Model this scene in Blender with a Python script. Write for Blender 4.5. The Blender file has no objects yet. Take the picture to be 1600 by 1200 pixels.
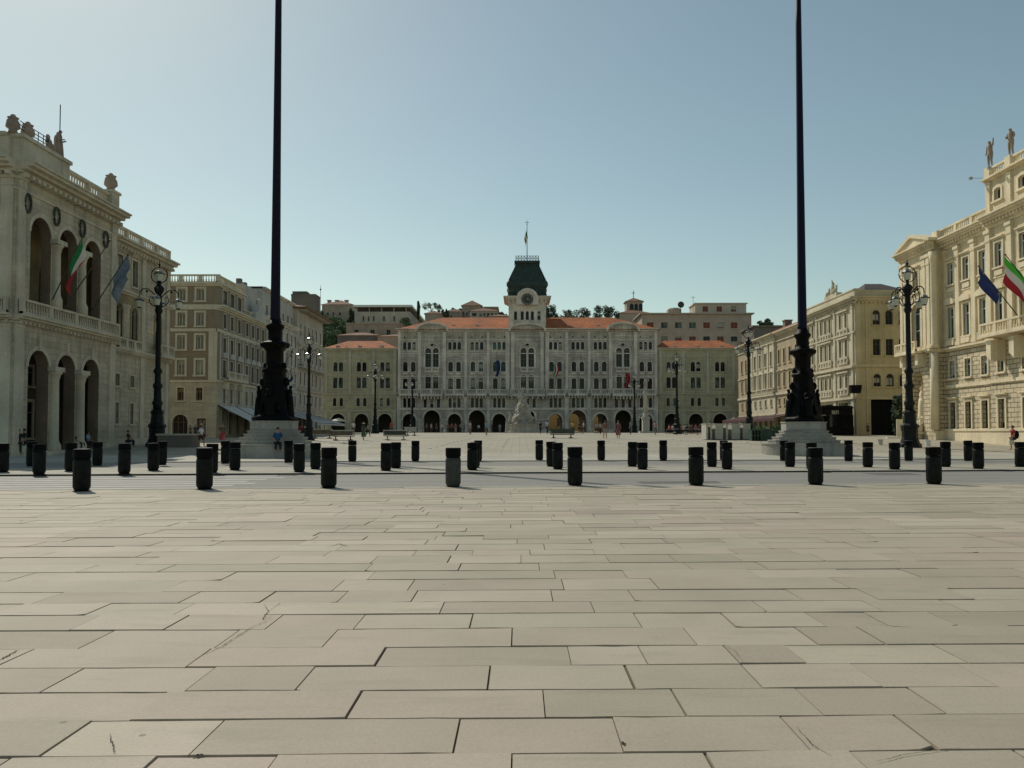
import bpy, bmesh, math, random
from mathutils import Vector, Matrix
random.seed(11)
R = math.radians
C = bpy.context.scene.collection
F = 1290.0; YAW = 0.0093; PIT = R(2.0); CYP = 676 - F * math.tan(PIT); CZ = 1.6
SUN_AZ = R(34.5); SUN_EL = R(43.5)          # sun stands ahead and to the left

def ray(px, py):
    a = (px - 800) / F; b = (CYP - py) / F
    c, s = math.cos(PIT), math.sin(PIT)
    x, y, z = a, c - b * s, s + b * c
    cy, sy = math.cos(YAW), math.sin(YAW)
    return (x * cy - y * sy, x * sy + y * cy, z)
def PY(px, py, Y):
    r = ray(px, py); t = Y / r[1]; return (r[0] * t, Y, CZ + r[2] * t)
def PX(px, py, X):
    r = ray(px, py); t = X / r[0]; return (X, r[1] * t, CZ + r[2] * t)
PROF = [(-80, 0), (55, 0), (65, .34), (82, .80), (100, 1.25), (115, 1.45), (185, 1.63), (230, 2.2), (900, 2.2)]
def gz(x, y):
    w = min(1, max(0, (78 - y) / 20.0)); t = y - .11 * x * w
    for (a, za), (b, zb) in zip(PROF, PROF[1:]):
        if a <= t <= b: return za + (zb - za) * (t - a) / (b - a)
    return 0.0 if t < 0 else 2.2
def G(px, py):
    r = ray(px, py); t = 1.5
    while t < 400:
        x, y, z = r[0] * t, r[1] * t, CZ + r[2] * t
        if z <= gz(x, y): return (x, y, gz(x, y))
        t += .04
    return (r[0] * 180, r[1] * 180, gz(0, 180))

# ---------------------------------------------------------------- materials
MATS = {}
def newmat(name):
    m = bpy.data.materials.new(name); m.use_nodes = True
    nt = m.node_tree; nt.nodes.clear()
    out = nt.nodes.new('ShaderNodeOutputMaterial'); p = nt.nodes.new('ShaderNodeBsdfPrincipled')
    nt.links.new(p.outputs[0], out.inputs[0])
    return m, nt, p
def N(nt, t, **kw):
    n = nt.nodes.new(t)
    for k, v in kw.items():
        if hasattr(n, k): setattr(n, k, v)
        else: n.inputs[k].default_value = v
    return n
def mixc(nt, typ, fac, a, b):
    n = nt.nodes.new('ShaderNodeMix'); n.data_type = 'RGBA'; n.blend_type = typ
    for k, v in ((0, fac), (6, a), (7, b)):
        if hasattr(v, 'links') or hasattr(v, 'is_linked'): nt.links.new(v, n.inputs[k])
        elif isinstance(v, (int, float)): n.inputs[k].default_value = v
        else: n.inputs[k].default_value = tuple(v) + ((1,) if len(v) == 3 else ())
    return n.outputs[2]
def math_(nt, op, a, b=0.0, c=None):
    n = nt.nodes.new('ShaderNodeMath'); n.operation = op
    for i, v in enumerate((a, b) if c is None else (a, b, c)):
        if hasattr(v, 'links'): nt.links.new(v, n.inputs[i])
        else: n.inputs[i].default_value = v
    return n.outputs[0]
def ramp(nt, src, p0, p1):
    n = nt.nodes.new('ShaderNodeMapRange'); nt.links.new(src, n.inputs[0])
    n.inputs[1].default_value = p0; n.inputs[2].default_value = p1
    return n.outputs[0]
def coords(nt, scale=(1, 1, 1)):
    g = nt.nodes.new('ShaderNodeNewGeometry'); mp = nt.nodes.new('ShaderNodeMapping')
    nt.links.new(g.outputs['Position'], mp.inputs[0]); mp.inputs['Scale'].default_value = scale
    return mp.outputs[0]
def noise(nt, vec, sc, det=4, rough=.55):
    n = nt.nodes.new('ShaderNodeTexNoise'); n.inputs['Scale'].default_value = sc
    n.inputs['Detail'].default_value = det; n.inputs['Roughness'].default_value = rough
    nt.links.new(vec, n.inputs['Vector']); return n.outputs[0]
def wall_uv(nt):
    g = nt.nodes.new('ShaderNodeNewGeometry'); s = nt.nodes.new('ShaderNodeSeparateXYZ')
    nt.links.new(g.outputs['Position'], s.inputs[0])
    c = nt.nodes.new('ShaderNodeCombineXYZ')
    nt.links.new(math_(nt, 'ADD', s.outputs[0], s.outputs[1]), c.inputs[0]); nt.links.new(s.outputs[2], c.inputs[1])
    return c.outputs[0]
def stone(name, col, rough=.85, var=.35, block=None, jointdark=.45, streak=.35, bump=.25, dirt=(.10, .09, .07)):
    m, nt, p = newmat(name); v = coords(nt)
    n1 = noise(nt, v, .45, 6); n2 = noise(nt, v, 6, 4)
    sv = coords(nt, (1.6, 1.6, .12)); n3 = noise(nt, sv, 1.3, 5)
    a = tuple(c * (1 - var) for c in col); b = tuple(min(1, c * (1 + var * .6)) for c in col)
    c1 = mixc(nt, 'MIX', ramp(nt, n1, .3, .7), a, b)
    c1 = mixc(nt, 'MULTIPLY', .5, c1, mixc(nt, 'MIX', ramp(nt, n2, .3, .7), (.75, .75, .75), (1.1, 1.1, 1.1)))
    c1 = mixc(nt, 'MIX', math_(nt, 'MULTIPLY', ramp(nt, n3, .5, .78), streak), c1, dirt)
    h = n2
    if block:
        br = nt.nodes.new('ShaderNodeTexBrick'); nt.links.new(wall_uv(nt), br.inputs['Vector'])
        br.inputs['Scale'].default_value = 1; br.inputs['Brick Width'].default_value = block[0]
        br.inputs['Row Height'].default_value = block[1]; br.inputs['Mortar Size'].default_value = block[2]
        br.inputs['Mortar Smooth'].default_value = .15
        br.inputs['Color1'].default_value = (.86, .86, .86, 1); br.inputs['Color2'].default_value = (1.08, 1.06, 1.02, 1)
        br.inputs['Mortar'].default_value = (jointdark,) * 3 + (1,)
        c1 = mixc(nt, 'MULTIPLY', 1.0, c1, br.outputs[0])
        h = math_(nt, 'SUBTRACT', math_(nt, 'MULTIPLY', n2, .4), math_(nt, 'MULTIPLY', br.outputs[1], 1.4))
    nt.links.new(c1, p.inputs['Base Color']); p.inputs['Roughness'].default_value = rough
    bp = nt.nodes.new('ShaderNodeBump'); bp.inputs['Strength'].default_value = bump; bp.inputs['Distance'].default_value = .04
    nt.links.new(h, bp.inputs['Height']); nt.links.new(bp.outputs[0], p.inputs['Normal'])
    return m
def plain(name, col, rough=.6, metal=0, var=.2, sc=3, bump=0.0, spec=.5):
    m, nt, p = newmat(name); v = coords(nt); n = noise(nt, v, sc, 5)
    c = mixc(nt, 'MIX', ramp(nt, n, .3, .7), tuple(x * (1 - var) for x in col), tuple(min(1, x * (1 + var)) for x in col))
    nt.links.new(c, p.inputs['Base Color']); p.inputs['Roughness'].default_value = rough; p.inputs['Metallic'].default_value = metal
    p.inputs['Specular IOR Level'].default_value = spec
    if bump:
        bp = nt.nodes.new('ShaderNodeBump'); bp.inputs['Strength'].default_value = bump; bp.inputs['Distance'].default_value = .03
        nt.links.new(noise(nt, v, sc * 4, 4), bp.inputs['Height']); nt.links.new(bp.outputs[0], p.inputs['Normal'])
    return m
M = {}
M['govstone'] = stone('govstone', (.52, .46, .345), block=(1.1, .42, .016), jointdark=.6, var=.3, streak=.5)
M['govtrim'] = stone('govtrim', (.58, .52, .40), var=.25)
M['mosaic'] = stone('mosaic', (.30, .24, .13), var=.4)
M['brownwall'] = stone('brownwall', (.27, .215, .145), var=.12, streak=.15)
M['creamtrim'] = stone('creamtrim', (.62, .56, .42), var=.15, streak=.2)
M['creamblock'] = stone('creamblock', (.52, .46, .34), block=(1.4, .45, .012), jointdark=.72, var=.15)
M['palewall'] = stone('palewall', (.54, .51, .46), var=.2)
M['greystone'] = stone('greystone', (.53, .475, .405), block=(1.2, .5, .012), jointdark=.68, var=.3, streak=.6)
M['greytrim'] = stone('greytrim', (.74, .67, .58), var=.28, streak=.5)
M['wingstone'] = stone('wingstone', (.48, .435, .29), block=(1.3, .5, .01), jointdark=.78, var=.2)
M['wingtrim'] = stone('wingtrim', (.56, .53, .40), var=.2)
M['yellowstone'] = stone('yellowstone', (.52, .43, .25), var=.18, streak=.2)
M['yellowtrim'] = stone('yellowtrim', (.58, .49, .31), var=.18, streak=.2)
M['lightstone'] = stone('lightstone', (.62, .55, .40), var=.2, streak=.3)
M['tanwall'] = stone('tanwall', (.44, .35, .23), var=.15, streak=.15)
M['rustic'] = stone('rustic', (.66, .565, .39), block=(1.0, .42, .035), jointdark=.30, var=.2, bump=.9)
M['lloyd'] = stone('lloyd', (.68, .575, .375), var=.2, streak=.25)
M['lloydtrim'] = stone('lloydtrim', (.80, .69, .48), var=.18, streak=.25)
M['whitestone'] = stone('whitestone', (.50, .48, .42), var=.2, streak=.4)
M['pedstone'] = stone('pedstone', (.36, .35, .32), var=.25, streak=.35, block=(1.3, .9, .012), jointdark=.6)
M['fountstone'] = stone('fountstone', (.54, .50, .41), var=.4, streak=.5, bump=.8)
M['pink'] = stone('pink', (.46, .37, .30), var=.12, streak=.2)
M['pinktrim'] = stone('pinktrim', (.54, .47, .38), var=.12, streak=.2)
M['darkplaster'] = stone('darkplaster', (.17, .15, .13), var=.2)
M['ochre'] = stone('ochre', (.36, .265, .11), var=.15, streak=.1)
M['hillwall'] = stone('hillwall', (.42, .34, .265), var=.2)
M['hillpale'] = stone('hillpale', (.52, .46, .38), var=.15)
M['statuestone'] = stone('statuestone', (.33, .26, .205), var=.35, streak=.4)
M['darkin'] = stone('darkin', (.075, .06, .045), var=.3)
M['bollard'] = plain('bollard', (.0035, .004, .004), .65, 0, .3, 5, .1, .08)
M['bollardbody'] = plain('bollardbody', (.010, .012, .0105), .6, 0, .5, 6, .1, .12)
M['bollardgrey'] = plain('bollardgrey', (.05, .055, .05), .6, 0, .3, 5, .1, .2)
M['bollardtop'] = plain('bollardtop', (.10, .10, .10), .5, 0, .3, 5)
M['iron'] = plain('iron', (.007, .010, .010), .5, 0, .3, 4, .1, .2)
M['bronze'] = plain('bronze', (.0025, .0025, .0025), .5, 0, .4, 3, .3, .10)
M['polepurple'] = plain('polepurple', (.008, .005, .018), .6, 0, .2, 2, 0, .2)
M['poleblue'] = plain('poleblue', (.003, .004, .020), .6, 0, .2, 2, 0, .2)
M['lampglass'] = plain('lampglass', (.55, .55, .46), .25, 0, .1, 3)
M['lampcap'] = plain('lampcap', (.30, .31, .30), .22, .7, .2, 3)
M['copper'] = plain('copper', (.024, .044, .036), .65, 0, .45, 1.2, .5)
M['wood'] = plain('wood', (.20, .11, .045), .7, 0, .3, 2)
M['reddoor'] = plain('reddoor', (.12, .03, .02), .6, 0, .2, 2)
M['awning'] = plain('awning', (.62, .60, .55), .8, 0, .08, .8)
M['awningred'] = plain('awningred', (.07, .016, .02), .8, 0, .15, 1)
M['black'] = plain('black', (.003, .003, .0035), .7, 0, .3, 2, 0, .15)
M['shutterred'] = plain('shutterred', (.20, .045, .025), .7, 0, .2, 2)
M['shuttergrn'] = plain('shuttergrn', (.10, .115, .09), .7, 0, .2, 2)
M['blindpale'] = plain('blindpale', (.36, .36, .30), .8, 0, .15, 2)
M['frame'] = plain('frame', (.22, .21, .17), .6, 0, .2, 3)
M['framedark'] = plain('framedark', (.045, .05, .04), .6, 0, .2, 3)
M['white'] = plain('white', (.74, .73, .69), .6, 0, .06, 3)
M['cream'] = plain('cream', (.56, .54, .44), .8, 0, .12, 1.5)
M['steel'] = plain('steel', (.30, .31, .30), .4, .7, .2, 3)
M['greenpaint'] = plain('greenpaint', (.03, .07, .045), .6, 0, .3, 3)
M['benchwood'] = plain('benchwood', (.13, .10, .07), .7, 0, .3, 3)
M['studs'] = plain('studs', (.75, .76, .74), .3, 0, .05, 3)
M['trunk'] = plain('trunk', (.07, .05, .035), .9, 0, .3, 3, .4)
def glassmat(name, col, rough=.08):
    m, nt, p = newmat(name); v = coords(nt, (.7, .7, .45)); n = noise(nt, v, 1.1, 2)
    c = mixc(nt, 'MIX', ramp(nt, n, .42, .60), tuple(x * .35 for x in col), tuple(x * 1.5 for x in col))
    nt.links.new(c, p.inputs['Base Color']); p.inputs['Roughness'].default_value = rough
    p.inputs['Specular IOR Level'].default_value = .22
    bp = nt.nodes.new('ShaderNodeBump'); bp.inputs['Strength'].default_value = .08
    nt.links.new(noise(nt, v, 2.0, 2), bp.inputs['Height']); nt.links.new(bp.outputs[0], p.inputs['Normal'])
    return m
M['glass'] = glassmat('glass', (.005, .007, .009))
M['shuttergrey'] = plain('shuttergrey', (.20, .20, .16), .7, 0, .25, 2)
M['glassteal'] = glassmat('glassteal', (.05, .12, .105), .15)
M['glassblue'] = glassmat('glassblue', (.025, .045, .055))
M['glassgreen'] = glassmat('glassgreen', (.07, .10, .085), .15)
def leafmat(name, a, b):
    m, nt, p = newmat(name); n = noise(nt, coords(nt), .55, 3)
    c = mixc(nt, 'MIX', ramp(nt, n, .35, .65), a, b)
    nt.links.new(c, p.inputs['Base Color']); p.inputs['Roughness'].default_value = .75
    return m
M['leaf'] = leafmat('leaf', (.07, .12, .05), (.14, .20, .09))
M['leafdark'] = leafmat('leafdark', (.035, .065, .03), (.075, .11, .05))
M['pine'] = leafmat('pine', (.11, .12, .06), (.22, .21, .11))
def tilemat(name, a, b):
    m, nt, p = newmat(name)
    g = nt.nodes.new('ShaderNodeNewGeometry'); s = nt.nodes.new('ShaderNodeSeparateXYZ'); nt.links.new(g.outputs['Position'], s.inputs[0])
    br = nt.nodes.new('ShaderNodeTexBrick'); nt.links.new(wall_uv(nt), br.inputs['Vector'])
    br.inputs['Scale'].default_value = 1; br.inputs['Brick Width'].default_value = .42; br.inputs['Row Height'].default_value = .30
    br.inputs['Mortar Size'].default_value = .03; br.inputs['Color1'].default_value = a + (1,); br.inputs['Color2'].default_value = b + (1,)
    br.inputs['Mortar'].default_value = tuple(x * .45 for x in a) + (1,)
    n = noise(nt, coords(nt), .35, 6); n2 = noise(nt, coords(nt), 3.2, 3)
    c = mixc(nt, 'MULTIPLY', .8, br.outputs[0], mixc(nt, 'MIX', ramp(nt, n, .3, .7), (.55, .55, .55), (1.2, 1.15, 1.1)))
    c = mixc(nt, 'MULTIPLY', .7, c, mixc(nt, 'MIX', ramp(nt, n2, .35, .65), (.6, .55, .55), (1.15, 1.15, 1.1)))
    nt.links.new(c, p.inputs['Base Color']); p.inputs['Roughness'].default_value = .85
    bp = nt.nodes.new('ShaderNodeBump'); bp.inputs['Strength'].default_value = .8; bp.inputs['Distance'].default_value = .06
    nt.links.new(math_(nt, 'SUBTRACT', 1, br.outputs[1]), bp.inputs['Height']); nt.links.new(bp.outputs[0], p.inputs['Normal'])
    return m
M['tiles'] = tilemat('tiles', (.66, .20, .05), (.50, .145, .035))
M['tilesbrown'] = tilemat('tilesbrown', (.36, .19, .115), (.27, .14, .09))
M['slate'] = tilemat('slate', (.09, .075, .065), (.06, .055, .05))
def flagmat(name, bands):                     # bands by UV x
    m, nt, p = newmat(name); uv = nt.nodes.new('ShaderNodeUVMap'); s = nt.nodes.new('ShaderNodeSeparateXYZ')
    nt.links.new(uv.outputs[0], s.inputs[0]); r = nt.nodes.new('ShaderNodeValToRGB'); r.color_ramp.interpolation = 'CONSTANT'
    nt.links.new(s.outputs[0], r.inputs[0])
    while len(r.color_ramp.elements) < len(bands): r.color_ramp.elements.new(.5)
    for e, (pos, c) in zip(r.color_ramp.elements, bands): e.position = pos; e.color = c + (1,)
    nt.links.new(r.outputs[0], p.inputs['Base Color']); p.inputs['Roughness'].default_value = .8
    return m
M['flagit'] = flagmat('flagit', [(0, (.02, .22, .06)), (.333, (.70, .68, .62)), (.667, (.42, .02, .03))])
M['flagitbright'] = flagmat('flagitbright', [(0, (.08, .50, .05)), (.333, (.70, .68, .62)), (.667, (.42, .02, .03))])
M['flageu'] = plain('flageu', (.012, .03, .16), .8)
M['flageupale'] = plain('flageupale', (.20, .25, .32), .8)
M['flagred'] = plain('flagred', (.35, .02, .025), .8)
M['star'] = plain('star', (.6, .45, .05), .7)
def cloth(c, n=[0]):
    k = 'cloth_%02d%02d%02d' % tuple(int(x * 99) for x in c)
    if k not in M: M[k] = plain(k, c, .85, 0, .15, 8)
    return M[k]

# ---------------------------------------------------------------- mesh builder
class MB:
    def __init__(s): s.v = []; s.f = []; s.m = []
    def vs(s, pts): i = len(s.v); s.v += [tuple(p) for p in pts]; return i
    def poly(s, pts, m=0):
        i = s.vs(pts); s.f.append(tuple(range(i, i + len(pts)))); s.m.append(m)
    def box(s, x0, x1, y0, y1, z0, z1, m=0):
        i = s.vs([(x, y, z) for z in (z0, z1) for y in (y0, y1) for x in (x0, x1)])
        for q in ((0, 2, 3, 1), (4, 5, 7, 6), (0, 1, 5, 4), (2, 6, 7, 3), (0, 4, 6, 2), (1, 3, 7, 5)):
            s.f.append(tuple(i + k for k in q)); s.m.append(m)
    def tb(s, T, u0, u1, z0, z1, d0, d1, m=0):        # box in facade coordinates
        i = s.vs([T(u, z, d) for d in (d0, d1) for z in (z0, z1) for u in (u0, u1)])
        for q in ((0, 2, 3, 1), (4, 5, 7, 6), (0, 1, 5, 4), (2, 6, 7, 3), (0, 4, 6, 2), (1, 3, 7, 5)):
            s.f.append(tuple(i + k for k in q)); s.m.append(m)
    def prism(s, T, poly, d0, d1, m=0):               # polygon (u,z) extruded in d
        n = len(poly); i = s.vs([T(u, z, d0) for u, z in poly] + [T(u, z, d1) for u, z in poly])
        s.f.append(tuple(i + k for k in range(n))); s.f.append(tuple(i + n + k for k in reversed(range(n))))
        s.m += [m, m]
        for k in range(n):
            s.f.append((i + k, i + (k + 1) % n, i + n + (k + 1) % n, i + n + k)); s.m.append(m)
    def lathe(s, cx, cy, prof, n=16, m=0, rot=0.0, cap=True, sx=1, sy=1, wob=None):
        i0 = len(s.v)
        for r, z in prof:
            for k in range(n):
                a = rot + 2 * math.pi * k / n; rr = r * (1 + (wob(a, z) if wob else 0))
                s.v.append((cx + rr * math.cos(a) * sx, cy + rr * math.sin(a) * sy, z))
        for j in range(len(prof) - 1):
            for k in range(n):
                a = i0 + j * n + k; b = i0 + j * n + (k + 1) % n
                s.f.append((a, b, b + n, a + n)); s.m.append(m)
        if cap:
            s.f.append(tuple(i0 + k for k in reversed(range(n)))); s.m.append(m)
            t = i0 + (len(prof) - 1) * n; s.f.append(tuple(t + k for k in range(n))); s.m.append(m)
    def tube(s, pts, r, n=8, m=0):
        pts = [Vector(p) for p in pts]; i0 = len(s.v); L = len(pts)
        for j, p in enumerate(pts):
            d = (pts[min(j + 1, L - 1)] - pts[max(j - 1, 0)]).normalized()
            a = d.orthogonal().normalized() if abs(d.z) > .99 else d.cross(Vector((0, 0, 1))).normalized()
            b = d.cross(a); rr = r[j] if isinstance(r, (list, tuple)) else r
            for k in range(n):
                t = 2 * math.pi * k / n; s.v.append(tuple(p + a * math.cos(t) * rr + b * math.sin(t) * rr))
        for j in range(L - 1):
            for k in range(n):
                a = i0 + j * n + k; b = i0 + j * n + (k + 1) % n
                s.f.append((a, b, b + n, a + n)); s.m.append(m)
        s.f.append(tuple(i0 + k for k in reversed(range(n)))); s.m.append(m)
        t = i0 + (L - 1) * n; s.f.append(tuple(t + k for k in range(n))); s.m.append(m)
    def ball(s, c, rx, ry, rz, n=10, m=0):
        pr = []
        for j in range(n // 2 + 1):
            a = -math.pi / 2 + math.pi * j / (n // 2); pr.append((max(.001, math.cos(a)), math.sin(a)))
        i0 = len(s.v)
        for r, z in pr:
            for k in range(n):
                t = 2 * math.pi * k / n; s.v.append((c[0] + r * math.cos(t) * rx, c[1] + r * math.sin(t) * ry, c[2] + z * rz))
        for j in range(len(pr) - 1):
            for k in range(n):
                a = i0 + j * n + k; b = i0 + j * n + (k + 1) % n
                s.f.append((a, b, b + n, a + n)); s.m.append(m)
    def build(s, name, mats, parent=None, smooth=False):
        if not s.v: return None
        if not isinstance(mats, (list, tuple)): mats = [mats]
        xs, ys, zs = zip(*s.v)
        c = Vector(((min(xs) + max(xs)) / 2, (min(ys) + max(ys)) / 2, min(zs) if parent is None else (min(zs) + max(zs)) / 2))
        me = bpy.data.meshes.new(name); me.from_pydata([(x - c.x, y - c.y, z - c.z) for x, y, z in s.v], [], s.f)
        for k in mats: me.materials.append(M[k] if isinstance(k, str) else k)
        me.polygons.foreach_set('material_index', s.m)
        if smooth: me.polygons.foreach_set('use_smooth', [True] * len(s.f))
        me.update()
        o = bpy.data.objects.new(name, me); C.objects.link(o)
        if parent is not None:
            o.parent = parent; o.location = c - wloc(parent)
        else: o.location = c
        return o
def wloc(o):
    v = Vector(o.location)
    while o.parent: o = o.parent; v += o.location
    return v
def tag(o, label, cat, group=None, kind=None):
    if label: o['label'] = label
    if cat: o['category'] = cat
    if group: o['group'] = group
    if kind: o['kind'] = kind
    return o
def thing(name, label, cat, loc, group=None):
    o = bpy.data.objects.new(name, None); C.objects.link(o); o.location = loc; o.empty_display_size = .3
    return tag(o, label, cat, group)
def struct(o): o['kind'] = 'structure'; return o
def copy_tree(o, parent=None):
    c = o.copy(); C.objects.link(c)
    if parent is not None: c.parent = parent
    for ch in list(o.children): copy_tree(ch, c)
    return c

WR = random.Random(77)
# ---------------------------------------------------------------- facades
def FX(X, sgn): return lambda u, z, d: (X + sgn * d, u, z)      # sgn -1: faces +x (left row); +1: faces -x (right row)
def FY(Y): return lambda u, z, d: (u, Y + d, z)                 # faces the camera
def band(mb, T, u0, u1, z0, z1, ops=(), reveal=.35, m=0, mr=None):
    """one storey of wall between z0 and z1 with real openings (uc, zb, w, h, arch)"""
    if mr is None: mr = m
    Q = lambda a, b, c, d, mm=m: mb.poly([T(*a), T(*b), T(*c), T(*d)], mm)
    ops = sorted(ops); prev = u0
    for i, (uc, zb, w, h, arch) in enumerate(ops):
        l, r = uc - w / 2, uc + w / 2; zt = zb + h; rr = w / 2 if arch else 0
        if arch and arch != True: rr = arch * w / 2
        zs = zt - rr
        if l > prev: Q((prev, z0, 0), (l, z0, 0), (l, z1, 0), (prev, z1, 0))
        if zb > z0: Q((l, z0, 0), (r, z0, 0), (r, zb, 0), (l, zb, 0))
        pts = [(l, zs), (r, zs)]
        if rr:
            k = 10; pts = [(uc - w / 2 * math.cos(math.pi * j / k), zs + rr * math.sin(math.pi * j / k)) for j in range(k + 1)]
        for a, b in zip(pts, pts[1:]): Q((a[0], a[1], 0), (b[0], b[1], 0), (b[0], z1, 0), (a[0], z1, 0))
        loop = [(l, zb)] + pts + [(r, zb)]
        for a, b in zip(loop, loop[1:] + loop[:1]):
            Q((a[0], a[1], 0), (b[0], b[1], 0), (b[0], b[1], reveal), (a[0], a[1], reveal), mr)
        prev = r
    if prev < u1: Q((prev, z0, 0), (u1, z0, 0), (u1, z1, 0), (prev, z1, 0))
def outline(op, g=0.0, k=10):
    uc, zb, w, h, arch = op; rr = w / 2 if arch else 0
    if arch and arch != True: rr = arch * w / 2
    zs = zb + h - rr; l, r = uc - w / 2 - g, uc + w / 2 + g
    if not rr: return [(l, zb - 0), (l, zb + h + g), (r, zb + h + g), (r, zb)]
    return [(l, zb)] + [(uc - (w / 2 + g) * math.cos(math.pi * j / k), zs + (rr + g) * math.sin(math.pi * j / k)) for j in range(k + 1)] + [(r, zb)]
def window(root, T, ops, trim='greytrim', glass='glass', fr='frame', sw=.16, sp=.07, sill=.16, hood=None, depth=.27, bars=(1, 1), label=None, name='window', fw=.07, blinds=.22):
    if not isinstance(ops, list): ops = [ops]
    mb = MB()
    for op in ops: mb.poly([T(u, z, depth) for u, z in outline(op)])
    w = mb.build(name, glass, root)
    if label: w['label'] = label
    f = MB()
    for op in ops:
        uc, zb, ww, h, arch = op; o1 = outline(op, -.002); o2 = outline(op, -fw)
        for (a, b), (c, d) in zip(zip(o1, o1[1:]), zip(o2, o2[1:])):
            f.poly([T(*a, depth - .05), T(*b, depth - .05), T(*d, depth - .05), T(*c, depth - .05)])
            f.poly([T(*c, depth - .05), T(*d, depth - .05), T(*d, depth - .002), T(*c, depth - .002)])
        rr = (ww / 2 if arch is True else (arch or 0) * ww / 2); zs = zb + h - rr
        f.tb(T, uc - ww / 2 + .003, uc + ww / 2 - .003, zb + .002, zb + fw, depth - .055, depth - .006)
        for i in range(bars[0]):
            x = uc - ww / 2 + ww * (i + 1) / (bars[0] + 1); f.tb(T, x - fw * .4, x + fw * .4, zb + fw, zb + h - fw * 1.2, depth - .045, depth - .004)
        for i in range(bars[1]):
            z = zb + (zs - zb if arch else h * .7) * (i + 1) / bars[1] if (arch or bars[1] == 1) else zb + h * (i + 1) / (bars[1] + 1)
            f.tb(T, uc - ww / 2 + fw * .5, uc + ww / 2 - fw * .5, z - fw * .4, z + fw * .4, depth - .06, depth - .008)
    f.build('window_frame', fr, w)
    if blinds:
        bl = MB()
        for op in ops:
            if WR.random() < blinds:
                uc, zb, ww, h, arch = op; k = WR.choice([.25, .4, .55, .8]); rr = (ww / 2 if arch is True else (arch or 0) * ww / 2); zt = zb + h - rr - .02
                bl.tb(T, uc - ww / 2 + fw, uc + ww / 2 - fw, max(zb + fw, zt - (h - rr) * k), zt, depth - .03, depth - .012)
        bl.build('blind', WR.choice(['blindpale', 'blindpale', 'shuttergrey']), w)
    if sw:
        s = MB(); u0 = min(o[0] - o[2] / 2 for o in ops) - sw; u1 = max(o[0] + o[2] / 2 for o in ops) + sw
        for op in ops:
            gap = sw
            if len(ops) > 1: gap = min(sw, (sorted(ops)[1][0] - sorted(ops)[0][0] - op[2]) / 2 - .004)
            o1 = outline(op); o2 = outline(op, gap)
            for (a, b), (c, d) in zip(zip(o1, o1[1:]), zip(o2, o2[1:])):
                s.poly([T(*a, -sp), T(*b, -sp), T(*d, -sp), T(*c, -sp)]); s.poly([T(*c, -sp), T(*d, -sp), T(*d, 0), T(*c, 0)])
                s.poly([T(*a, -sp), T(*b, -sp), T(*b, .05), T(*a, .05)])
        zb = min(o[1] for o in ops); zt = max(o[1] + o[3] for o in ops)
        if sill: s.tb(T, u0 - .06, u1 + .06, zb - sill, zb - .002, -sp - .12, .1)
        if hood == 'flat':
            s.tb(T, u0 - .05, u1 + .05, zt + sw + .08, zt + sw + .2, -sp - .06, 0); s.tb(T, u0 - .14, u1 + .14, zt + sw + .2, zt + sw + .32, -sp - .2, 0)
        if hood == 'tri':
            s.tb(T, u0 - .14, u1 + .14, zt + sw + .1, zt + sw + .2, -sp - .2, 0)
            s.prism(T, [(u0 - .18, zt + sw + .205), (u1 + .18, zt + sw + .205), ((u0 + u1) / 2, zt + sw + .65)], -sp - .2, 0)
        if hood == 'arc':
            s.tb(T, u0 - .14, u1 + .14, zt + sw + .1, zt + sw + .2, -sp - .2, 0); c = (u0 + u1) / 2; hw = (u1 - u0) / 2 + .18
            s.prism(T, [(c + hw * math.cos(math.pi * k / 8), zt + sw + .205 + .55 * math.sin(math.pi * k / 8)) for k in range(9)], -sp - .2, 0)
        s.build('window_surround', trim, w)
    return w
def runs(mb, T, u0, u1, steps, z, m=0, dent=None, e=0.0):
    """stack of horizontal courses: steps (height, projection)"""
    for h, p in steps:
        mb.tb(T, u0 - e * p, u1 + e * p, z, z + h, -p, .12, m); z += h
    if dent:
        zd, sz, pj, sp = dent; n = max(1, int((u1 - u0) / sp))
        for i in range(n):
            u = u0 + (i + .5) * (u1 - u0) / n; mb.tb(T, u - sz / 2, u + sz / 2, zd - sz * 1.1, zd - .002, -pj, -.004, m)
    return z
def balustrade(mb, T, u0, u1, z, h=1.0, d=-.3, pier=3.0, step=.32, m=0, solid=False, th=.26):
    mb.tb(T, u0, u1, z, z + h * .16, d, d + th, m); mb.tb(T, u0, u1, z + h * .84, z + h, d - .03, d + th + .03, m)
    n = max(1, round((u1 - u0) / pier)); L = (u1 - u0) / n
    for i in range(n + 1):
        u = u0 + i * L; mb.tb(T, max(u0, u - .2), min(u1, u + .2), z + .002, z + h * .838, d - .015, d + th + .015, m)
    for i in range(n):
        a = u0 + i * L + .2; b = u0 + (i + 1) * L - .2; k = max(1, int((b - a) / step))
        for j in range(k):
            u = a + (j + .5) * (b - a) / k; w = step * .22
            c = d + th / 2; mb.tb(T, u - w, u + w, z + h * .16, z + h * .42, c - w, c + w, m)
            mb.tb(T, u - w * .6, u + w * .6, z + h * .42, z + h * .84, c - w * .6, c + w * .6, m)
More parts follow.
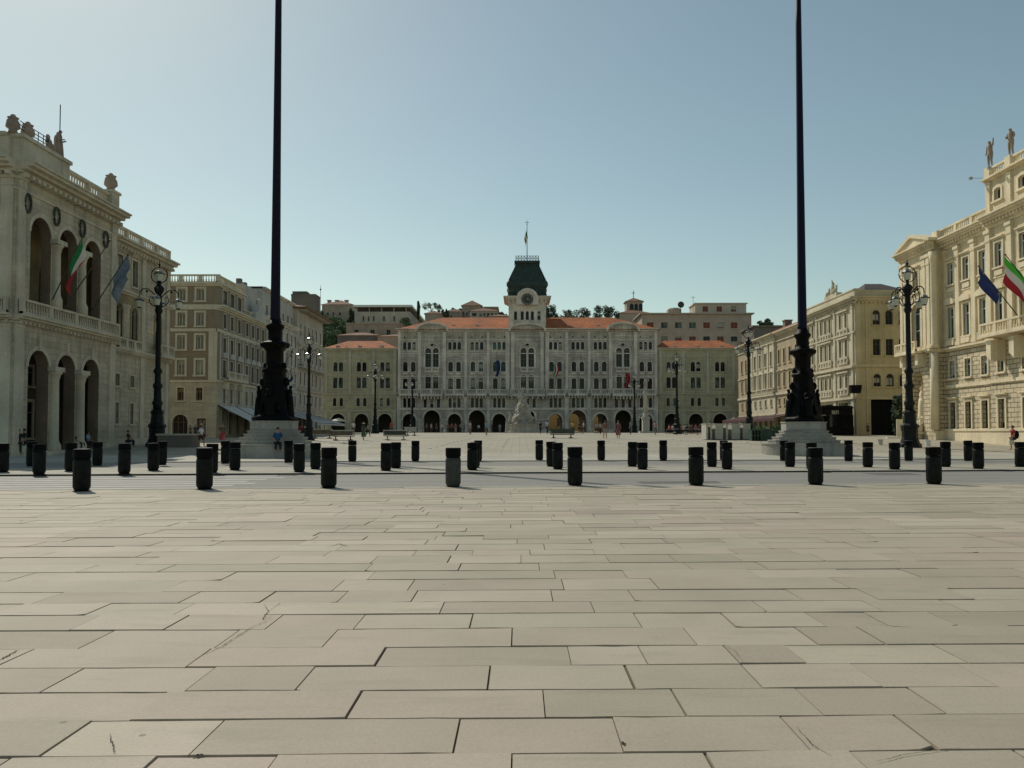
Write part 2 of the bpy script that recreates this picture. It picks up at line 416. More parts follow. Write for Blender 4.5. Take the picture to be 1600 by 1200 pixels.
def pilaster(mb, T, u, z0, z1, w=.6, p=.14, m=0, cap=.5):
    mb.tb(T, u - w / 2 - .06, u + w / 2 + .06, z0, z0 + .35, -p - .05, 0, m)
    mb.tb(T, u - w / 2, u + w / 2, z0 + .35, z1 - cap, -p, 0, m)
    if cap:
        mb.tb(T, u - w / 2 - .05, u + w / 2 + .05, z1 - cap, z1 - cap * .8, -p - .05, 0, m)
        mb.tb(T, u - w / 2 - .01, u + w / 2 + .01, z1 - cap * .8, z1 - cap * .3, -p - .03, 0, m)
        mb.tb(T, u - w / 2 - .12, u + w / 2 + .12, z1 - cap * .3, z1, -p - .12, 0, m)
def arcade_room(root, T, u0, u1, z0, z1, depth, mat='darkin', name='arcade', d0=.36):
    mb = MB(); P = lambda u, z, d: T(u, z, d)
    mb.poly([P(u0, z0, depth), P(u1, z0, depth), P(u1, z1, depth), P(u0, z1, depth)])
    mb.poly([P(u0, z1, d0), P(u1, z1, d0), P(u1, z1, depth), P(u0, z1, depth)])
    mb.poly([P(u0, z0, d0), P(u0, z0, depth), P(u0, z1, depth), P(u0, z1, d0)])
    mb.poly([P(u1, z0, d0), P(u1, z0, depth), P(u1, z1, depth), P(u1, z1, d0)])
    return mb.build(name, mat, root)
def hip_roof(mb, x0, x1, y0, y1, z, h, inx=None, m=0, ov=.6):
    x0 -= ov; x1 += ov; y0 -= ov; y1 += ov; yc = (y0 + y1) / 2; inx = (y1 - y0) / 2 if inx is None else inx
    a, b, c, d = (x0, y0, z), (x1, y0, z), (x1, y1, z), (x0, y1, z); e, f = (x0 + inx, yc, z + h), (x1 - inx, yc, z + h)
    mb.poly([a, b, f, e], m); mb.poly([b, c, f], m); mb.poly([c, d, e, f], m); mb.poly([d, a, e], m); mb.poly([a, d, c, b], m)
def hip_roof_y(mb, x0, x1, y0, y1, z, h, iny=None, m=0, ov=.6):
    x0 -= ov; x1 += ov; y0 -= ov; y1 += ov; xc = (x0 + x1) / 2; iny = (x1 - x0) / 2 if iny is None else iny
    a, b, c, d = (x0, y0, z), (x1, y0, z), (x1, y1, z), (x0, y1, z); e, f = (xc, y0 + iny, z + h), (xc, y1 - iny, z + h)
    mb.poly([a, b, e], m); mb.poly([b, c, f, e], m); mb.poly([c, d, f], m); mb.poly([d, a, e, f], m); mb.poly([a, d, c, b], m)
def closing(mb, x0, x1, y0, y1, z0, z1, sides, m=0):
    if 'w' in sides: mb.poly([(x0, y0, z0), (x0, y1, z0), (x0, y1, z1), (x0, y0, z1)], m)
    if 'e' in sides: mb.poly([(x1, y0, z0), (x1, y1, z0), (x1, y1, z1), (x1, y0, z1)], m)
    if 'n' in sides: mb.poly([(x0, y1, z0), (x1, y1, z0), (x1, y1, z1), (x0, y1, z1)], m)
    if 's' in sides: mb.poly([(x0, y0, z0), (x1, y0, z0), (x1, y0, z1), (x0, y0, z1)], m)
    if 't' in sides: mb.poly([(x0, y0, z1), (x1, y0, z1), (x1, y1, z1), (x0, y1, z1)], m)
# ---------------------------------------------------------------- figures (people and statues)
_mc = {}
def skin(key, nodes, edges, root, sub=1):
    """nodes name -> (pos, radius or (rx, ry)); one continuous surface grown from a joint skeleton"""
    if key in _mc: return _mc[key]
    names = list(nodes); ix = {n: i for i, n in enumerate(names)}
    me = bpy.data.meshes.new('fig'); me.from_pydata([nodes[n][0] for n in names], [(ix[a], ix[b]) for a, b in edges], [])
    o = bpy.data.objects.new('fig', me); C.objects.link(o)
    md = o.modifiers.new('s', 'SKIN'); md.use_smooth_shade = True
    for n in names:
        r = nodes[n][1]; sv = me.skin_vertices[0].data[ix[n]]
        sv.radius = r if isinstance(r, tuple) else (r, r); sv.use_root = (n == root)
    if sub: s = o.modifiers.new('d', 'SUBSURF'); s.levels = sub; s.render_levels = sub
    dg = bpy.context.evaluated_depsgraph_get()
    out = bpy.data.meshes.new_from_object(o.evaluated_get(dg)); out.materials.clear()
    bpy.data.objects.remove(o); bpy.data.meshes.remove(me)
    _mc[key] = out; return out
def skeleton(pose):
    """joints for a 1.72 m adult facing -y; feet at z 0 (sit: seat height 0.45)"""
    J = {}; hip = .92; lean = 0.0
    sit = pose == 'sit'
    if sit: hip = .52
    P = lambda n, x, y, z, r: J.__setitem__(n, ((x, y, z), r))
    P('pelvis', 0, 0, hip, (.155, .11)); P('waist', 0, .0, hip + .16, (.135, .095)); P('chest', 0, -.01, hip + .38, (.165, .11))
    P('neckb', 0, 0, hip + .52, (.085, .07)); P('neck', 0, -.01, hip + .60, .055); P('headb', 0, -.02, hip + .645, (.07, .08))
    P('head', 0, -.025, hip + .72, (.078, .095)); P('crown', 0, -.015, hip + .79, (.05, .06)); P('nose', 0, -.13, hip + .70, .016)
    E = [('pelvis', 'waist'), ('waist', 'chest'), ('chest', 'neckb'), ('neckb', 'neck'), ('neck', 'headb'), ('headb', 'head'), ('head', 'crown'), ('head', 'nose')]
    for s, k in ((-1, 'l'), (1, 'r')):
        ph = s
        P('sho' + k, s * .185, 0, hip + .47, .062)
        if pose == 'walk': el, wr = (s * .24, -.10 * ph + .03, hip + .20), (s * .25, -.26 * ph - .05, hip + .0 + (.04 if ph > 0 else .02))
        elif pose == 'sit': el, wr = (s * .25, -.05, hip + .20), (s * .13, -.28, hip + .12)
        elif pose == 'raise' and s > 0: el, wr = (s * .34, -.15, hip + .52), (s * .42, -.22, hip + .78)
        elif pose == 'hold': el, wr = (s * .25, -.02, hip + .19), (s * .14, -.26, hip + .22)
        else: el, wr = (s * .235, .02, hip + .19), (s * .245, -.06, hip - .05)
        P('elb' + k, *el, .042); P('wri' + k, *wr, .028)
        d = (Vector(wr) - Vector(el)).normalized(); sd = Vector((0, 1, 0)).cross(d).cross(d).normalized()
        if sd.length < .1: sd = Vector((0, 1, 0))
        pm = Vector(wr) + d * .07; P('palm' + k, *pm, (.036, .022)); E.append(('wri' + k, 'palm' + k))
        for q in range(4):
            o = sd * (q - 1.5) * .021; a = pm + d * (.045 + (.006 if q in (1, 2) else 0)) + o; b = a + d * .035 + Vector((-s * .015, 0, 0))
            P('f%d%s' % (q, k), *a, .0095); P('g%d%s' % (q, k), *b, .008); E += [('palm' + k, 'f%d%s' % (q, k)), ('f%d%s' % (q, k), 'g%d%s' % (q, k))]
        t = Vector(wr) + d * .03 + sd * (-.045); t2 = t + d * .035 - sd * .012
        P('t' + k, *t, .011); P('u' + k, *t2, .009); E += [('wri' + k, 't' + k), ('t' + k, 'u' + k)]
        E += [('neckb', 'sho' + k), ('sho' + k, 'elb' + k), ('elb' + k, 'wri' + k)]
        P('hip' + k, s * .09, 0, hip - .06, .095)
        if sit: kn, an, to = (s * .12, -.44, .50), (s * .12, -.40, .08), (s * .13, -.56, .035)
        elif pose == 'walk': kn, an, to = (s * .09, -.16 * ph - .03, .50), (s * .09, -.26 * ph + .05, .09 + (.05 if ph < 0 else 0)), (s * .10, -.26 * ph - .11, .035 + (.0 if ph > 0 else .0))
        else: kn, an, to = (s * .10, -.03, .50), (s * .11, .02, .08), (s * .13, -.14, .035)
        P('kne' + k, *kn, .062); P('ank' + k, *an, .040); P('toe' + k, *to, (.042, .03))
        E += [('pelvis', 'hip' + k), ('hip' + k, 'kne' + k), ('kne' + k, 'ank' + k), ('ank' + k, 'toe' + k)]
    return J, E, hip
def sub_skel(J, E, keep, grow, trim={}):
    j = {}
    for n in keep:
        p, r = J[n]; r = tuple(x + grow for x in r) if isinstance(r, tuple) else r + grow
        if n in trim:
            q, f = trim[n]; p = tuple(Vector(J[q][0]).lerp(Vector(p), f))
        j[n] = (p, r)
    return j, [e for e in E if e[0] in j and e[1] in j]
def fig_parts(pose, lower, hat, hair):
    J, E, hip = skeleton(pose)
    out = {'body': skin(('body', pose), J, E, 'pelvis')}
    a, b = sub_skel(J, E, ['waist', 'chest', 'neckb', 'shol', 'shor', 'elbl', 'elbr', 'pelvis'], .016, {'elbl': ('shol', .85), 'elbr': ('shor', .85)})
    a['pelvis'] = ((0, 0, hip + .02), (.165, .12)); out['shirt'] = skin(('shirt', pose), a, b, 'waist')
    if lower in ('trousers', 'shorts'):
        f = .98 if lower == 'trousers' else None
        keep = ['pelvis', 'hipl', 'hipr', 'knel', 'kner'] + (['ankl', 'ankr'] if lower == 'trousers' else [])
        tr = {'ankl': ('knel', .92), 'ankr': ('kner', .92)} if f else {'knel': ('hipl', .95), 'kner': ('hipr', .95)}
        a, b = sub_skel(J, E, keep, .018, tr); out[lower] = skin((lower, pose), a, b, 'pelvis')
    elif ('sk', lower, pose) not in _mc:
        mb = MB(); z1 = hip + .1; z0 = .42 if lower == 'skirt' else .36
        if pose == 'sit': mb.lathe(0, -.16, [(.22, .40), (.23, .52), (.2, .60), (.13, .66)], 14, sy=1.3)
        else: mb.lathe(0, 0, [(.25, z0), (.235, z0 + .2), (.195, hip - .1), (.175, hip), (.14, z1)], 16, sy=.78, wob=lambda a, z: .06 * math.sin(a * 5) * max(0, (hip - z)))
        me = bpy.data.meshes.new('sk'); me.from_pydata(mb.v, [], mb.f); me.polygons.foreach_set('use_smooth', [True] * len(mb.f)); _mc[('sk', lower, pose)] = me
    if lower in ('skirt', 'dress'): out['skirt'] = _mc[('sk', lower, pose)]
    k = ('hair', hair, pose)
    if k not in _mc:
        mb = MB(); hz = hip + .735; mb.ball((0, .008, hz + .018), .093, .112, .10, 12)
        if hair == 'long': mb.lathe(0, .06, [(.05, hz - .24), (.08, hz - .15), (.085, hz), (.06, hz + .05)], 10, sy=.6)
        me = bpy.data.meshes.new('hair'); me.from_pydata(mb.v, [], mb.f); me.polygons.foreach_set('use_smooth', [True] * len(mb.f)); _mc[k] = me
    out['hair'] = _mc[k]
    if hat:
        k = ('hat', pose)
        if k not in _mc:
            mb = MB(); hz = hip + .80; mb.lathe(0, -.01, [(.20, hz - .01), (.20, hz + .005), (.105, hz + .02), (.10, hz + .09), (.06, hz + .12), (.01, hz + .125)], 16)
            me = bpy.data.meshes.new('hat'); me.from_pydata(mb.v, [], mb.f); _mc[k] = me
        out['hat'] = _mc[k]
    return out
SKIN = cloth((.35, .20, .13)); HAIR = [cloth((.03, .02, .015)), cloth((.10, .06, .03)), cloth((.22, .17, .11))]
def person(label, loc, rz, pose='stand', lower='trousers', top=(.2, .2, .2), bot=(.05, .05, .06), hat=None, hair='short', scale=1.0, group=None, hc=0, skincol=None, extra=None):
    t = thing('person', label, 'person', loc, group); t.rotation_euler = (0, 0, rz); t.scale = (scale,) * 3
    mats = {'body': SKIN, 'shirt': cloth(top), 'trousers': cloth(bot), 'shorts': cloth(bot), 'skirt': cloth(bot), 'hair': HAIR[hc], 'hat': cloth(hat) if hat else None}
    for n, me in fig_parts(pose, lower, hat, hair).items():
        o = bpy.data.objects.new(n, me if me.users == 0 else me); C.objects.link(o); o.parent = t
        if not me.materials: me.materials.append(None)
        o.material_slots[0].link = 'OBJECT'; o.material_slots[0].material = mats[n]
    return t
def statue_mesh(pose='raise', robe=True):
    """one continuous carved figure, about 1.75 m tall"""
    k = ('statue', pose, robe)
    if k in _mc: return _mc[k]
    J, E, hip = skeleton(pose)
    J2 = {n: (p, tuple(x * 1.25 for x in r) if isinstance(r, tuple) else r * 1.3) for n, (p, r) in J.items() if n[0] not in 'fgtu'}
    J2['neckb'] = J['neckb']
    E2 = [e for e in E if e[0] in J2 and e[1] in J2]
    me = skin(('st', pose), J2, E2, 'pelvis')
    bm = bmesh.new(); bm.from_mesh(me)
    if robe:
        mb = MB()
        if pose == 'sit': mb.lathe(0, -.2, [(.30, .0), (.30, .35), (.27, .5), (.18, .66)], 14, sy=1.35, wob=lambda a, z: .09 * math.sin(a * 7))
        else: mb.lathe(0, 0, [(.29, .0), (.26, .25), (.23, .7), (.20, .95), (.17, 1.12)], 14, sy=.85, wob=lambda a, z: .10 * math.sin(a * 6 + z * 2))
        mb.lathe(.05, .12, [(.16, .5), (.18, 1.0), (.17, 1.35), (.05, 1.45)], 10, sy=.5)
        off = [bm.verts.new(v) for v in mb.v]
        for f in mb.f:
            try: bm.faces.new([off[i] for i in f])
            except ValueError: pass
    out = bpy.data.meshes.new('statue'); bm.to_mesh(out); bm.free()
    out.polygons.foreach_set('use_smooth', [True] * len(out.polygons)); _mc[k] = out; return out
def statue(name, mat, loc, rz, h, pose='raise', parent=None, robe=True):
    me = statue_mesh(pose, robe); key = ('stm', pose, robe, mat)
    if key not in _mc:
        m2 = me.copy(); m2.materials.clear(); m2.materials.append(M[mat]); _mc[key] = m2
    o = bpy.data.objects.new(name, _mc[key]); C.objects.link(o); s = h / 1.75; o.scale = (s, s, s); o.rotation_euler = (0, 0, rz)
    if parent: o.parent = parent; o.location = Vector(loc) - wloc(parent)
    else: o.location = loc
    return o
# ---------------------------------------------------------------- ground, roads, slabs
def grid_sheet(name, xs, ys, zf, mat):
    mb = MB(); nx = len(xs)
    for y in ys:
        for x in xs: mb.v.append((x, y, zf(x, y)))
    for j in range(len(ys) - 1):
        for i in range(nx - 1):
            a = j * nx + i; mb.f.append((a, a + 1, a + nx + 1, a + nx)); mb.m.append(0)
    return mb.build(name, mat, smooth=True)
m, nt, p = newmat('groundearth'); nt.links.new(mixc(nt, 'MIX', noise(nt, coords(nt), .1, 5), (.20, .17, .13), (.12, .11, .09)), p.inputs['Base Color']); M['groundearth'] = m
m, nt, p = newmat('mortar'); nt.links.new(mixc(nt, 'MIX', noise(nt, coords(nt), 4, 5), (.075, .058, .038), (.17, .14, .095)), p.inputs['Base Color']); p.inputs['Roughness'].default_value = .95; M['mortar'] = m
# slabs: per-slab tone from a colour attribute, plus stains, gum spots and grain
m, nt, p = newmat('slab'); v = coords(nt)
at = nt.nodes.new('ShaderNodeAttribute'); at.attribute_name = 'tone'
base = mixc(nt, 'MIX', at.outputs['Fac'], (.345, .30, .245), (.495, .44, .365))
at2 = nt.nodes.new('ShaderNodeAttribute'); at2.attribute_name = 'hue'
base = mixc(nt, 'MULTIPLY', .38, base, mixc(nt, 'MIX', at2.outputs['Fac'], (1.06, .98, .98), (.96, 1.01, .92)))
nL = noise(nt, v, .13, 4, .55); base = mixc(nt, 'MULTIPLY', .8, base, mixc(nt, 'MIX', ramp(nt, nL, .35, .65), (1.04, .97, .96), (.94, .98, .88)))
nW = noise(nt, v, 3.2, 6, .7); base = mixc(nt, 'MIX', math_(nt, 'MULTIPLY', ramp(nt, nW, .60, .80), .30), base, (.23, .205, .15))
n1 = noise(nt, v, .9, 6, .6); n2 = noise(nt, v, 45, 3, .7); n3 = noise(nt, coords(nt, (.6, 3, 1)), 1.4, 5)
base = mixc(nt, 'MULTIPLY', .55, base, mixc(nt, 'MIX', ramp(nt, n1, .3, .7), (.80, .80, .76), (1.1, 1.08, 1.08)))
base = mixc(nt, 'MULTIPLY', .55, base, mixc(nt, 'MIX', ramp(nt, n2, .3, .7), (.82, .82, .82), (1.12, 1.12, 1.12)))
base = mixc(nt, 'MIX', math_(nt, 'MULTIPLY', ramp(nt, n3, .56, .75), .35), base, (.22, .20, .15))
vo = nt.nodes.new('ShaderNodeTexVoronoi'); vo.inputs['Scale'].default_value = 1.7; nt.links.new(coords(nt, (1, 1, .01)), vo.inputs['Vector'])
cs = nt.nodes.new('ShaderNodeSeparateColor'); nt.links.new(vo.outputs['Color'], cs.inputs[0])
spot = math_(nt, 'MULTIPLY', math_(nt, 'LESS_THAN', vo.outputs['Distance'], math_(nt, 'MULTIPLY', cs.outputs[0], .055)), math_(nt, 'GREATER_THAN', cs.outputs[1], .45))
base = mixc(nt, 'MIX', math_(nt, 'MULTIPLY', spot, .6), base, (.10, .09, .07))
nt.links.new(base, p.inputs['Base Color']); p.inputs['Roughness'].default_value = .72; p.inputs['Specular IOR Level'].default_value = .35
bp = nt.nodes.new('ShaderNodeBump'); bp.inputs['Strength'].default_value = .28; bp.inputs['Distance'].default_value = .01
nt.links.new(math_(nt, 'ADD', math_(nt, 'MULTIPLY', n2, .35), n1), bp.inputs['Height']); nt.links.new(bp.outputs[0], p.inputs['Normal']); M['slab'] = m
def pavemat(name, c1, c2, bw, rh, mort, mc, rot=0.0):
    m, nt, p = newmat(name); mp = nt.nodes.new('ShaderNodeMapping'); g = nt.nodes.new('ShaderNodeNewGeometry')
    nt.links.new(g.outputs['Position'], mp.inputs[0]); mp.inputs['Rotation'].default_value = (0, 0, rot)
    br = nt.nodes.new('ShaderNodeTexBrick'); nt.links.new(mp.outputs[0], br.inputs['Vector']); br.inputs['Scale'].default_value = 1
    br.inputs['Brick Width'].default_value = bw; br.inputs['Row Height'].default_value = rh; br.inputs['Mortar Size'].default_value = mort
    br.inputs['Color1'].default_value = c1 + (1,); br.inputs['Color2'].default_value = c2 + (1,); br.inputs['Mortar'].default_value = mc + (1,)
    v = coords(nt); n1 = noise(nt, v, .16, 6, .6); n2 = noise(nt, v, 7, 4)
    c = mixc(nt, 'MULTIPLY', .7, br.outputs[0], mixc(nt, 'MIX', ramp(nt, n1, .3, .7), (.72, .72, .70), (1.15, 1.13, 1.1)))
    c = mixc(nt, 'MULTIPLY', .5, c, mixc(nt, 'MIX', ramp(nt, n2, .3, .7), (.75, .75, .75), (1.15, 1.15, 1.15)))
    nt.links.new(c, p.inputs['Base Color']); p.inputs['Roughness'].default_value = .8; M[name] = m
pavemat('plaza', (.41, .375, .285), (.35, .32, .245), 1.3, .6, .02, (.15, .14, .11))
pavemat('plazapale', (.45, .43, .36), (.40, .38, .31), 1.6, .8, .015, (.25, .23, .19), -.11)
pavemat('median', (.40, .375, .30), (.35, .33, .265), 1.5, .7, .015, (.2, .18, .15), -.11)
m, nt, p = newmat('asphalt'); v = coords(nt); n1 = noise(nt, coords(nt, (.12, 1.2, 1)), .9, 6, .65); n2 = noise(nt, v, 30, 3)
c = mixc(nt, 'MIX', ramp(nt, n1, .3, .7), (.20, .19, .168), (.27, .258, .228))
c = mixc(nt, 'MULTIPLY', .5, c, mixc(nt, 'MIX', ramp(nt, n2, .3, .7), (.75, .75, .75), (1.2, 1.2, 1.2)))
nt.links.new(c, p.inputs['Base Color']); p.inputs['Roughness'].default_value = .85; M['asphalt'] = m
m, nt, p = newmat('roadpaint'); n1 = noise(nt, coords(nt, (.6, 3, 1)), 2.2, 5, .7)
nt.links.new(mixc(nt, 'MIX', ramp(nt, n1, .42, .66), (.44, .43, .39), (.25, .24, .22)), p.inputs['Base Color']); p.inputs['Roughness'].default_value = .7; M['roadpaint'] = m
M['kerbstone'] = stone('kerbstone', (.42, .40, .34), var=.2, streak=.0)
M['kerbshade'] = plain('kerbshade', (.05, .045, .035), .95, 0, .5, 5)  # camera-side kerb faces: their shade is put into the colour
M['crack'] = plain('crack', (.05, .042, .03), .95)

K = .11
def RV(t, x, z): return (x, t + K * x, z)                     # riva coordinates: t across the roads
T1, T2, T3, T4 = 24.75, 33.3, 39.6, 47.4
def strip(name, t0, t1, z, mat, x0=-160, x1=160, kind=True, face=True):
    mb = MB(); n = 32
    for i in range(n):
        a = x0 + (x1 - x0) * i / n; b = x0 + (x1 - x0) * (i + 1) / n
        mb.poly([RV(t0, a, z), RV(t0, b, z), RV(t1, b, z), RV(t1, a, z)])
    return struct(mb.build(name, mat))
xs = [-320, -160, -90, -60, -40, -20, 0, 20, 40, 60, 90, 160, 320]
struct(grid_sheet('ground', xs, [-80, -20, 0, 20, 40, 55, 60, 65, 70, 76, 82, 90, 100, 108, 115, 140, 185, 230, 400, 600], lambda x, y: gz(x, y) - .16, 'groundearth'))
strip('road', T1 - .1, T4 + .3, -.05, 'asphalt')
def kerbed(name, t0, t1, top, mat, kw=.30):
    """raised pavement with kerb stones along both edges"""
    mb = MB()
    for x in range(-160, 160, 10):
        a, b = x, x + 10
        mb.poly([RV(t0 + kw, a, top), RV(t0 + kw, b, top), RV(t1 - kw, b, top), RV(t1 - kw, a, top)], 0)
    for x in range(-160, 160):
        for (p0, p1) in ((t0, t0 + kw), (t1 - kw, t1)):
            a, b = x + .008, x + .992; i = mb.vs([RV(p, u, z) for z in (-.12, top + .004) for p in (p0, p1) for u in (a, b)])
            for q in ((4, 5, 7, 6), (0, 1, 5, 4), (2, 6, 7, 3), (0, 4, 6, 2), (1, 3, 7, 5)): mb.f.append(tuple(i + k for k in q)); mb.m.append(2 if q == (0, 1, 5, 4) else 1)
    return struct(mb.build(name, [mat, 'kerbstone', 'kerbshade']))
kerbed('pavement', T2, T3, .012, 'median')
# plaza: pale edge band with its kerb, then the grey field rising gently inland
mb = MB()
for x in range(-120, 120):
    a, b = x + .008, x + .992; i = mb.vs([RV(p, u, z) for z in (-.12, .006) for p in (T4, T4 + .32) for u in (a, b)])
    for q in ((4, 5, 7, 6), (0, 1, 5, 4), (2, 6, 7, 3), (0, 4, 6, 2), (1, 3, 7, 5)): mb.f.append(tuple(i + k for k in q)); mb.m.append(0)
mb.build('kerb', 'kerbstone')['kind'] = 'structure'
tv = [T4 + .3, 50, 52, 54, 56, 58]
mb = MB(); xx = list(range(-120, 121, 6))
for t in tv:
    for x in xx: mb.v.append((x, t + K * x, gz(x, t + K * x)))
for j in range(len(tv) - 1):
    for i in range(len(xx) - 1):
        a = j * len(xx) + i; mb.f.append((a, a + 1, a + len(xx) + 1, a + len(xx))); mb.m.append(0)
struct(mb.build('pavement_band', 'plazapale', smooth=True))
# field starts along the band's far edge (skewed) and straightens inland
mb = MB(); rows_ = [i / 40 for i in range(41)]
for r in rows_:
    for x in xx:
        y0 = 58 + K * x; y = y0 + (230 - y0) * (r ** 1.25); mb.v.append((x, y, gz(x, y)))
for j in range(len(rows_) - 1):
    for i in range(len(xx) - 1):
        a = j * len(xx) + i; mb.f.append((a, a + 1, a + len(xx) + 1, a + len(xx))); mb.m.append(0)
struct(mb.build('plaza_paving', 'plaza', smooth=True))
# near pavement: real slabs over dark mortar
strip('mortar_bed', -30, T1 - .02, -.014, 'mortar')
px_rows = [(1177, 1121.5, [240, 428, 800, 1108, 1341], 1188), None]
ylines = [1177, 1121.5, 1077.5, 1039.5, 1010, 981.5, 958.5, 940, 922]
joints = [(1149, [111, 327, 714, 966, 1245, 1438]), (1099, [238, 554, 850, 1060, 1268, 1455]), (1059, [103, 315, 478, 764, 985, 1177, 1360, 1536]),
          (1025, [30, 315, 595, 890, 1005, 1145, 1246, 1493]), (996, [156, 357, 517, 800, 1080, 1264, 1366]), (970, [141, 280, 430, 562, 737, 997, 1141, 1278, 1375, 1481]),
          (949, [160, 292, 428, 691, 926, 1189, 1367, 1494]), (931, [84, 301, 420, 536, 648, 862, 987, 1245, 1362, 1510])]
def G0(px, py):
    r = ray(px, py); t = -CZ / r[2]; return r[0] * t, r[1] * t
lines = [G0(800, y)[1] for y in ylines]
rowdefs = [(lines[0] - .62, lines[0], [G0(x, 1188)[0] for x in (13, 240, 428, 800, 1108, 1341)])]
for i, (ym, js) in enumerate(joints): rowdefs.append((lines[i], lines[i + 1], [G0(x, ym)[0] for x in js]))
y = lines[0] - .62
pre = []
while y > -6: pre.append((y - .55, y, [])); y -= .55
rnd = random.Random(5)
y = lines[-1]
while y < T1 - 1.0:
    h = rnd.choice([.48, .52, .56, .6, .64]); rowdefs.append((y, y + h, [])); y += h
rowdefs.append((y, T1 - .38, []))
def kk(y): return .03 + (.11 - .03) * min(1, max(0, (y - 8) / (T1 - 8 - .4)))
mb = MB(); tones = []
def slab(xa, xb, ya, yb, tone, m=0):
    g1, g2 = [abs(rnd.gauss(0, .004)) + .0022 for _ in range(2)]; g3, g4 = [abs(rnd.gauss(0, .005)) + .0022 for _ in range(2)]
    if rnd.random() < .05: g1 += .007
    if rnd.random() < .10: g3 += .010
    dz = rnd.gauss(0, .0022); tx = rnd.gauss(0, .0018); ty = rnd.gauss(0, .0018); j = lambda: rnd.gauss(0, .0035) * (2.2 if rnd.random() < .12 else 1)
    L = lambda x, yy: yy + kk(yy) * x
    nseg = max(3, int((xb - xa) / .16)); X0, X1 = xa + g1, xb - g2
    bot = []; top = []
    for i in range(nseg + 1):
        x = X0 + (X1 - X0) * i / nseg; bot.append((x, L(x, ya) + g3 + abs(j()), 0)); top.append((x, L(x, yb) - g4 - abs(j()), 0))
    if rnd.random() < .22:                                     # a chipped corner
        c = rnd.uniform(.03, .10)
        if rnd.random() < .5: bot[-1] = (bot[-1][0] - c, bot[-1][1] + .003, 0); bot.append((X1, bot[-1][1] + c * .6, 0))
        else: bot[0] = (X0, bot[0][1] + c * .5, 0); bot.insert(1, (X0 + c, L(X0, ya) + g3, 0))
    ring = bot + top[::-1]
    Z = lambda q: dz + tx * (q[0] - xa) / max(.3, xb - xa) + ty * ((q[1] - ya) > .25)
    i0 = mb.vs([(q[0], q[1], Z(q)) for q in ring]); n = len(ring)
    bev = mb.vs([(q[0] , q[1], Z(q) - .02) for q in ring])
    mb.f.append(tuple(range(i0, i0 + n))); mb.m.append(0); tones.append(tone)
    for k in range(n): mb.f.append((i0 + k, bev + k, bev + (k + 1) % n, i0 + (k + 1) % n)); mb.m.append(0); tones.append(tone)
for (ya, yb, js) in pre + rowdefs:
    X = 20 if yb < 12 else 46
    js = sorted(js)
    if not js: js = [rnd.uniform(0, 1.5)]
    while js[0] > -X: js.insert(0, js[0] - rnd.choice([.8, 1.0, 1.2, 1.35, 1.5, 1.7, 1.95, 2.2]) * rnd.uniform(.9, 1.1))
    while js[-1] < X: js.append(js[-1] + rnd.choice([.8, 1.0, 1.2, 1.35, 1.5, 1.7, 1.95, 2.2]) * rnd.uniform(.9, 1.1))
    rt = rnd.uniform(-.06, .06)
    for a, b in zip(js, js[1:]): slab(a, b, ya, yb, min(1, max(0, rnd.gauss(.5, .19) + rt)))
o = mb.build('slab_paving', 'slab'); struct(o)
ca = o.data.attributes.new('tone', 'FLOAT', 'FACE'); ca.data.foreach_set('value', tones)
hm = {}
ca = o.data.attributes.new('hue', 'FLOAT', 'FACE'); ca.data.foreach_set('value', [hm.setdefault(q, random.random()) for q in tones])
# pale edging stones between slabs and road
mb = MB()
for x in range(-70, 70):
    a, b = x * 1.15 + .006, (x + 1) * 1.15 - .006; i = mb.vs([RV(p, u, z) for z in (-.10, .008) for p in (T1 - .36, T1) for u in (a, b)])
    for q in ((4, 5, 7, 6), (0, 1, 5, 4), (2, 6, 7, 3), (0, 4, 6, 2), (1, 3, 7, 5)): mb.f.append(tuple(i + k for k in q)); mb.m.append(0)
mb.build('kerb_edging', 'kerbstone')['kind'] = 'structure'
# cracks seen in single slabs (thin dark fissures lying on the stone)
mb = MB()
def crack(pts, w=.008):
    q = [G0(*p) for p in pts]; z = .0075
    fine = []
    for (a, b) in zip(q, q[1:]):
        for k in range(12): t = k / 12; fine.append((a[0] + (b[0] - a[0]) * t + rnd.gauss(0, .0035), a[1] + (b[1] - a[1]) * t + rnd.gauss(0, .0035)))
    fine.append(q[-1])
    for i, (a, b) in enumerate(zip(fine, fine[1:])):
        d = Vector((b[0] - a[0], b[1] - a[1])).normalized(); nx, ny = -d.y * w / 2, d.x * w / 2
        ww = (.15 + .5 * math.sin(math.pi * (i + .5) / len(fine))) * rnd.uniform(.4, 1.3); nx *= ww; ny *= ww
        mb.poly([(a[0] - nx, a[1] - ny, z), (a[0] + nx, a[1] + ny, z), (b[0] + nx, b[1] + ny, z), (b[0] - nx, b[1] - ny, z)])
crack([(172, 1147), (176, 1165), (179, 1178)], .010); crack([(1245, 1138), (1270, 1166), (1300, 1185)], .008); crack([(1360, 1194), (1420, 1180), (1500, 1170)], .008)
crack([(412, 945), (420, 955), (410, 968), (428, 962)], .012); crack([(430, 965), (395, 980), (345, 1012), (316, 1026)], .010); crack([(1130, 1008), (1150, 1020), (1160, 1034)], .006)
crack([(1345, 975), (1400, 980), (1420, 981)], .012); crack([(30, 1016), (12, 1026), (0, 1032)], .025); crack([(510, 856), (530, 850), (545, 855)], .02); crack([(300, 1183), (318, 1181)], .035); crack([(972, 1160), (977, 1167)], .03)
struct(mb.build('slab_cracks', 'crack'))
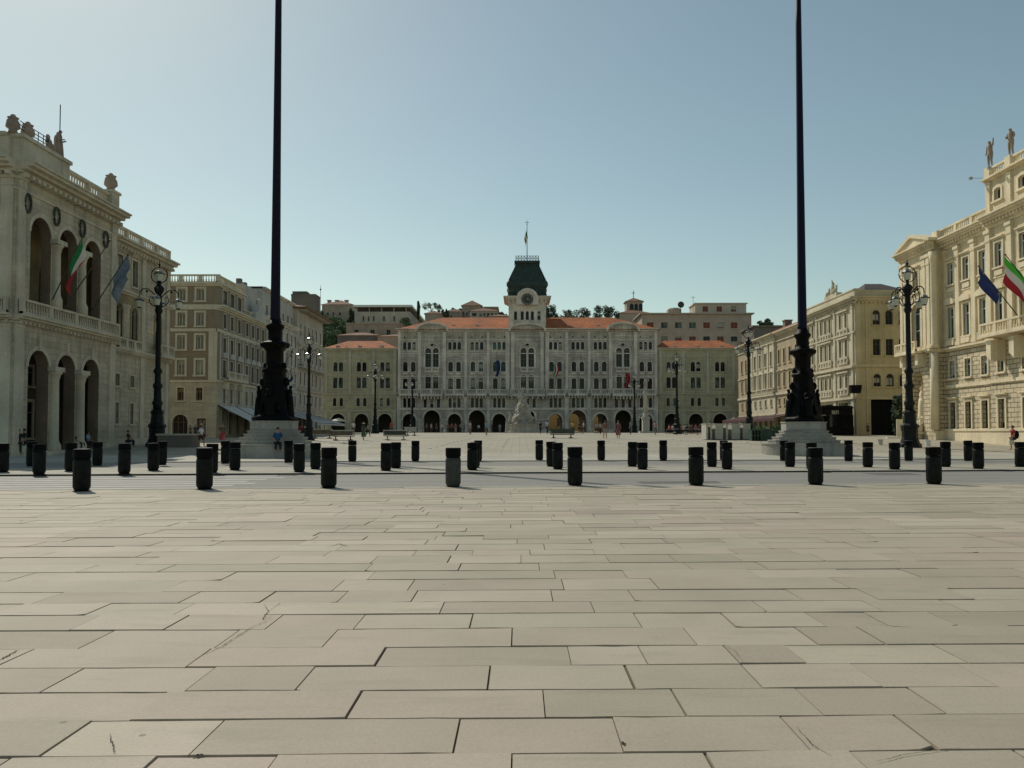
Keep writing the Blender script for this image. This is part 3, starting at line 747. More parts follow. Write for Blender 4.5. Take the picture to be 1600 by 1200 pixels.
# road markings (worn paint, 4 mm above the asphalt)
mb = MB()
def mark(t0, t1, x0, x1):
    n = max(1, int((x1 - x0) / 4))
    for i in range(n):
        a = x0 + (x1 - x0) * i / n; b = x0 + (x1 - x0) * (i + 1) / n
        mb.poly([RV(t0, a, -.046), RV(t0, b, -.046), RV(t1, b, -.046), RV(t1, a, -.046)])
for i in range(7): mark(25.3 + i * 1.12, 25.85 + i * 1.12, -34, -9.2 + (i % 3) * .3)
mark(29.0, 29.13, -6.4, -1.0); mark(29.0, 29.13, 3.3, 8.0); mark(29.0, 29.13, 12.0, 17.8); mark(29.0, 29.13, 24, 30)
mark(32.75, 32.87, -34, 60); mark(25.0, 25.12, -9, 60); mark(43.4, 43.52, -60, 60)
struct(mb.build('road_markings', 'roadpaint'))
mb = MB()
for t0, x0, w_, d_ in ((26.4, 4, 2.6, 1.1), (30.2, -14, 3.4, .9), (27.6, 22, 4.0, 1.3), (43.9, 8, 3.0, 1.0), (41.2, -12, 5.0, .9), (30.8, 14, 1.8, 1.4)): mb.poly([RV(t0, x0, -.0465), RV(t0, x0 + w_, -.0465), RV(t0 + d_, x0 + w_ + .1, -.0465), RV(t0 + d_, x0 - .1, -.0465)])
M['patch'] = plain('patch', (.12, .115, .105), .9, 0, .3, 6); struct(mb.build('road_patches', 'patch'))
pr = None
for i, (t0, x0) in enumerate(((33.05, -9), (33.05, 12.5), (25.0, 3.2), (25.0, -16), (47.2, 2), (47.2, 22))):
    if pr is None:
        mb = MB(); mb.box(-.35, .35, -.2, .2, 0, .012)
        for k in range(7): mb.box(-.3 + k * .09, -.26 + k * .09, -.16, .16, .0121, .02)
        pr = mb.build('drain_grate', 'iron'); tag(pr, 'small dark iron drain grate let into the road beside the kerb', 'drain grate', 'drain grates along the kerbs'); c = pr
    else: c = pr.copy(); C.objects.link(c)
    c.location = RV(t0, x0, -.048)
# little pale studs let into the square
studs = [(702, 693), (708, 691.3), (714.5, 690), (721, 688.8), (726, 687.6), (731, 686.5), (735, 685.6), (785, 698), (787.5, 695), (790, 692), (792, 689.5), (794, 687),
         (855, 684), (860, 685.6), (865, 687.2), (868, 688.6), (875, 692), (883, 695), (506, 691.5), (518, 697.5), (536, 691), (536, 695.5), (567, 692), (579, 690.5), (590, 689.5), (599, 687), (611, 687), (632, 693),
         (672, 701), (682, 698.5), (691, 696), (697, 694), (641, 698), (560, 703), (949, 690), (958, 692), (967, 693.5), (979, 695), (996, 687.5), (1006, 688.5), (1051, 687), (1063, 688), (1058, 694.5), (1074, 696.5), (1091, 690.5), (1148, 689.5), (1167, 690.8), (1171, 697), (1189, 691.5), (1340, 701.5), (1352, 704)]
pr = None
for q in studs:
    g = G(*q)
    if pr is None:
        mb = MB(); mb.lathe(g[0], g[1], [(.17, g[2] + .004), (.165, g[2] + .035), (.13, g[2] + .05)], 12)
        pr = mb.build('ground_light', 'studs'); tag(pr, 'small pale round stud light set flush in the grey paving', 'ground light', 'stud lights set in the square'); base_z = pr.location.z - g[2]
    else:
        c = pr.copy(); C.objects.link(c); c.location = (g[0], g[1], g[2] + base_z)
# ---------------------------------------------------------------- bollards
def make_bollard(mat='bollardbody'):
    t = thing('bollard', '', 'bollard', (0, 0, 0), 'black steel bollards along the roads')
    b = MB(); b.lathe(0, 0, [(.24, -.01), (.24, .012), (.235, .016)], 20); b.build('base_plate', 'iron', t)
    b = MB(); b.lathe(0, 0, [(.175, .017), (.20, .06), (.225, .12), (.228, .80), (.215, .86)], 24); b.build('body', mat, t, True)
    n = MB(); n.lathe(0, 0, [(.208, .861), (.208, .895)], 20); n.build('neck', 'black', t, True)
    c = MB(); c.lathe(0, 0, [(.226, .901), (.228, 1.13), (.222, 1.147)], 24); c.lathe(0, 0, [(.205, 1.1475), (.2, 1.157)], 24, m=1); c.build('cap', ['bollard', 'bollardtop'], t, False)
    return t
rowA = [(127.5, 768), (319.5, 765), (513.5, 763), (708, 761.5), (898.5, 759.5), (1088, 759), (1274.5, 758), (1459.5, 757)]
rowB = [(4, 738.5), (61, 742), (194, 741), (331, 739.5), (467.5, 738), (603, 736), (738, 735), (871.7, 733.8), (1004, 734), (1136, 734), (1268, 733), (1398, 734), (1529, 733)]
rowC = [(110, 737), (239.5, 736), (367, 735), (493, 733.5), (618.5, 732), (742, 731), (861.5, 729.5), (988, 729.5), (1112.5, 730), (1234.5, 730), (1356, 730.5), (1477.5, 730), (1594, 730)]
rowD = [(49, 729), (152, 728), (253, 727), (352, 725), (451, 723.5), (550.5, 722), (649, 721), (747, 720.5), (842.7, 719.5), (939.5, 719.5), (1036.5, 719.5), (1131, 720), (1225, 720.5), (1326, 721), (1420, 720.5), (1513, 720.5)]
ORD = ['first', 'second', 'third', 'fourth', 'fifth', 'sixth', 'seventh', 'eighth', 'ninth', 'tenth', 'eleventh', 'twelfth', 'thirteenth', 'fourteenth', 'fifteenth', 'sixteenth']
proto = make_bollard(); first = True
def at_ground(px, py, z):
    r = ray(px, py); t = (z - CZ) / r[2]; return (r[0] * t, r[1] * t, z)
for row, z, desc in ((rowA, .0, 'in the nearest row, on slab paving'), (rowB, .016, 'in the front row between the two roads'),
                     (rowC, .016, 'in the back row between the two roads'), (rowD, .006, 'in the farthest row, at the edge of the square')):
    for i, (px, py) in enumerate(row):
        o = proto if first else copy_tree(proto); first = False
        o.location = at_ground(px, py - .6, z); o.rotation_euler = (random.gauss(0, .009), random.gauss(0, .009), i * .9); o.scale.z = random.uniform(.985, 1.015)
        if row is rowA and i == 3:
            o['label'] = 'bollard with a grey body under a black cap, between two all black ones in the nearest row'
            g = make_bollard('bollardgrey'); g.location = o.location
            for ch in list(o.children): bpy.data.objects.remove(ch)
            bpy.data.objects.remove(o); g['label'] = 'bollard with a grey body under its black cap, in the nearest row'
            continue
        o['label'] = '%s black bollard from the left %s' % (ORD[i], desc)
# ---------------------------------------------------------------- flagpole monuments
def make_flagpole(loc, label, polemat):
    x, y, z = 0, 0, 0; t = thing('flagpole_monument', label, 'monument', (0, 0, 0), 'pair of tall flagpole monuments')
    b = MB(); b.lathe(0, 0, [(2.88, -.1), (2.88, .76), (2.93, .77), (2.93, .86)], 56)
    ped = b.build('pedestal', 'pedstone', t)
    for k, (r, z0, z1) in enumerate(((2.42, .861, 1.09), (2.14, 1.091, 1.31), (1.88, 1.311, 1.53), (1.66, 1.531, 1.74))):
        s = MB(); s.lathe(0, 0, [(r, z0), (r, z1 - .075), (r + .045, z1 - .07), (r + .045, z1)], 8, rot=math.pi / 8); s.build('step', 'pedstone', ped)
    s = MB(); s.lathe(0, 0, [(1.52, 1.741), (1.52, 2.28), (1.58, 2.29), (1.58, 2.36)], 8, rot=math.pi / 8); s.build('plinth', 'pedstone', ped)
    q = MB(); q.lathe(0, 0, [(1.32, 2.361), (1.36, 2.45), (1.36, 2.6), (1.15, 2.72), (1.05, 2.9), (.98, 3.4), (.90, 4.0), (.80, 4.5), (.70, 5.0), (.66, 5.5), (.76, 5.62), (.74, 5.75), (.58, 5.86), (.53, 6.2), (.52, 6.9), (.60, 7.0), (.70, 7.12), (.90, 7.25), (.92, 7.42), (.80, 7.5),
                      (.50, 7.56), (.44, 7.8), (.43, 8.25), (.50, 8.35), (.58, 8.5), (.56, 8.62), (.42, 8.7), (.36, 8.95)], 28, wob=lambda a, z: .05 * math.sin(a * 8) * (1 if z < 7.5 else .4))
    f = q
    for k in range(12):                                        # leafwork, masks and swags modelled on the base
        a = k * math.pi / 6; c, s_ = math.cos(a), math.sin(a)
        f.ball((c * .80, s_ * .80, 7.30), .13, .13, .16, 8)
        if k % 3 == 0: f.ball((c * .62, s_ * .62, 5.95), .16, .16, .24, 8); f.ball((c * .78, s_ * .78, 4.9), .22, .22, .30, 8)
        if k % 2 == 0: f.tube([(c * .98, s_ * .98, 2.7), (c * 1.12, s_ * 1.12, 3.1), (c * .95, s_ * .95, 3.6)], [.10, .13, .05], 6)
    q.build('bronze_base', 'bronze', t, True)
    for k in range(4):
        a = k * math.pi / 2 + .05
        statue('bronze_figure', 'bronze', (math.cos(a) * 1.0, math.sin(a) * 1.0, 2.60), a + math.pi / 2, 2.15, 'hold' if k % 2 else 'stand', t)
    p = MB(); p.tube([(0, 0, 8.95), (0, 0, 9.2), (0, 0, 20), (0, 0, 31), (0, 0, 33.4)], [.36, .315, .255, .205, .19], 20); p.build('pole', polemat, t, True)
    p = MB(); p.ball((0, 0, 33.7), .3, .3, .3, 12); p.lathe(0, 0, [(.22, 33.35), (.22, 33.45)], 16); p.build('finial', 'bronze', t, True)
    t.location = loc
    return t
rp = at_ground(1256, 713, 0); lp = at_ground(428, 716.5, 0)
def pushback(p, r): d = math.hypot(p[0], p[1]); return (p[0] * (d + r) / d, p[1] * (d + r) / d, 0)
RP = pushback(rp, 2.85); LP = pushback(lp, 2.85)
make_flagpole(RP, 'bronze flagpole monument with a deep blue pole, nobody sitting on its steps', 'poleblue')
make_flagpole(LP, 'bronze flagpole monument with a purple pole, a person in blue on its steps', 'polepurple')
# ---------------------------------------------------------------- lamps
def lantern(mb, c, s, hang=True):
    x, y, z = c
    mb.lathe(x, y, [(.02 * s, z - .40 * s), (.06 * s, z - .38 * s), (.16 * s, z - .32 * s)], 8, m=1)
    mb.lathe(x, y, [(.17 * s, z - .318 * s), (.27 * s, z + .10 * s)], 8, m=0)
    mb.lathe(x, y, [(.34 * s, z + .102 * s), (.34 * s, z + .14 * s), (.27 * s, z + .16 * s)], 8, m=1)
    mb.lathe(x, y, [(.25 * s, z + .161 * s), (.20 * s, z + .27 * s), (.10 * s, z + .33 * s), (.03 * s, z + .36 * s), (.03 * s, z + .46 * s)], 8, m=2)
def make_lamp(label, loc, H, rz=.3, big=True, group=None, nl=4):
    """cast iron candelabrum of height H with a ringed top lantern and hanging lanterns"""
    t = thing('street_lamp', label, 'street lamp', (0, 0, 0), group or 'ornate iron lamps of the square')
    k = H / 15.0
    b = MB(); b.lathe(0, 0, [(r * k, z * k) for r, z in ((.86, 0), (.84, .25), (.72, .35), (.58, .8), (.60, 1.5), (.70, 1.6), (.66, 1.75), (.50, 1.9), (.44, 2.6), (.52, 2.75), (.40, 2.95))], 8, rot=.39)
    b.build('base', 'iron', t)
    s = MB(); pr = [(.32, 2.96), (.34, 3.3), (.42, 3.5), (.30, 3.7), (.27, 4.6), (.36, 4.75), (.36, 4.95), (.25, 5.1), (.23, 5.8), (.34, 5.95), (.33, 6.1), (.21, 6.3), (.19, 8.0), (.18, 10.6), (.26, 10.75), (.30, 10.95), (.24, 11.1), (.28, 11.3), (.22, 11.5), (.20, 12.2), (.34, 12.45), (.40, 12.7), (.30, 12.85), (.12, 13.0), (.10, 13.2)]
    s.lathe(0, 0, [(r * k, z * k) for r, z in pr], 14); s.build('shaft', 'iron', t, True)
    for i in range(nl):
        a = rz + i * 2 * math.pi / nl; c, s_ = math.cos(a), math.sin(a)
        pts = [(r * k * c, r * k * s_, z * k) for r, z in ((.2, 12.0), (.5, 12.35), (.85, 12.62), (1.2, 12.6), (1.42, 12.35), (1.45, 12.0))]
        m = MB(); m.tube(pts, .045 * k, 6)
        m.tube([(r * k * c, r * k * s_, z * k) for r, z in ((.22, 11.2), (.55, 11.35), (.75, 11.7), (.62, 12.05), (.42, 11.95), (.45, 11.75))], .04 * k, 6)
        m.ball((.9 * k * c, .9 * k * s_, 12.42 * k), .1 * k, .1 * k, .12 * k, 6); ar = m.build('arm', 'iron', t, True)
        l = MB(); lantern(l, (1.45 * k * c, 1.45 * k * s_, 11.5 * k), 1.18 * k); l.build('lantern', ['lampglass', 'iron', 'lampcap'], t)
    l = MB(); lantern(l, (0, 0, 13.7 * k), 1.32 * k); l.build('lantern', ['lampglass', 'iron', 'lampcap'], t)
    g = MB(); n = 20; g.tube([(.66 * k * math.cos(2 * math.pi * j / n), 0, (13.75 + .66 * math.sin(2 * math.pi * j / n)) * k) for j in range(n + 1)], .04 * k, 6)
    g.tube([(0, 0, 14.35 * k), (0, 0, 15 * k)], [.07 * k, .02 * k], 6); g.ball((0, 0, 14.6 * k), .11 * k, .11 * k, .11 * k, 8); g.build('ring', 'iron', t, True)
    t.location = loc; return t
def lamp_px(label, px, pb, pt, dist=None, **kw):
    g = G(px, pb) if dist is None else PY(px, pb, dist); h = PY(px, pt, g[1])[2] - (gz(g[0], g[1]) if dist else g[2])
    return make_lamp(label, (g[0], g[1], gz(g[0], g[1])), h, **kw)
lamp_px('tall ornate iron lamp in front of the loggia palace, beside the stone trough', 245, 698, 406)
lamp_px('tall ornate iron lamp standing before the sunlit rusticated palace corner', 1422, 699, 404, rz=.5)
lamp_px('iron lamp before the white cafe awning, its foot by the sitting-out area', 482, 688, 518, rz=.1)
lamp_px('iron lamp in front of the yellow wing, behind the white topped bench', 586, 680, 563, dist=118)
lamp_px('iron lamp in front of the far arcade, third window bay of the town hall', 644, 676.5, 578, dist=160, rz=.1)
lamp_px('iron lamp standing beside the slender statue column', 991.5, 676.5, 580, dist=158, rz=.5)
lamp_px('iron lamp before the right hand wing, next to the seated crowd', 1058, 679.5, 549, dist=112, rz=.2)
lamp_px('iron lamp beside the pale planter boxes and the red awning', 1171, 687, 506, rz=.0)
# ---------------------------------------------------------------- fountain and statue column
M['creambox'] = plain('creambox', (.46, .44, .37), .85, 0, .12, 2)
def frnd(s): return random.Random(s)
fl = PY(817, 676, 163)[0]; FZ = gz(0, 163) + .15; t = thing('fountain', 'tall stone fountain of piled rocks and figures before the town hall', 'fountain', (fl, 163, FZ))
mb = MB(); mb.lathe(fl, 163, [(3.3, FZ - .1), (3.3, FZ + .3), (3.0, FZ + .32), (3.0, FZ + 1.35), (3.15, FZ + 1.4), (3.15, FZ + 1.6), (2.8, FZ + 1.6), (2.7, FZ + 1.3)], 12, rot=.26); mb.build('basin', 'fountstone', t)
mb = MB(); r_ = frnd(3); ph = [r_.uniform(0, 6) for _ in range(6)]
mb.lathe(fl, 163, [(2.3, FZ + .8), (2.2, FZ + 1.6), (1.9, FZ + 2.3), (2.0, FZ + 2.8), (1.6, FZ + 3.4), (1.45, FZ + 4.0), (1.1, FZ + 4.6), (1.15, FZ + 5.2), (.8, FZ + 5.8), (.7, FZ + 6.6), (.85, FZ + 6.8), (.8, FZ + 7.0)], 22,
         wob=lambda a, z: .16 * math.sin(a * 4 + ph[int(z * 2) % 6]) + .1 * math.sin(a * 9 + z * 5)); mb.build('rock_mound', 'fountstone', t)
for a, rr, zz, h, po in ((3.3, 2.6, 1.4, 2.6, 'raise'), (-.2, 2.6, 1.4, 2.5, 'stand'), (-1.9, 1.7, 2.2, 2.0, 'sit'), (-1.1, 1.2, 3.6, 1.9, 'sit'), (2.6, 1.5, 3.6, 1.9, 'hold'), (-1.5, 1.0, 5.0, 1.7, 'sit')):
    statue('stone_figure', 'fountstone', (fl + rr * math.cos(a), 163 + rr * math.sin(a), FZ + zz), a + math.pi / 2, h, po, t)
statue('angel_figure', 'fountstone', (fl - .1, 163, FZ + 6.95), .4, 2.0, 'raise', t)
for a in (3.14, 0): 
    mb = MB(); mb.lathe(fl + 3.0 * math.cos(a), 163 - .4, [(.55, FZ), (.5, FZ + .2), (.42, FZ + 1.9), (.5, FZ + 2.1)], 8); mb.build('pillar', 'fountstone', t)
cx, cy = PY(1009, 676, 150)[0], 150; cz = gz(cx, cy); t = thing('statue_column', 'slender stone column topped by a small pale statue, on a stepped base', 'statue column', (cx, cy, cz))
mb = MB(); mb.box(cx - 1.2, cx + 1.2, cy - 1.2, cy + 1.2, cz - .1, cz + .3); mb.box(cx - .62, cx + .62, cy - .62, cy + .62, cz + .302, cz + 2.6); mb.box(cx - .75, cx + .75, cy - .75, cy + .75, cz + 2.602, cz + 2.9)
mb.lathe(cx, cy, [(.62, cz + 2.91), (.5, cz + 3.3), (.42, cz + 3.6)], 12); mb.build('pedestal', 'whitestone', t)
mb = MB(); mb.lathe(cx, cy, [(.36, cz + 3.6), (.31, cz + 6.9), (.34, cz + 7.0), (.46, cz + 7.3), (.46, cz + 7.5)], 14); mb.build('column', 'whitestone', t, True)
statue('statue', 'whitestone', (cx, cy, cz + 7.5), .2, 2.3, 'raise', t)
# ---------------------------------------------------------------- benches, blocks, planters
def make_bench(label, loc, rz, L=3.0, mats=('benchwood', 'iron'), group='benches on the square', k=1.0, rail='whitestone'):
    t = thing('park_bench', label, 'bench', (0, 0, 0), group)
    s = MB()
    for i in range(4): s.box(-L / 2, L / 2, -.28 + i * .14, -.28 + i * .14 + .12, .40, .46)
    s.box(-L / 2, L / 2, -.30, -.285, .36, .47); s.build('seat', rail, t)
    b = MB(); b.box(-L / 2 + .05, L / 2 - .05, .33, .36, .50, .92); b.build('backrest', mats[0], t)
    b = MB(); b.box(-L / 2 - .04, L / 2 + .04, .28, .42, .93, 1.03); b.build('top_rail', rail, t)
    for x in (-L / 2 + .35, L / 2 - .35):
        g = MB(); g.box(x - .20, x + .20, -.30, .34, 0, .09); g.tube([(x, -.05, .09), (x, 0, .40)], .06, 8)
        g.tube([(x - (.33 if x < 0 else -.33), -.26, .44), (x - (.40 if x < 0 else -.40), .05, .46), (x - (.36 if x < 0 else -.36), .35, .95)], .035, 6); g.build('leg', mats[1], t)
    t.location = loc; t.rotation_euler.z = rz; t.scale = (k,) * 3; return t
def bench_px(label, x0, x1, pb, rz=0.0, **kw):
    g = G((x0 + x1) / 2, pb); s = abs(x1 - x0) * g[1] / F
    make_bench(label, (g[0], g[1], g[2] - .0), rz, L=s / max(.3, abs(math.cos(rz))), **kw)
bench_px('left one of the two dark benches before the cafe tent', 487, 520, 685, rz=math.pi)
bench_px('dark bench with a pale top rail, beside the woman in green', 519, 553, 688, rz=math.pi)
bench_px('long bench with a pale steel back and legs in front of the far lamp', 600, 636, 687.5, rz=math.pi, mats=('framedark', 'steel'))
bench_px('small bench just behind the pale steel one', 632, 652, 680.5, rz=math.pi, mats=('steel', 'iron'))
bench_px('green iron bench with curled legs, to the right of the fountain', 860, 897, 684.5, rz=math.pi, mats=('framedark', 'iron'), rail='greenpaint')
g = G(272, 699); mb = MB(); sc = g[1] / F
t = thing('stone_bench_block', 'long low stone trough, body darkened for shade, with a pale rim beside the tall lamp', 'stone block', g)
w = 27 * sc; mb.box(g[0] - w, g[0] + w, g[1], g[1] + 1.8, g[2] - .1, g[2] + .95); mb.build('body', 'darkplaster', t)  # trough stands in shade, and the dark body colour carries that shade
mb = MB(); mb.box(g[0] - w - .08, g[0] + w + .08, g[1] - .08, g[1] + 1.88, g[2] + .952, g[2] + 1.1); mb.build('rim', 'whitestone', t)
pl = MB()
def planter_box(px0, px1, pb, ptop, label, mat='cream', depth=1.3, bars=True, sm='cream'):
    a = G(px0, pb); b = PY(px1, pb, a[1]); h = PY(px0, ptop, a[1])[2] - a[2]; x0, x1 = a[0], b[0]
    t = thing('planter_box', label, 'planter', ((x0 + x1) / 2, a[1], a[2]), 'boxes along the cafe terrace')
    m = MB(); m.box(x0, x1, a[1], a[1] + depth, a[2] + .06, a[2] + h); m.build('body', mat, t)
    m = MB(); n = 3
    for i in range(n + 1 if bars else 0): x = x0 + (x1 - x0) * i / n; m.box(x - .04, x + .04, a[1] - .03, a[1] + depth + .03, a[2], a[2] + h + .03)
    m.box(x0 - .02, x1 + .02, a[1] - .045, a[1] - .004, a[2] + h * .48, a[2] + h * .55); m.box(x0 - .05, x1 + .05, a[1] - .05, a[1] + depth + .05, a[2] + h + .001, a[2] + h + .07); m.build('slats', sm, t)
    return a, x0, x1, h
for (a_, b_, lb) in ((1103.5, 1106.5, 'narrow pale post box at the left end of the terrace row'), (1110, 1112.5, 'narrow pale post box, second from the left in the terrace row'), (1118, 1130, 'wide grey fronted box, left one of three in the terrace row'),
                     (1134.5, 1137.5, 'narrow pale post box between two wide grey boxes'), (1143.5, 1156.5, 'wide grey fronted box, middle one of three in the terrace row'), (1161, 1173, 'wide grey fronted box beside the iron lamp')):
    planter_box(a_, b_, 687.5, 663, lb, 'creambox', 2.2, bars=False)
# ---------------------------------------------------------------- town hall
M['revealshade'] = stone('revealshade', (.23, .17, .12), var=.3)  # loggia arch reveals: little light reaches them, painted as a darker brown
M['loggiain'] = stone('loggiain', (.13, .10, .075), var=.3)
def town_hall():
    Y = 185.0; gzv = gz(0, Y); T = FY(Y); S = Y / F
    X = lambda px: PY(px, 600, Y)[0]
    Z = lambda py: PY(824, py, Y)[2]
    CX = X(824); D = lambda off: CX + off * S          # offset in photo px from the tower axis
    t = thing('town_hall', 'grey stone town hall with arcades, orange roof and a green topped clock tower', 'town hall', (CX, Y + 8, gzv))
    w = MB(); tr = MB()
    b0 = gzv - .2
    zA, zB, zC, zD, zE, zF = Z(639), Z(618), Z(588.5), Z(562), Z(530.5), Z(517)
    bays = [(-185, 'n'), (-149.5, 'g'), (-114, 'n'), (-79, 'm'), (-44, 'n'), (0, 'c'), (44, 'n'), (79, 'm'), (114, 'n'), (149.5, 'g'), (185, 'n')]
    edges = [-203, -168, -131.5, -96.5, -61.5, -27, 27, 61.5, 96.5, 131.5, 168, 203]
    rnd = random.Random(4)
    gl = lambda: rnd.choice(['glass', 'glass', 'glass', 'glassblue', 'glassteal', 'glass'])
    for (off, kind), e0, e1 in zip(bays, edges, edges[1:]):
        u0, u1, c = D(e0), D(e1), D(off); big = kind in 'gcm'
        wa = (25 if big else 20.5) * S; ha = Z(641 if big else 646.5) - gzv
        band(w, T, u0, u1, b0, zA, [(c, gzv - .02, wa, ha, True)], reveal=.8)
        ring = outline((c, gzv + .1, wa, ha - .1, True)); o2 = outline((c, gzv + .1, wa, ha - .1, True), .38)
        for (a, b), (p, q) in zip(zip(ring[1:], ring[2:-1]), zip(o2[1:], o2[2:-1])):
            tr.poly([T(*a, -.06), T(*b, -.06), T(*q, -.06), T(*p, -.06)]); tr.poly([T(*p, -.06), T(*q, -.06), T(*q, 0), T(*p, 0)])
        # mezzanine
        if kind in 'nm': ops = [(D(off + k * 7.0), Z(637), 4.9 * S, 15 * S, .55) for k in (-1, 0, 1)]
        else: ops = [(D(off + k * 10.5), Z(637), 5.2 * S, 15 * S, .5) for k in (-1, 0, 1)]
        band(w, T, u0, u1, zA, zB, ops, reveal=.3); window(t, T, ops, 'greytrim', gl(), sw=.12, bars=(1, 1), fw=.06, fr='framedark', blinds=.12)
        # main floor (balcony)
        if kind in 'nm': ops = [(D(off + k * 6.2), Z(608), 7.4 * S, 17 * S, .45) for k in (-1, 1)]
        else: ops = [(D(off + k * 6.0), Z(607), 8.6 * S, 21 * S, .4) for k in (-1, 1)]
        if kind in 'nm':
            band(w, T, u0, u1, zB, zC, ops, reveal=.3); window(t, T, ops, 'greytrim', gl(), sw=.16, sill=0, bars=(1, 1), fw=.07, fr='framedark', blinds=.15)
            ops = [(D(off + k * 6.2), Z(580.5), 7.2 * S, 15.5 * S, True) for k in (-1, 1)]
            band(w, T, u0, u1, zC, zD, ops, reveal=.3); window(t, T, ops, 'greytrim', gl(), sw=.16, bars=(1, 1), fw=.07, fr='framedark', blinds=.15)
            for k in (-1, 1):                                   # little parapet under each upper light
                tr.tb(T, D(off + k * 6.2) - 3.9 * S, D(off + k * 6.2) + 3.9 * S, Z(585), Z(582.2), -.28, 0)
            ops = [(D(off + k * 7.4), Z(546.5), 5.3 * S, 12.5 * S, True) for k in (-1, 0, 1)]
            band(w, T, u0, u1, zD, zE, ops, reveal=.3); window(t, T, ops, 'greytrim', gl(), sw=.12, bars=(1, 1), fw=.06, fr='framedark', blinds=.12)
            ops = [(D(off + k * 8), Z(528), 2.3 * S, 2.6 * S, False) for k in (-1, 1)]
            band(w, T, u0, u1, zE, zF, ops, reveal=.3)
            window(t, T, ops, 'greytrim', 'glass', sw=0, bars=(0, 0), fw=.05, name='attic_vent')
            # blind segmental arch over the pairs and sunk panels
            c0 = c; hw = 14 * S; zz = Z(561.5)
            for k in range(10):
                a0, a1 = math.pi * (k / 10), math.pi * ((k + 1) / 10)
                P = lambda a, g: (c0 + (hw + g) * math.cos(a), zz + (6.5 * S + g) * math.sin(a))
                pa, pb, pc, pd = P(a0, 0), P(a1, 0), P(a1, .16), P(a0, .16); tr.prism(T, [pa, pb, pc, pd], -.07, .02)
            tr.tb(T, u0 + .5, u1 - .5, Z(550), Z(548.6), -.1, 0)
            balustrade(tr, T, c - 15 * S, c + 15 * S, Z(616.5), 1.2, d=-.95, pier=2.1, step=.4, th=.22)
            tr.tb(T, c - 15.6 * S, c + 15.6 * S, Z(618.4), Z(616.6), -1.05, 0)
            for k in range(-3, 4): tr.tb(T, c + k * 4.6 * S - .12, c + k * 4.6 * S + .12, Z(622), Z(618.5), -.7, 0)
        else:
            ops2 = [(D(off + k * 6.0), Z(607), 8.6 * S, 21 * S, .4) for k in (-1, 1)]
            band(w, T, u0, u1, zB, Z(582), ops2, reveal=.4); window(t, T, ops2, 'greytrim', 'glass', sw=.18, sill=0, bars=(1, 2), fw=.08, name='balcony_door')
            ops3 = [(D(off + k * 6.0), Z(573.5), 9.0 * S, 30 * S, True) for k in (-1, 1)]
            band(w, T, u0, u1, Z(582), Z(541.5), ops3, reveal=.5); window(t, T, ops3, 'greytrim', 'glass', sw=.2, bars=(1, 2), fw=.08, name='tracery_window')
            band(w, T, u0, u1, Z(541.5), Z(532), [(c, Z(540.5), 4.6 * S, 4.6 * S, True)], reveal=.3)
            r = MB(); zc = Z(538.3); r.poly([T(c + 2.3 * S * math.cos(k * math.pi / 8), zc + 2.3 * S * math.sin(k * math.pi / 8), .2) for k in range(16)]); r.build('rosette', 'glass', t)
            band(w, T, u0, u1, Z(532), zF)
            for g0, g1 in ((11.5, 13.2), (15.5, 16.6)):          # moulded arch round the tracery
                zz = Z(548)
                for k in range(14):
                    a0, a1 = math.pi * k / 14, math.pi * (k + 1) / 14
                    q = [(c + g * S * math.cos(a), zz + g * S * math.sin(a)) for g, a in ((g0, a0), (g0, a1), (g1, a1), (g1, a0))]; tr.prism(T, q, -.12, .02)
                for s_ in (-1, 1): x = sorted((c + s_ * g0 * S, c + s_ * g1 * S)); tr.tb(T, x[0], x[1], Z(574), zz, -.12, .02)
            balustrade(tr, T, c - 11 * S, c + 11 * S, Z(580.5), .8, d=-.4, pier=1.6, step=.34, th=.2); tr.tb(T, c - 12 * S, c + 12 * S, Z(582), Z(580.6), -.5, 0)
            bw = 17 if kind == 'g' else 27
            balustrade(tr, T, c - bw * S, c + bw * S, Z(617), 1.35, d=-1.35, pier=2.1, step=.42, th=.25); tr.tb(T, c - (bw + .8) * S, c + (bw + .8) * S, Z(619.6), Z(617.1), -1.5, 0)
            for k in range(-3, 4): tr.tb(T, c + k * bw * .3 * S - .15, c + k * bw * .3 * S + .15, Z(624), Z(619.7), -1.1, 0)
            pw = 20.0 if kind == 'g' else 23.5
            for s_ in (-1, 1): pilaster(tr, T, c + s_ * (pw - .5) * S, Z(616), Z(519), .72, .35, cap=.8)
            if kind == 'c':
                for s_ in (-1, 1): pilaster(tr, T, c + s_ * 31 * S, Z(616), Z(519), .85, .3, cap=.8)
            hw = (23.5 if kind == 'g' else 27) * S; zz = Z(518.2); hh = (12 if kind == 'g' else 11) * S    # segmental pediment
            pts = [(c + hw * math.cos(math.pi * k / 18), zz + hh * math.sin(math.pi * k / 18) ** .8) for k in range(19)]
            w.prism(T, pts, -.32, 3.5); n = len(pts)
            pts2 = [(c + (hw + .38) * math.cos(math.pi * k / 18), zz + (hh + .42) * math.sin(math.pi * k / 18) ** .8) for k in range(19)]
            for k in range(n - 1): tr.prism(T, [pts[k], pts[k + 1], pts2[k + 1], pts2[k]], -.75, 3.6)
            orn = MB()
            for k in range(-4, 5):
                if abs(k) < 4: orn.ball(T(c + k * 3.6 * S, zz + .32 * (1.15 - abs(k) * .16) + .3, -.36), .24, .12, .42 - .04 * abs(k), 8)
            orn.build('pediment_relief', 'greytrim', t, True)
            tr.tb(T, c - hw, c + hw, Z(525.5), Z(524.2), -.16, 0); tr.tb(T, c - 13 * S, c + 13 * S, Z(531.5), Z(530.5), -.1, 0)
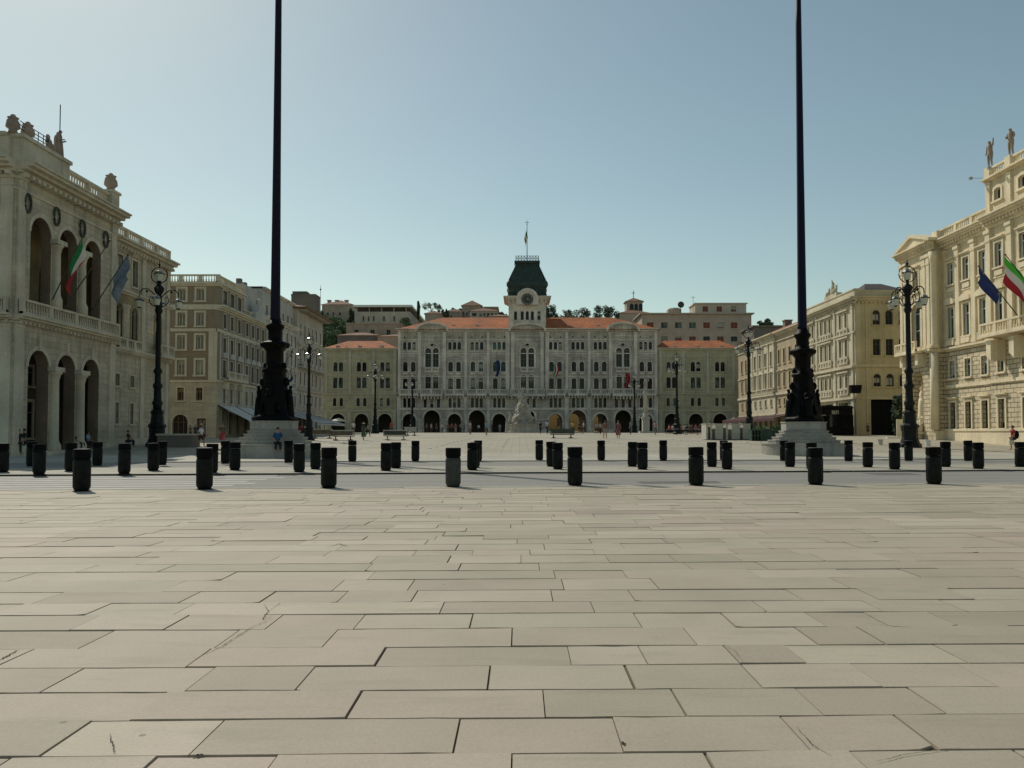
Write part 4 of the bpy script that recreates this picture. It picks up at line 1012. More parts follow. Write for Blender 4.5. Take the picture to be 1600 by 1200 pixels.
    for e in edges[:5] + edges[7:]:
        if e in (-168, -131.5, 131.5, 168): continue
        ex = e + (2.2 if e == -203 else (-2.2 if e == 203 else 0))
        pilaster(tr, T, D(ex), Z(616), Z(519), .62, .22, cap=.55)
        pilaster(tr, T, D(ex), gzv + .2, Z(620), .8, .2, cap=.4)
    u0, u1 = D(-203), D(203)
    for py, h, p in ((640.5, .35, .22), (588.8, .2, .14), (553, .2, .12), (531.5, .2, .13)): tr.tb(T, u0, u1, Z(py), Z(py) + h, -p, 0)
    tr.tb(T, u0, u1, b0, gzv + .65, -.16, -.003) if False else None
    for (off, kind), e0, e1 in zip(bays, edges, edges[1:]):
        wa = (25 if kind in 'gcm' else 20.5) * S / 2
        for a, b in ((D(e0), D(off) - wa - .4), (D(off) + wa + .4, D(e1))): tr.tb(T, a, b, b0, gzv + .7, -.14, 0); tr.tb(T, a, b, gzv + 2.75, gzv + 2.95, -.12, 0)
    # cornice broken by the three pediments
    segs = [(-203.5, -173.5), (-125.5, -28), (28, 125.5), (173.5, 203.5)]
    for a, b in segs:
        runs(tr, T, D(a), D(b), [(.18, .18), (.22, .5), (.2, .72)], Z(517.5), dent=(Z(517.5), .2, .3, .62), e=.6)
    # body, side walls, back
    xl, xr = D(-203), D(203); zf = Z(514)
    closing(w, xl, xr, Y, Y + 16, gzv, zf, 'we'); 
    w.build('wall', 'greystone', t); tr.build('wall_ornament', 'greytrim', t)
    bk = MB(); yb = Y + 16
    pass_u = (D(30), D(128)); bk.box(xl, pass_u[0], yb, yb + .3, gzv, zf); bk.box(pass_u[1], xr, yb, yb + .3, gzv, zf); band(bk, FY(yb), pass_u[0], pass_u[1], gzv, gzv + 6.2, [(D(o), gzv, 2.5, 4.6, True) for o in (46, 79, 112)], reveal=.3); bk.box(pass_u[0], pass_u[1], yb, yb + .3, gzv + 6.2, zf); bk.build('rear_wall', 'greystone', t)
    # arcade rooms behind the arches; the passage to the sunlit court stays open
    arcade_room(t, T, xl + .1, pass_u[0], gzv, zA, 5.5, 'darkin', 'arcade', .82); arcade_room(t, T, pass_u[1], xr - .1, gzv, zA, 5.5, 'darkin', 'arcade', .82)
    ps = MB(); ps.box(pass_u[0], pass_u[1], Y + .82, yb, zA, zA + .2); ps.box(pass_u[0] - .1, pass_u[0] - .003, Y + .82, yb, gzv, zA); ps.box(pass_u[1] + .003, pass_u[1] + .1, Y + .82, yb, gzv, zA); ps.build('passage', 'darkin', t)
    # roof
    r = MB(); zr = Z(515.5)
    def slope(a, b, c, d): r.poly([a, b, c, d])
    ov = .7; x0, x1, y0, y1, h = xl - ov, xr + ov, Y - ov, Y + 16 + ov, 4.6; yc = Y + 8
    hip_roof(r, xl, xr, Y, Y + 16, zr + .02, 3.9, inx=10, ov=.72); r.build('roof', 'tiles', t)
    for px, py in ((709, 509), (746, 508.5), (690, 508), (934, 508.5), (955, 507.5), (917, 511)):
        q = PY(px, py, Y + 2.3); s = MB(); s.box(q[0] - .42, q[0] + .42, q[1] - .35, q[1] + .3, q[2] - .5, q[2] + .14); s.build('skylight', 'steel', t)
    # ---- tower
    ty = Y + .9; TT = FY(ty); tw = 29.5 * S; zt0, zt1 = Z(516), Z(468)
    TZ = lambda py: PY(824, py, ty)[2]
    tb_ = MB(); ops = [(D(o), TZ(500), 5.0 * S, 14 * S, True) for o in (-18.5, -8, 0, 8, 18.5)]
    band(tb_, TT, CX - tw, CX + tw, zt0, TZ(470), ops, reveal=.5); closing(tb_, CX - tw, CX + tw, ty, ty + 2 * tw, zt0, TZ(470), 'wen')
    twr = tb_.build('tower', 'greytrim', t); window(twr, TT, ops[1:4], 'greytrim', 'glass', sw=.1, bars=(0, 0)); window(twr, TT, [ops[0]], 'greytrim', 'glass', sw=.1, bars=(0, 0)); window(twr, TT, [ops[4]], 'greytrim', 'glass', sw=.1, bars=(0, 0))
    c = MB(); z = TZ(470.5); cyy = ty + tw
    def ringbox(hw, z0, z1): c.box(CX - hw, CX + hw, cyy - hw, cyy + hw, z0, z1)
    ringbox(tw + .15, z, z + .3); ringbox(tw + .55, z + .302, z + .6); ringbox(tw + 1.0, z + .602, z + .85); ringbox(tw + 1.15, z + .852, z + 1.05)
    for k in range(9): c.box(CX - tw + k * tw / 4 - .12, CX - tw + k * tw / 4 + .12, cyy - tw - .7, cyy - tw - .152, z - .5, z + .3)
    c.tb(TT, CX - tw - .02, CX + tw + .02, TZ(503.5), TZ(502), -.14, 0); c.tb(TT, CX - tw, CX + tw, TZ(484), TZ(483), -.1, 0)
    c.build('tower_cornice', 'greytrim', t)
    # clock gable
    zc = TZ(469); cf = MB(); n = 20; Rr = 17 * S
    pts = [(CX + Rr * math.cos(math.pi * k / n), zc + Rr * math.sin(math.pi * k / n)) for k in range(n + 1)]
    cf.prism(TT, [(CX + Rr, zc - 1.2)] + pts + [(CX - Rr, zc - 1.2)], -1.3, 1.2); 
    for k in range(n):
        a0, a1 = math.pi * k / n, math.pi * (k + 1) / n
        for g0, g1, dd in ((13.6, 17.4, -1.5), (10.2, 11.0, -1.42)):
            cf.prism(TT, [(CX + g * S * math.cos(a), zc + g * S * math.sin(a)) for g, a in ((g0, a0), (g0, a1), (g1, a1), (g1, a0))], dd, -1.25)
    clk = cf.build('clock_gable', 'greytrim', t)
    ck = MB(); ck.prism(TT, [(CX + 9.2 * S * math.cos(2 * math.pi * k / 32), zc + 9.2 * S * math.sin(2 * math.pi * k / 32)) for k in range(32)], -1.40, -1.31)
    dial = ck.build('clock_face', 'framedark', clk)
    mk = MB()
    for k in range(12):
        a = k * math.pi / 6; c_, s_ = math.sin(a), math.cos(a); r0, r1 = 6.6 * S, 8.4 * S; ww = .07
        mk.prism(TT, [(CX + r0 * c_ - ww * s_, zc + r0 * s_ + ww * c_), (CX + r1 * c_ - ww * s_, zc + r1 * s_ + ww * c_), (CX + r1 * c_ + ww * s_, zc + r1 * s_ - ww * c_), (CX + r0 * c_ + ww * s_, zc + r0 * s_ - ww * c_)], -1.43, -1.402)
    for a, L, ww in ((1.9, 5.6, .09), (.45, 3.6, .12)):
        c_, s_ = math.sin(a), math.cos(a); mk.prism(TT, [(CX - ww * s_, zc + ww * c_), (CX + L * S * c_, zc + L * S * s_), (CX + ww * s_, zc - ww * c_)], -1.46, -1.432)
    mk.build('clock_markings', 'whitestone', clk)
    # green roof
    g = MB(); z0 = z + 1.052
    def sq(h, zz): return (h * math.sqrt(2), zz)
    prof = [sq(31 * S, z0), sq(30.6 * S, TZ(459)), sq(28.5 * S, TZ(456)), sq(29.5 * S, TZ(450)), sq(30.8 * S, TZ(447)), sq(30.4 * S, TZ(441)), sq(28.8 * S, TZ(438)), sq(24.5 * S, TZ(427)), sq(20.2 * S, TZ(417)), sq(17.5 * S, TZ(411.5)), sq(17.8 * S, TZ(410.6)), sq(20.3 * S, TZ(408.5)), sq(20.3 * S, TZ(405.2)), sq(18.5 * S, TZ(405.0))]
    g.lathe(CX, cyy, prof, 4, rot=math.pi / 4)
    gr = g.build('tower_roof', 'copper', t)
    gm = MB()
    for s_ in (-1, 1):                                          # corner dormers, hip ribs and round louvre
        for s2 in (-1, 1): gm.ball((CX + s_ * 27.5 * S, cyy + s2 * 27.5 * S, TZ(444)), .8, .8, 1.0, 10); gm.tube([(CX + s_ * 28.8 * S, cyy + s2 * 28.8 * S, TZ(438)), (CX + s_ * 17.6 * S, cyy + s2 * 17.6 * S, TZ(411.5))], .16, 6)
    gm.lathe(CX, cyy - 26.5 * S, [(1.25, TZ(452)), (1.2, TZ(446)), (.7, TZ(440)), (.05, TZ(436))], 12, sy=.6); gm.build('roof_ornament', 'copper', gr, True)
    for s_ in (-1, 1): gm = MB(); gm.lathe(CX + s_ * 14 * S, cyy - 28 * S, [(.65, z0), (.6, TZ(452)), (.3, TZ(448)), (.04, TZ(446))], 10); gm.build('dormer', 'copper', gr, True)
    rl = MB(); hr = 18.3 * S; za, zb = TZ(405), TZ(397.5)
    for fx in range(4):
        def P(u, zz, dd=0):
            return [(CX + u, cyy - hr, zz), (CX + hr, cyy + u, zz), (CX - u, cyy + hr, zz), (CX - hr, cyy - u, zz)][fx]
        for zz in (za, (za + zb) / 2, zb): rl.tube([P(-hr, zz), P(hr, zz)], .05, 5)
        nn = 8
        for k in range(nn + 1): rl.tube([P(-hr + 2 * hr * k / nn, za), P(-hr + 2 * hr * k / nn, zb)], .045, 5)
        for k in range(nn): a, b = -hr + 2 * hr * k / nn, -hr + 2 * hr * (k + 1) / nn; rl.tube([P(a, za), P(b, zb)], .035, 4); rl.tube([P(b, za), P(a, zb)], .035, 4)
    rl.build('railing', 'iron', t)
    p = MB(); p.tube([(CX, cyy, za), (CX, cyy, TZ(337))], [.10, .05], 8); p.tube([(CX - .5, cyy, TZ(340)), (CX + .5, cyy, TZ(340))], .05, 5); p.ball((CX, cyy, TZ(343)), .14, .14, .14, 8); p.build('mast', 'iron', t)
    mb = MB(); q = [PY(824.5, 353, cyy), PY(825.8, 366, cyy), PY(821.5, 372, cyy)]
    return t, CX, cyy, TZ
TH, TCX, TCY, TTZ = town_hall()
# ochre court building seen through the passage
cx0 = PY(865, 600, 215)[0]; t = thing('courtyard_building', 'ochre wall glimpsed through the two lit arches right of the fountain', 'building', (cx0 + 5, 215, 2))
mb = MB(); T = FY(215.0); ops = [(cx0 + 1.5, 3.2, 1.2, 2.2, False), (cx0 + 9.5, 3.2, 1.2, 2.2, False)]; band(mb, T, cx0 - 14, cx0 + 24, 1.5, 9, ops); mb.box(cx0 - 14, cx0 + 24, 215.5, 219, 8.9, 9.3); mb.build('wall', 'ochre', t)
for op in ops: window(t, T, op, 'ochre', 'glass')

# ---------------------------------------------------------------- wings of the town hall
def wing(px0, px1, bays, dx, label, edge):
    Y = 185.6; T = FY(Y); S = Y / F; gzv = gz(0, Y); X = lambda px: PY(px, 600, Y)[0]; Z = lambda py: PY(824, py, Y)[2]
    t = thing('wing_building', label, 'building', (X((px0 + px1) / 2), Y + 6, gzv), 'lower wings flanking the town hall')
    w = MB(); tr = MB(); x0, x1 = X(px0), X(px1); b0 = gzv - .2
    lv = [b0, Z(643), Z(616), Z(586), Z(558), Z(545.5)]
    A = [(X(b), gzv - .02, 21.5 * S, 29.5 * S, True) for b in bays]
    band(w, T, x0, x1, lv[0], lv[1], A, reveal=.7)
    for (za, zb, py, hh, ww, sp, ar) in ((lv[1], lv[2], 634.5, 13, 5.2, 5.2, True), (lv[2], lv[3], 606.5, 17, 6.8, 4.4, .35), (lv[3], lv[4], 580.5, 15, 6.6, 4.3, True)):
        allops = []
        for b in bays:
            ops = [(X(b + k * (sp + .0)), Z(py), ww * S, hh * S, ar) for k in (-1, 1)]; allops += ops
            window(t, T, ops, 'wingtrim', random.choice(['glass', 'glass', 'glassgreen']), sw=.14, bars=(1, 1), fw=.06, fr='framedark', blinds=.12)
        band(w, T, x0, x1, za, zb, allops, reveal=.3)
    band(w, T, x0, x1, lv[4], lv[5]); closing(w, x0, x1, Y, Y + 12, b0, lv[5], 'wen'); w.build('wall', 'wingstone', t)
    for b in bays:
        c = X(b); tr.tb(T, c - 15 * S, c + 15 * S, Z(558.5), Z(557), -.16, 0); tr.tb(T, c - 15 * S, c - 14.2 * S, Z(584), Z(558.6), -.06, 0); tr.tb(T, c + 14.2 * S, c + 15 * S, Z(584), Z(558.6), -.06, 0)
        op = A[bays.index(b)]; o1, o2 = outline(op), outline(op, .3)
        for (a, b_), (p_, q) in zip(zip(o1[1:], o1[2:-1]), zip(o2[1:], o2[2:-1])): tr.prism(T, [a, b_, q, p_], -.07, .02)
    for e in edge: pilaster(tr, T, X(e), Z(615), Z(548), .6, .16, cap=.4); pilaster(tr, T, X(e), gzv, Z(643), .75, .12, cap=.3)
    for py, h, p_ in ((642.8, .3, .25), (616, .25, .16), (612.5, .14, .1), (586.5, .16, .1), (556, .15, .12)): tr.tb(T, x0, x1, Z(py), Z(py) + h, -p_, 0)
    runs(tr, T, x0, x1, [(.18, .16), (.2, .45), (.16, .62)], Z(547.5), dent=(Z(547.5), .16, .25, .6)); tr.build('wall_ornament', 'wingtrim', t)
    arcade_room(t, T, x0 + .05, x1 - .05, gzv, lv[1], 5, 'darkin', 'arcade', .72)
    r = MB(); hip_roof(r, x0, x1, Y, Y + 12, Z(545.4) + .03, 2.5, inx=dx, ov=.5); r.build('roof', 'tiles', t)
    for k in range(3):
        px = px0 + (px1 - px0) * (k + .7) / 3.4; q = PY(px, 541, Y + 1.3); s = MB(); s.box(q[0] - .4, q[0] + .4, q[1] - .3, q[1] + .3, q[2] - .5, q[2] + .13); s.build('skylight', 'steel', t)
    return t
wing(504, 620.5, [528.3, 565, 601.5], 5, 'yellowish lower wing with arcades at the left of the town hall', [509.5, 546.5, 583, 617])
wing(1027.5, 1153, [1049, 1087, 1125], 3, 'olive grey lower wing with arcades at the right of the town hall', [1032, 1068, 1106, 1146])

# ---------------------------------------------------------------- left palace with loggia
def left_palace():
    t = thing('loggia_palace', 'shaded stone palace with open loggias, wreaths, parapet sculptures and slanting flagpoles', 'palace', (-42, 65, 0))
    T = FX(-33.0, -1); TF = FY(53.3); w = MB(); tr = MB()
    y0, y1 = 53.3, 66.8; cs = [56.2, 59.65, 63.1]; xs_ = [-36.6, -40.6, -44.6, -48.6]
    for (TT, a, b, cc, ww) in ((T, y0, y1, cs, 2.45), (TF, -52.5, -33.0, xs_, 2.6)):
        ops = [(c, 0, ww, 7.25, True) for c in cc]; ops2 = [(c, 10.3, ww, 6.1, True) for c in cc]
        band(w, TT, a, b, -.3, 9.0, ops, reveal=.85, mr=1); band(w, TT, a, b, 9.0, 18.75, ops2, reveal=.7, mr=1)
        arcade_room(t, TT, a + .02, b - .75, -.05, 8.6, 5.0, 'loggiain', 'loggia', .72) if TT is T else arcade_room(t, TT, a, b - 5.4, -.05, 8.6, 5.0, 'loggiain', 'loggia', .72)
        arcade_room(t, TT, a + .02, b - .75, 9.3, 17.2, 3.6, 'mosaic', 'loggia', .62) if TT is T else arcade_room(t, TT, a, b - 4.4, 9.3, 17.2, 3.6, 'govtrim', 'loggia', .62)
        for o in ops + ops2:
            o1 = outline(o); o2 = outline(o, .30)
            k0 = 1 if o[1] > 1 else 1
            for (p, q), (r, s) in zip(zip(o1[k0:], o1[k0 + 1:-1]), zip(o2[k0:], o2[k0 + 1:-1])): tr.prism(TT, [p, q, s, r], -.045, .02)
        for c in cc:
            tr.tb(TT, c - .14, c + .14, 7.2, 8.1, -.16, 0)
            if TT is T:
                window(t, FX(-36.5, -1), [(c, 10.0, 1.3, 4.3, True)], 'govtrim', 'glassgreen', sw=.25, sp=.1, depth=.05)
                if c > 57: window(t, FX(-37.9, -1), [(c + .1, 1.2, 1.2, 2.8, False)], 'govtrim', 'glass', sw=.2, depth=.03)
                window(t, FX(-37.9, -1), [(c + .1, 5.2, 1.1, 1.5, False)], 'govtrim', 'glass', sw=.2, depth=.03)
            tr.tb(TT, c - ww / 2 - .05, c + ww / 2 + .05, 5.75, 6.0, -.02, .3) if False else None
        edges = [a] + [(p + q) / 2 for p, q in zip(sorted(cc), sorted(cc)[1:])] + [b]
        for e in edges[1:-1]:
            for (za, zb, r) in ((.0, 5.9, .36), (10.3, 14.9, .30)):
                m = MB(); u, v, _ = TT(e, 0, -.12)
                m.lathe(u, v, [(r * 1.45, za), (r * 1.45, za + .7), (r * 1.15, za + .9), (r, za + 1.05), (r * .88, zb - .6), (r * .95, zb - .55), (r * 1.2, zb - .2), (r * 1.45, zb - .15), (r * 1.45, zb)], 16); m.build('column', 'govtrim', t, True)
                tr.tb(TT, e - .62, e + .62, zb, zb + .32, -.55, 0)
        for e in (a + .55, b - .55) if TT is T else (b - .55, a + .5):
            pilaster(tr, TT, e, 0, 8.9, .9, .14, cap=.4); pilaster(tr, TT, e, 9.4, 18.5, .8, .12, cap=.7)
        runs(tr, TT, a, b, [(.12, .25), (.16, .55), (.14, .75)], 8.95, dent=(8.93, .16, .4, .5))
        runs(tr, TT, a, b, [(.2, .3), (.2, .7), (.2, 1.1), (.12, 1.25)], 18.72, dent=(18.7, .24, .6, .62))
        balustrade(tr, TT, a + .2, b - .2, 9.4, 1.0, d=-.5, pier=3.45, step=.3)
        tr.tb(TT, a, b, 17.6, 17.75, -.1, 0)
        for c in ([54.45, 57.9, 61.35, 64.85] if TT is T else [-34.6, -38.6, -42.6, -46.6]):   # wreaths
            m = MB(); pts = []
            for k in range(19):
                aa = 2 * math.pi * k / 18; pts.append(TT(c + .34 * math.cos(aa), 16.95 + .62 * math.sin(aa), -.12))
            m.tube(pts, .085, 7); m.build('wreath', 'framedark', t, True)
    # attic and parapets
    zt = 19.45
    tr.tb(T, 53.3, 59.0, zt, 21.0, -.35, .6); tr.tb(T, 53.2, 59.1, 21.0, 21.25, -.5, .7); tr.tb(TF, -52.5, -33.35, zt, 21.0, -.35, .6); tr.tb(TF, -52.5, -33.5, 21.0, 21.25, -.5, .7)
    balustrade(tr, T, 59.1, 65.9, zt, 1.45, d=.0, pier=3.3, step=.36, th=.35)
    tr.tb(T, 65.6, 66.75, zt, 21.0, -.2, .95); tr.tb(T, 65.5, 66.85, 21.0, 21.2, -.32, 1.05)
    # wing
    T2 = FX(-33.45, -1); a, b = 66.8, 78.3
    g = [(68.15, 2.35, .62, 1.75, False), (70.75, 2.35, .62, 1.75, False), (75.4, 2.35, .62, 1.75, False)]; band(w, T2, a, b, -.1, 4.8, g)
    g2 = [(68.15, 5.5, .75, 1.0, False), (70.75, 5.5, .75, 1.0, False), (75.6, 5.5, 1.0, 1.1, False)]; band(w, T2, a, b, 4.8, 8.4, g2)
    g3 = [(68.3, 9.5, 1.0, 2.9, True), (71.0, 9.5, 1.0, 2.9, True), (75.7, 9.5, 1.2, 3.0, True)]; band(w, T2, a, b, 8.4, 13.3, g3)
    g4 = [(68.3, 14.2, 1.0, 2.3, False), (71.0, 14.2, 1.0, 2.3, False), (75.7, 14.2, 1.2, 2.3, False)]; band(w, T2, a, b, 13.3, 17.2, g4)
    for o in g + g2: window(t, T2, o, 'govtrim', 'glass', sw=.14, bars=(1, 1))
    for o in g3: window(t, T2, o, 'mosaic', 'glass', sw=.22, bars=(1, 1))
    for o in g4: window(t, T2, o, 'govtrim', 'glassgreen', sw=.18, bars=(1, 1), hood='flat')
    m = MB(); m.tb(T2, 67.4, 72.0, 12.55, 13.25, -.03, 0); m.build('mosaic_frieze', 'mosaic', t)
    runs(tr, T2, a, b, [(.15, .3), (.15, .45)], 8.35, dent=(8.33, .14, .3, .45)); runs(tr, T2, a, b, [(.15, .2), (.15, .4)], 13.3)
    runs(tr, T2, a, b, [(.2, .3), (.2, .7), (.16, .95)], 17.2, dent=(17.18, .2, .5, .55)); balustrade(tr, T2, a, b, 17.77, 1.2, d=0, pier=2.9, step=.34, th=.3)
    for e in (72.6, 77.7, 67.3): pilaster(tr, T2, e, 8.7, 17.1, .6, .12, cap=.5); pilaster(tr, T2, e, 0, 8.3, .7, .1, cap=.2)
    balustrade(tr, T2, 67.6, 71.8, 8.66, .85, d=-.42, pier=1.4, step=.28, th=.2); balustrade(tr, T2, 74.4, 77.2, 8.66, .95, d=-.95, pier=1.4, step=.28, th=.2); tr.tb(T2, 74.3, 77.3, 8.45, 8.65, -1.05, -.46)
    tr.tb(T2, a, b, 0.2, 1.1, -.12, 0); tr.tb(T, y0, y1, -.2, .001, -.6, 0) if False else None
    for (p, q) in ((53.3, 54.9), (57.5, 58.35), (60.95, 61.8), (64.4, 66.8)): tr.tb(T, p, q, -.2, .75, -.13, -.001)
    closing(w, -52.5, -33.0, 53.3, 66.8, 18.7, 19.5, 't'); closing(w, -52.5, -33.4, 66.8, 78.3, -.1, 17.4, 'nwt'); closing(w, -52.5, -33, 53.3, 66.8, -.3, 18.7, 'wn')
    w.build('wall', ['govstone', 'revealshade'], t); tr.build('wall_ornament', 'govtrim', t)
    s = MB(); s.box(-34.2, -31.4, 54.2, 78.2, -.3, .35); s.box(-34.2, -30.9, 53.8, 78.6, -.3, .12); s.build('step', 'govtrim', t)
    for (y, x, z, h, po, rz) in ((58.3, -33.2, 21.25, 2.0, 'stand', 1.57), (57.2, -33.2, 21.25, 1.7, 'sit', 1.2), (58.75, -33.3, 21.25, 2.3, 'hold', 1.8)):
        statue('parapet_statue', 'statuestone', (x, y, z), rz, h, po, t)
    for (x, y) in ((-33.3, 53.3), (-33.1, 54.6), (-33.2, 66.1)):                      # trophy groups of armour and flags
        m = MB(); z = 21.2 if y > 60 else 21.25; k = .95 if y > 60 else .8
        m.lathe(x, y, [(.40 * k, z), (.30 * k, z + .25), (.55 * k, z + .5 * k), (.50 * k, z + .9 * k), (.35 * k, z + 1.15 * k), (.45 * k, z + 1.3 * k), (.1, z + 1.4 * k)], 12)
        for j in range(7): a = j * .9; m.ball((x + .34 * k * math.cos(a), y + .34 * k * math.sin(a), z + (.5 + .12 * j) * k), .15 * k, .15 * k, .2 * k, 8)
        m.ball((x, y, z + 1.35 * k), .2, .2, .22, 8); m.build('trophy', 'statuestone', t, True)
    m = MB()
    for z in (21.75, 22.0, 22.25): m.tube([(-33.1, 53.7, z), (-33.1, 57.0, z)], .03, 5)
    for k in range(5): m.tube([(-33.1, 54.6 + k * .6, 21.25), (-33.1, 54.6 + k * .6, 22.25)], .03, 5)
    m.build('railing', 'iron', t); m = MB(); m.tube([(-33.2, 58.6, 22.8), (-33.2, 58.6, 25.3)], .035, 6); m.build('lightning_rod', 'iron', t)
left_palace()

# ---------------------------------------------------------------- left row of houses
def town_house_a():
    t = thing('brown_house', 'brown fronted house with pale trim, balustraded attic and a white cafe awning', 'building', (-40, 98, 1.1)); w = MB(); tr = MB(); lo = MB()
    TF = FY(92.2); T = FX(-34.0, -1); g0 = 1.0
    fx = [-38.05, -35.95]
    band(lo, TF, -48, -34, g0 - .2, 4.4, [(-38.05, g0 + .2, 1.75, 2.45, True), (-35.65, g0, 1.05, 2.2, False)]); band(lo, TF, -48, -34, 4.4, 7.3, [(x, 5.2, .75, 1.45, False) for x in fx])
    window(t, TF, (-38.05, g0 + .2, 1.75, 2.45, True), 'creamtrim', 'glass', fr='wood', sw=.1, bars=(2, 1)); window(t, TF, (-35.65, g0, 1.05, 2.2, False), 'creamtrim', 'glass', fr='reddoor', sw=.1, sill=0, bars=(1, 1), fw=.16, name='door', label='dark red framed street door')
    for x in fx: window(t, TF, (x, 5.2, .75, 1.45, False), 'creamtrim', 'glass', fr='wood', sw=.14, bars=(1, 1), fw=.14)
    for (za, zb, z, h) in ((7.45, 10.5, 8.05, 1.7), (10.5, 13.0, 10.95, 1.6), (13.3, 15.5, 13.6, 1.5), (16.0, 18.2, 16.45, 1.35)):
        band(w, TF, -48, -34, za, zb, [(x, z, .85, h, False) for x in fx])
        for x in fx: window(t, TF, (x, z, .85, h, False), 'creamtrim', 'shuttergrey', fr='creamtrim', sw=.24, bars=(1, 0), fw=.12)
    tr.tb(TF, -48, -34, 7.25, 7.5, -.12, .1); tr.tb(TF, -48, -34, 12.98, 13.32, -.08, .1); tr.tb(TF, -48, -34, 15.45, 16.02, -.1, .1); runs(tr, TF, -48, -33.6, [(.2, .2), (.2, .45)], 18.1); balustrade(tr, TF, -40.5, -33.8, 18.5, .95, d=.0, pier=2.6, step=.28)
    tr.tb(TF, -34.95, -34.0, 7.5, 12.97, -.06, 0)
    ya, yb = 92.2, 110.2
    cols = [94.4, 96.8, 99.3, 102.2, 104.4, 106.4, 108.5]
    gr = [(y, g0 + .3, 1.3, 2.7, False) for y in cols]; band(lo, T, ya, yb, g0 - .2, 4.5, gr)
    for o in gr: window(t, T, o, 'creamtrim', 'glass', sw=.1, sill=0, bars=(1, 1), name='shop_window')
    for (za, zb, z, h, s0, hood, wmb, ww) in ((4.5, 7.45, 4.95, 1.75, .16, None, lo, .8), (7.45, 10.3, 7.9, 2.0, .16, 'arc', w, .95), (10.3, 13.0, 10.55, 1.9, .16, 'flat', w, .95), (13.3, 15.5, 13.55, 1.65, .14, None, w, .95)):
        ops = [(y, z, ww, h, False) for y in cols]; band(wmb, T, ya, yb, za, zb, ops)
        for o in ops: window(t, T, o, 'palewall', random.choice(['shuttergrey', 'shuttergrey', 'glassgreen', 'glass']), fr='frame', sw=s0, bars=(1, 1), hood=hood)
    ops = [(y, 16.3, 1.35, 1.6, False) for y in cols[:3]]; band(w, T, ya, 101.0, 16.0, 18.2, ops)
    for o in ops: window(t, T, o, 'palewall', 'shuttergrey', sw=.2, bars=(3, 0))
    tr.tb(T, ya - .1, yb, 7.3, 7.55, -.15, .1); tr.tb(T, ya - .08, yb, 12.98, 13.32, -.1, .1); runs(tr, T, ya, yb, [(.2, .12), (.2, .4), (.16, .6)], 15.45)
    runs(tr, T, ya, 101.0, [(.2, .2), (.2, .45)], 18.1); balustrade(tr, T, ya, 101.0, 18.5, .95, d=0, pier=3.0, step=.3); balustrade(tr, T, 101.2, yb, 16.02, .9, d=.2, pier=3, step=.3)
    for y in [95.6, 98.05, 100.8, 93.1]: pilaster(tr, T, y, 7.6, 12.95, .3, .09, cap=.2)
    tr.tb(T, 93.6, 100.2, 7.56, 7.7, -.9, -.16); balustrade(tr, T, 93.6, 100.2, 7.7, .9, d=-.85, pier=2.2, step=.3, th=.18)
    for y in (94.2, 96.8, 99.5): tr.prism(T, [(y - .3, 6.6), (y + .3, 6.6), (y + .3, 7.25), (y - .3, 7.25)], -.6, 0)
    closing(w, -48, -34, 92.2, 101, 16, 18.4, 'nwt'); closing(w, -48, -34, 92.2, 110.2, 1, 15.7, 'wt')
    w.build('wall', 'brownwall', t); lo.build('base_wall', 'creamblock', t); tr.build('wall_ornament', 'creamtrim', t)
    m = MB()
    m.prism(T, [(104.5, 16.0), (109.5, 16.0), (109.0, 17.0), (107.9, 17.4), (107.6, 18.3), (106.4, 18.3), (106.1, 17.4), (105.0, 17.0)], -.25, .5); m.ball(T(107, 18.6, .1), .4, .4, .5, 8); m.build('crest', 'palewall', t)
def awning(label, T, u0, u1, z0, z1, out, mat='awning', legs=True, group=None, valance=.35):
    c = T((u0 + u1) / 2, z1, -out / 2); t = thing('awning', label, 'awning', (c[0], c[1], z1), group)
    m = MB(); n = 7
    for i in range(n):
        a = u0 + (u1 - u0) * i / n; b = u0 + (u1 - u0) * (i + 1) / n
        segs = [(0, 0), (-.35, -.10), (-.7, -.06), (-1, 0)]
        for (d0, s0), (d1, s1) in zip(segs, segs[1:]):
            A = [T(a, z0 + (z1 - z0) * -d0 + s0, d0 * out), T(b, z0 + (z1 - z0) * -d0 + s0, d0 * out), T(b, z0 + (z1 - z0) * -d1 + s1, d1 * out), T(a, z0 + (z1 - z0) * -d1 + s1, d1 * out)]
            m.poly(A); m.poly([(x, y, z - .03) for x, y, z in A])
    m.tb(T, u0, u1, z1 - valance, z1 - .002, -out - .03, -out)
    m.build('fabric', mat, t)
    f = MB()
    f.tube([T(u0, z1 - .05, -out), T(u1, z1 - .05, -out)], .05, 6)
    k = max(1, int((u1 - u0) / 4.5))
    for i in range(k + 1):
        u = u0 + (u1 - u0) * i / k
        f.tube([T(u, z0, -.02), T(u, z1 - .05, -out)], .035, 5)
        if legs: g = T(u, 0, -out); f.tube([(g[0], g[1], gz(g[0], g[1])), (g[0], g[1], z1 - .05)], .04, 6)
    f.build('frame', 'framedark', t); return t
town_house_a(); TL = FX(-34.0, -1)
awning('wide white cafe awning sloping out from the brown house', TL, 92.6, 109.5, 4.75, 2.9, 3.7)
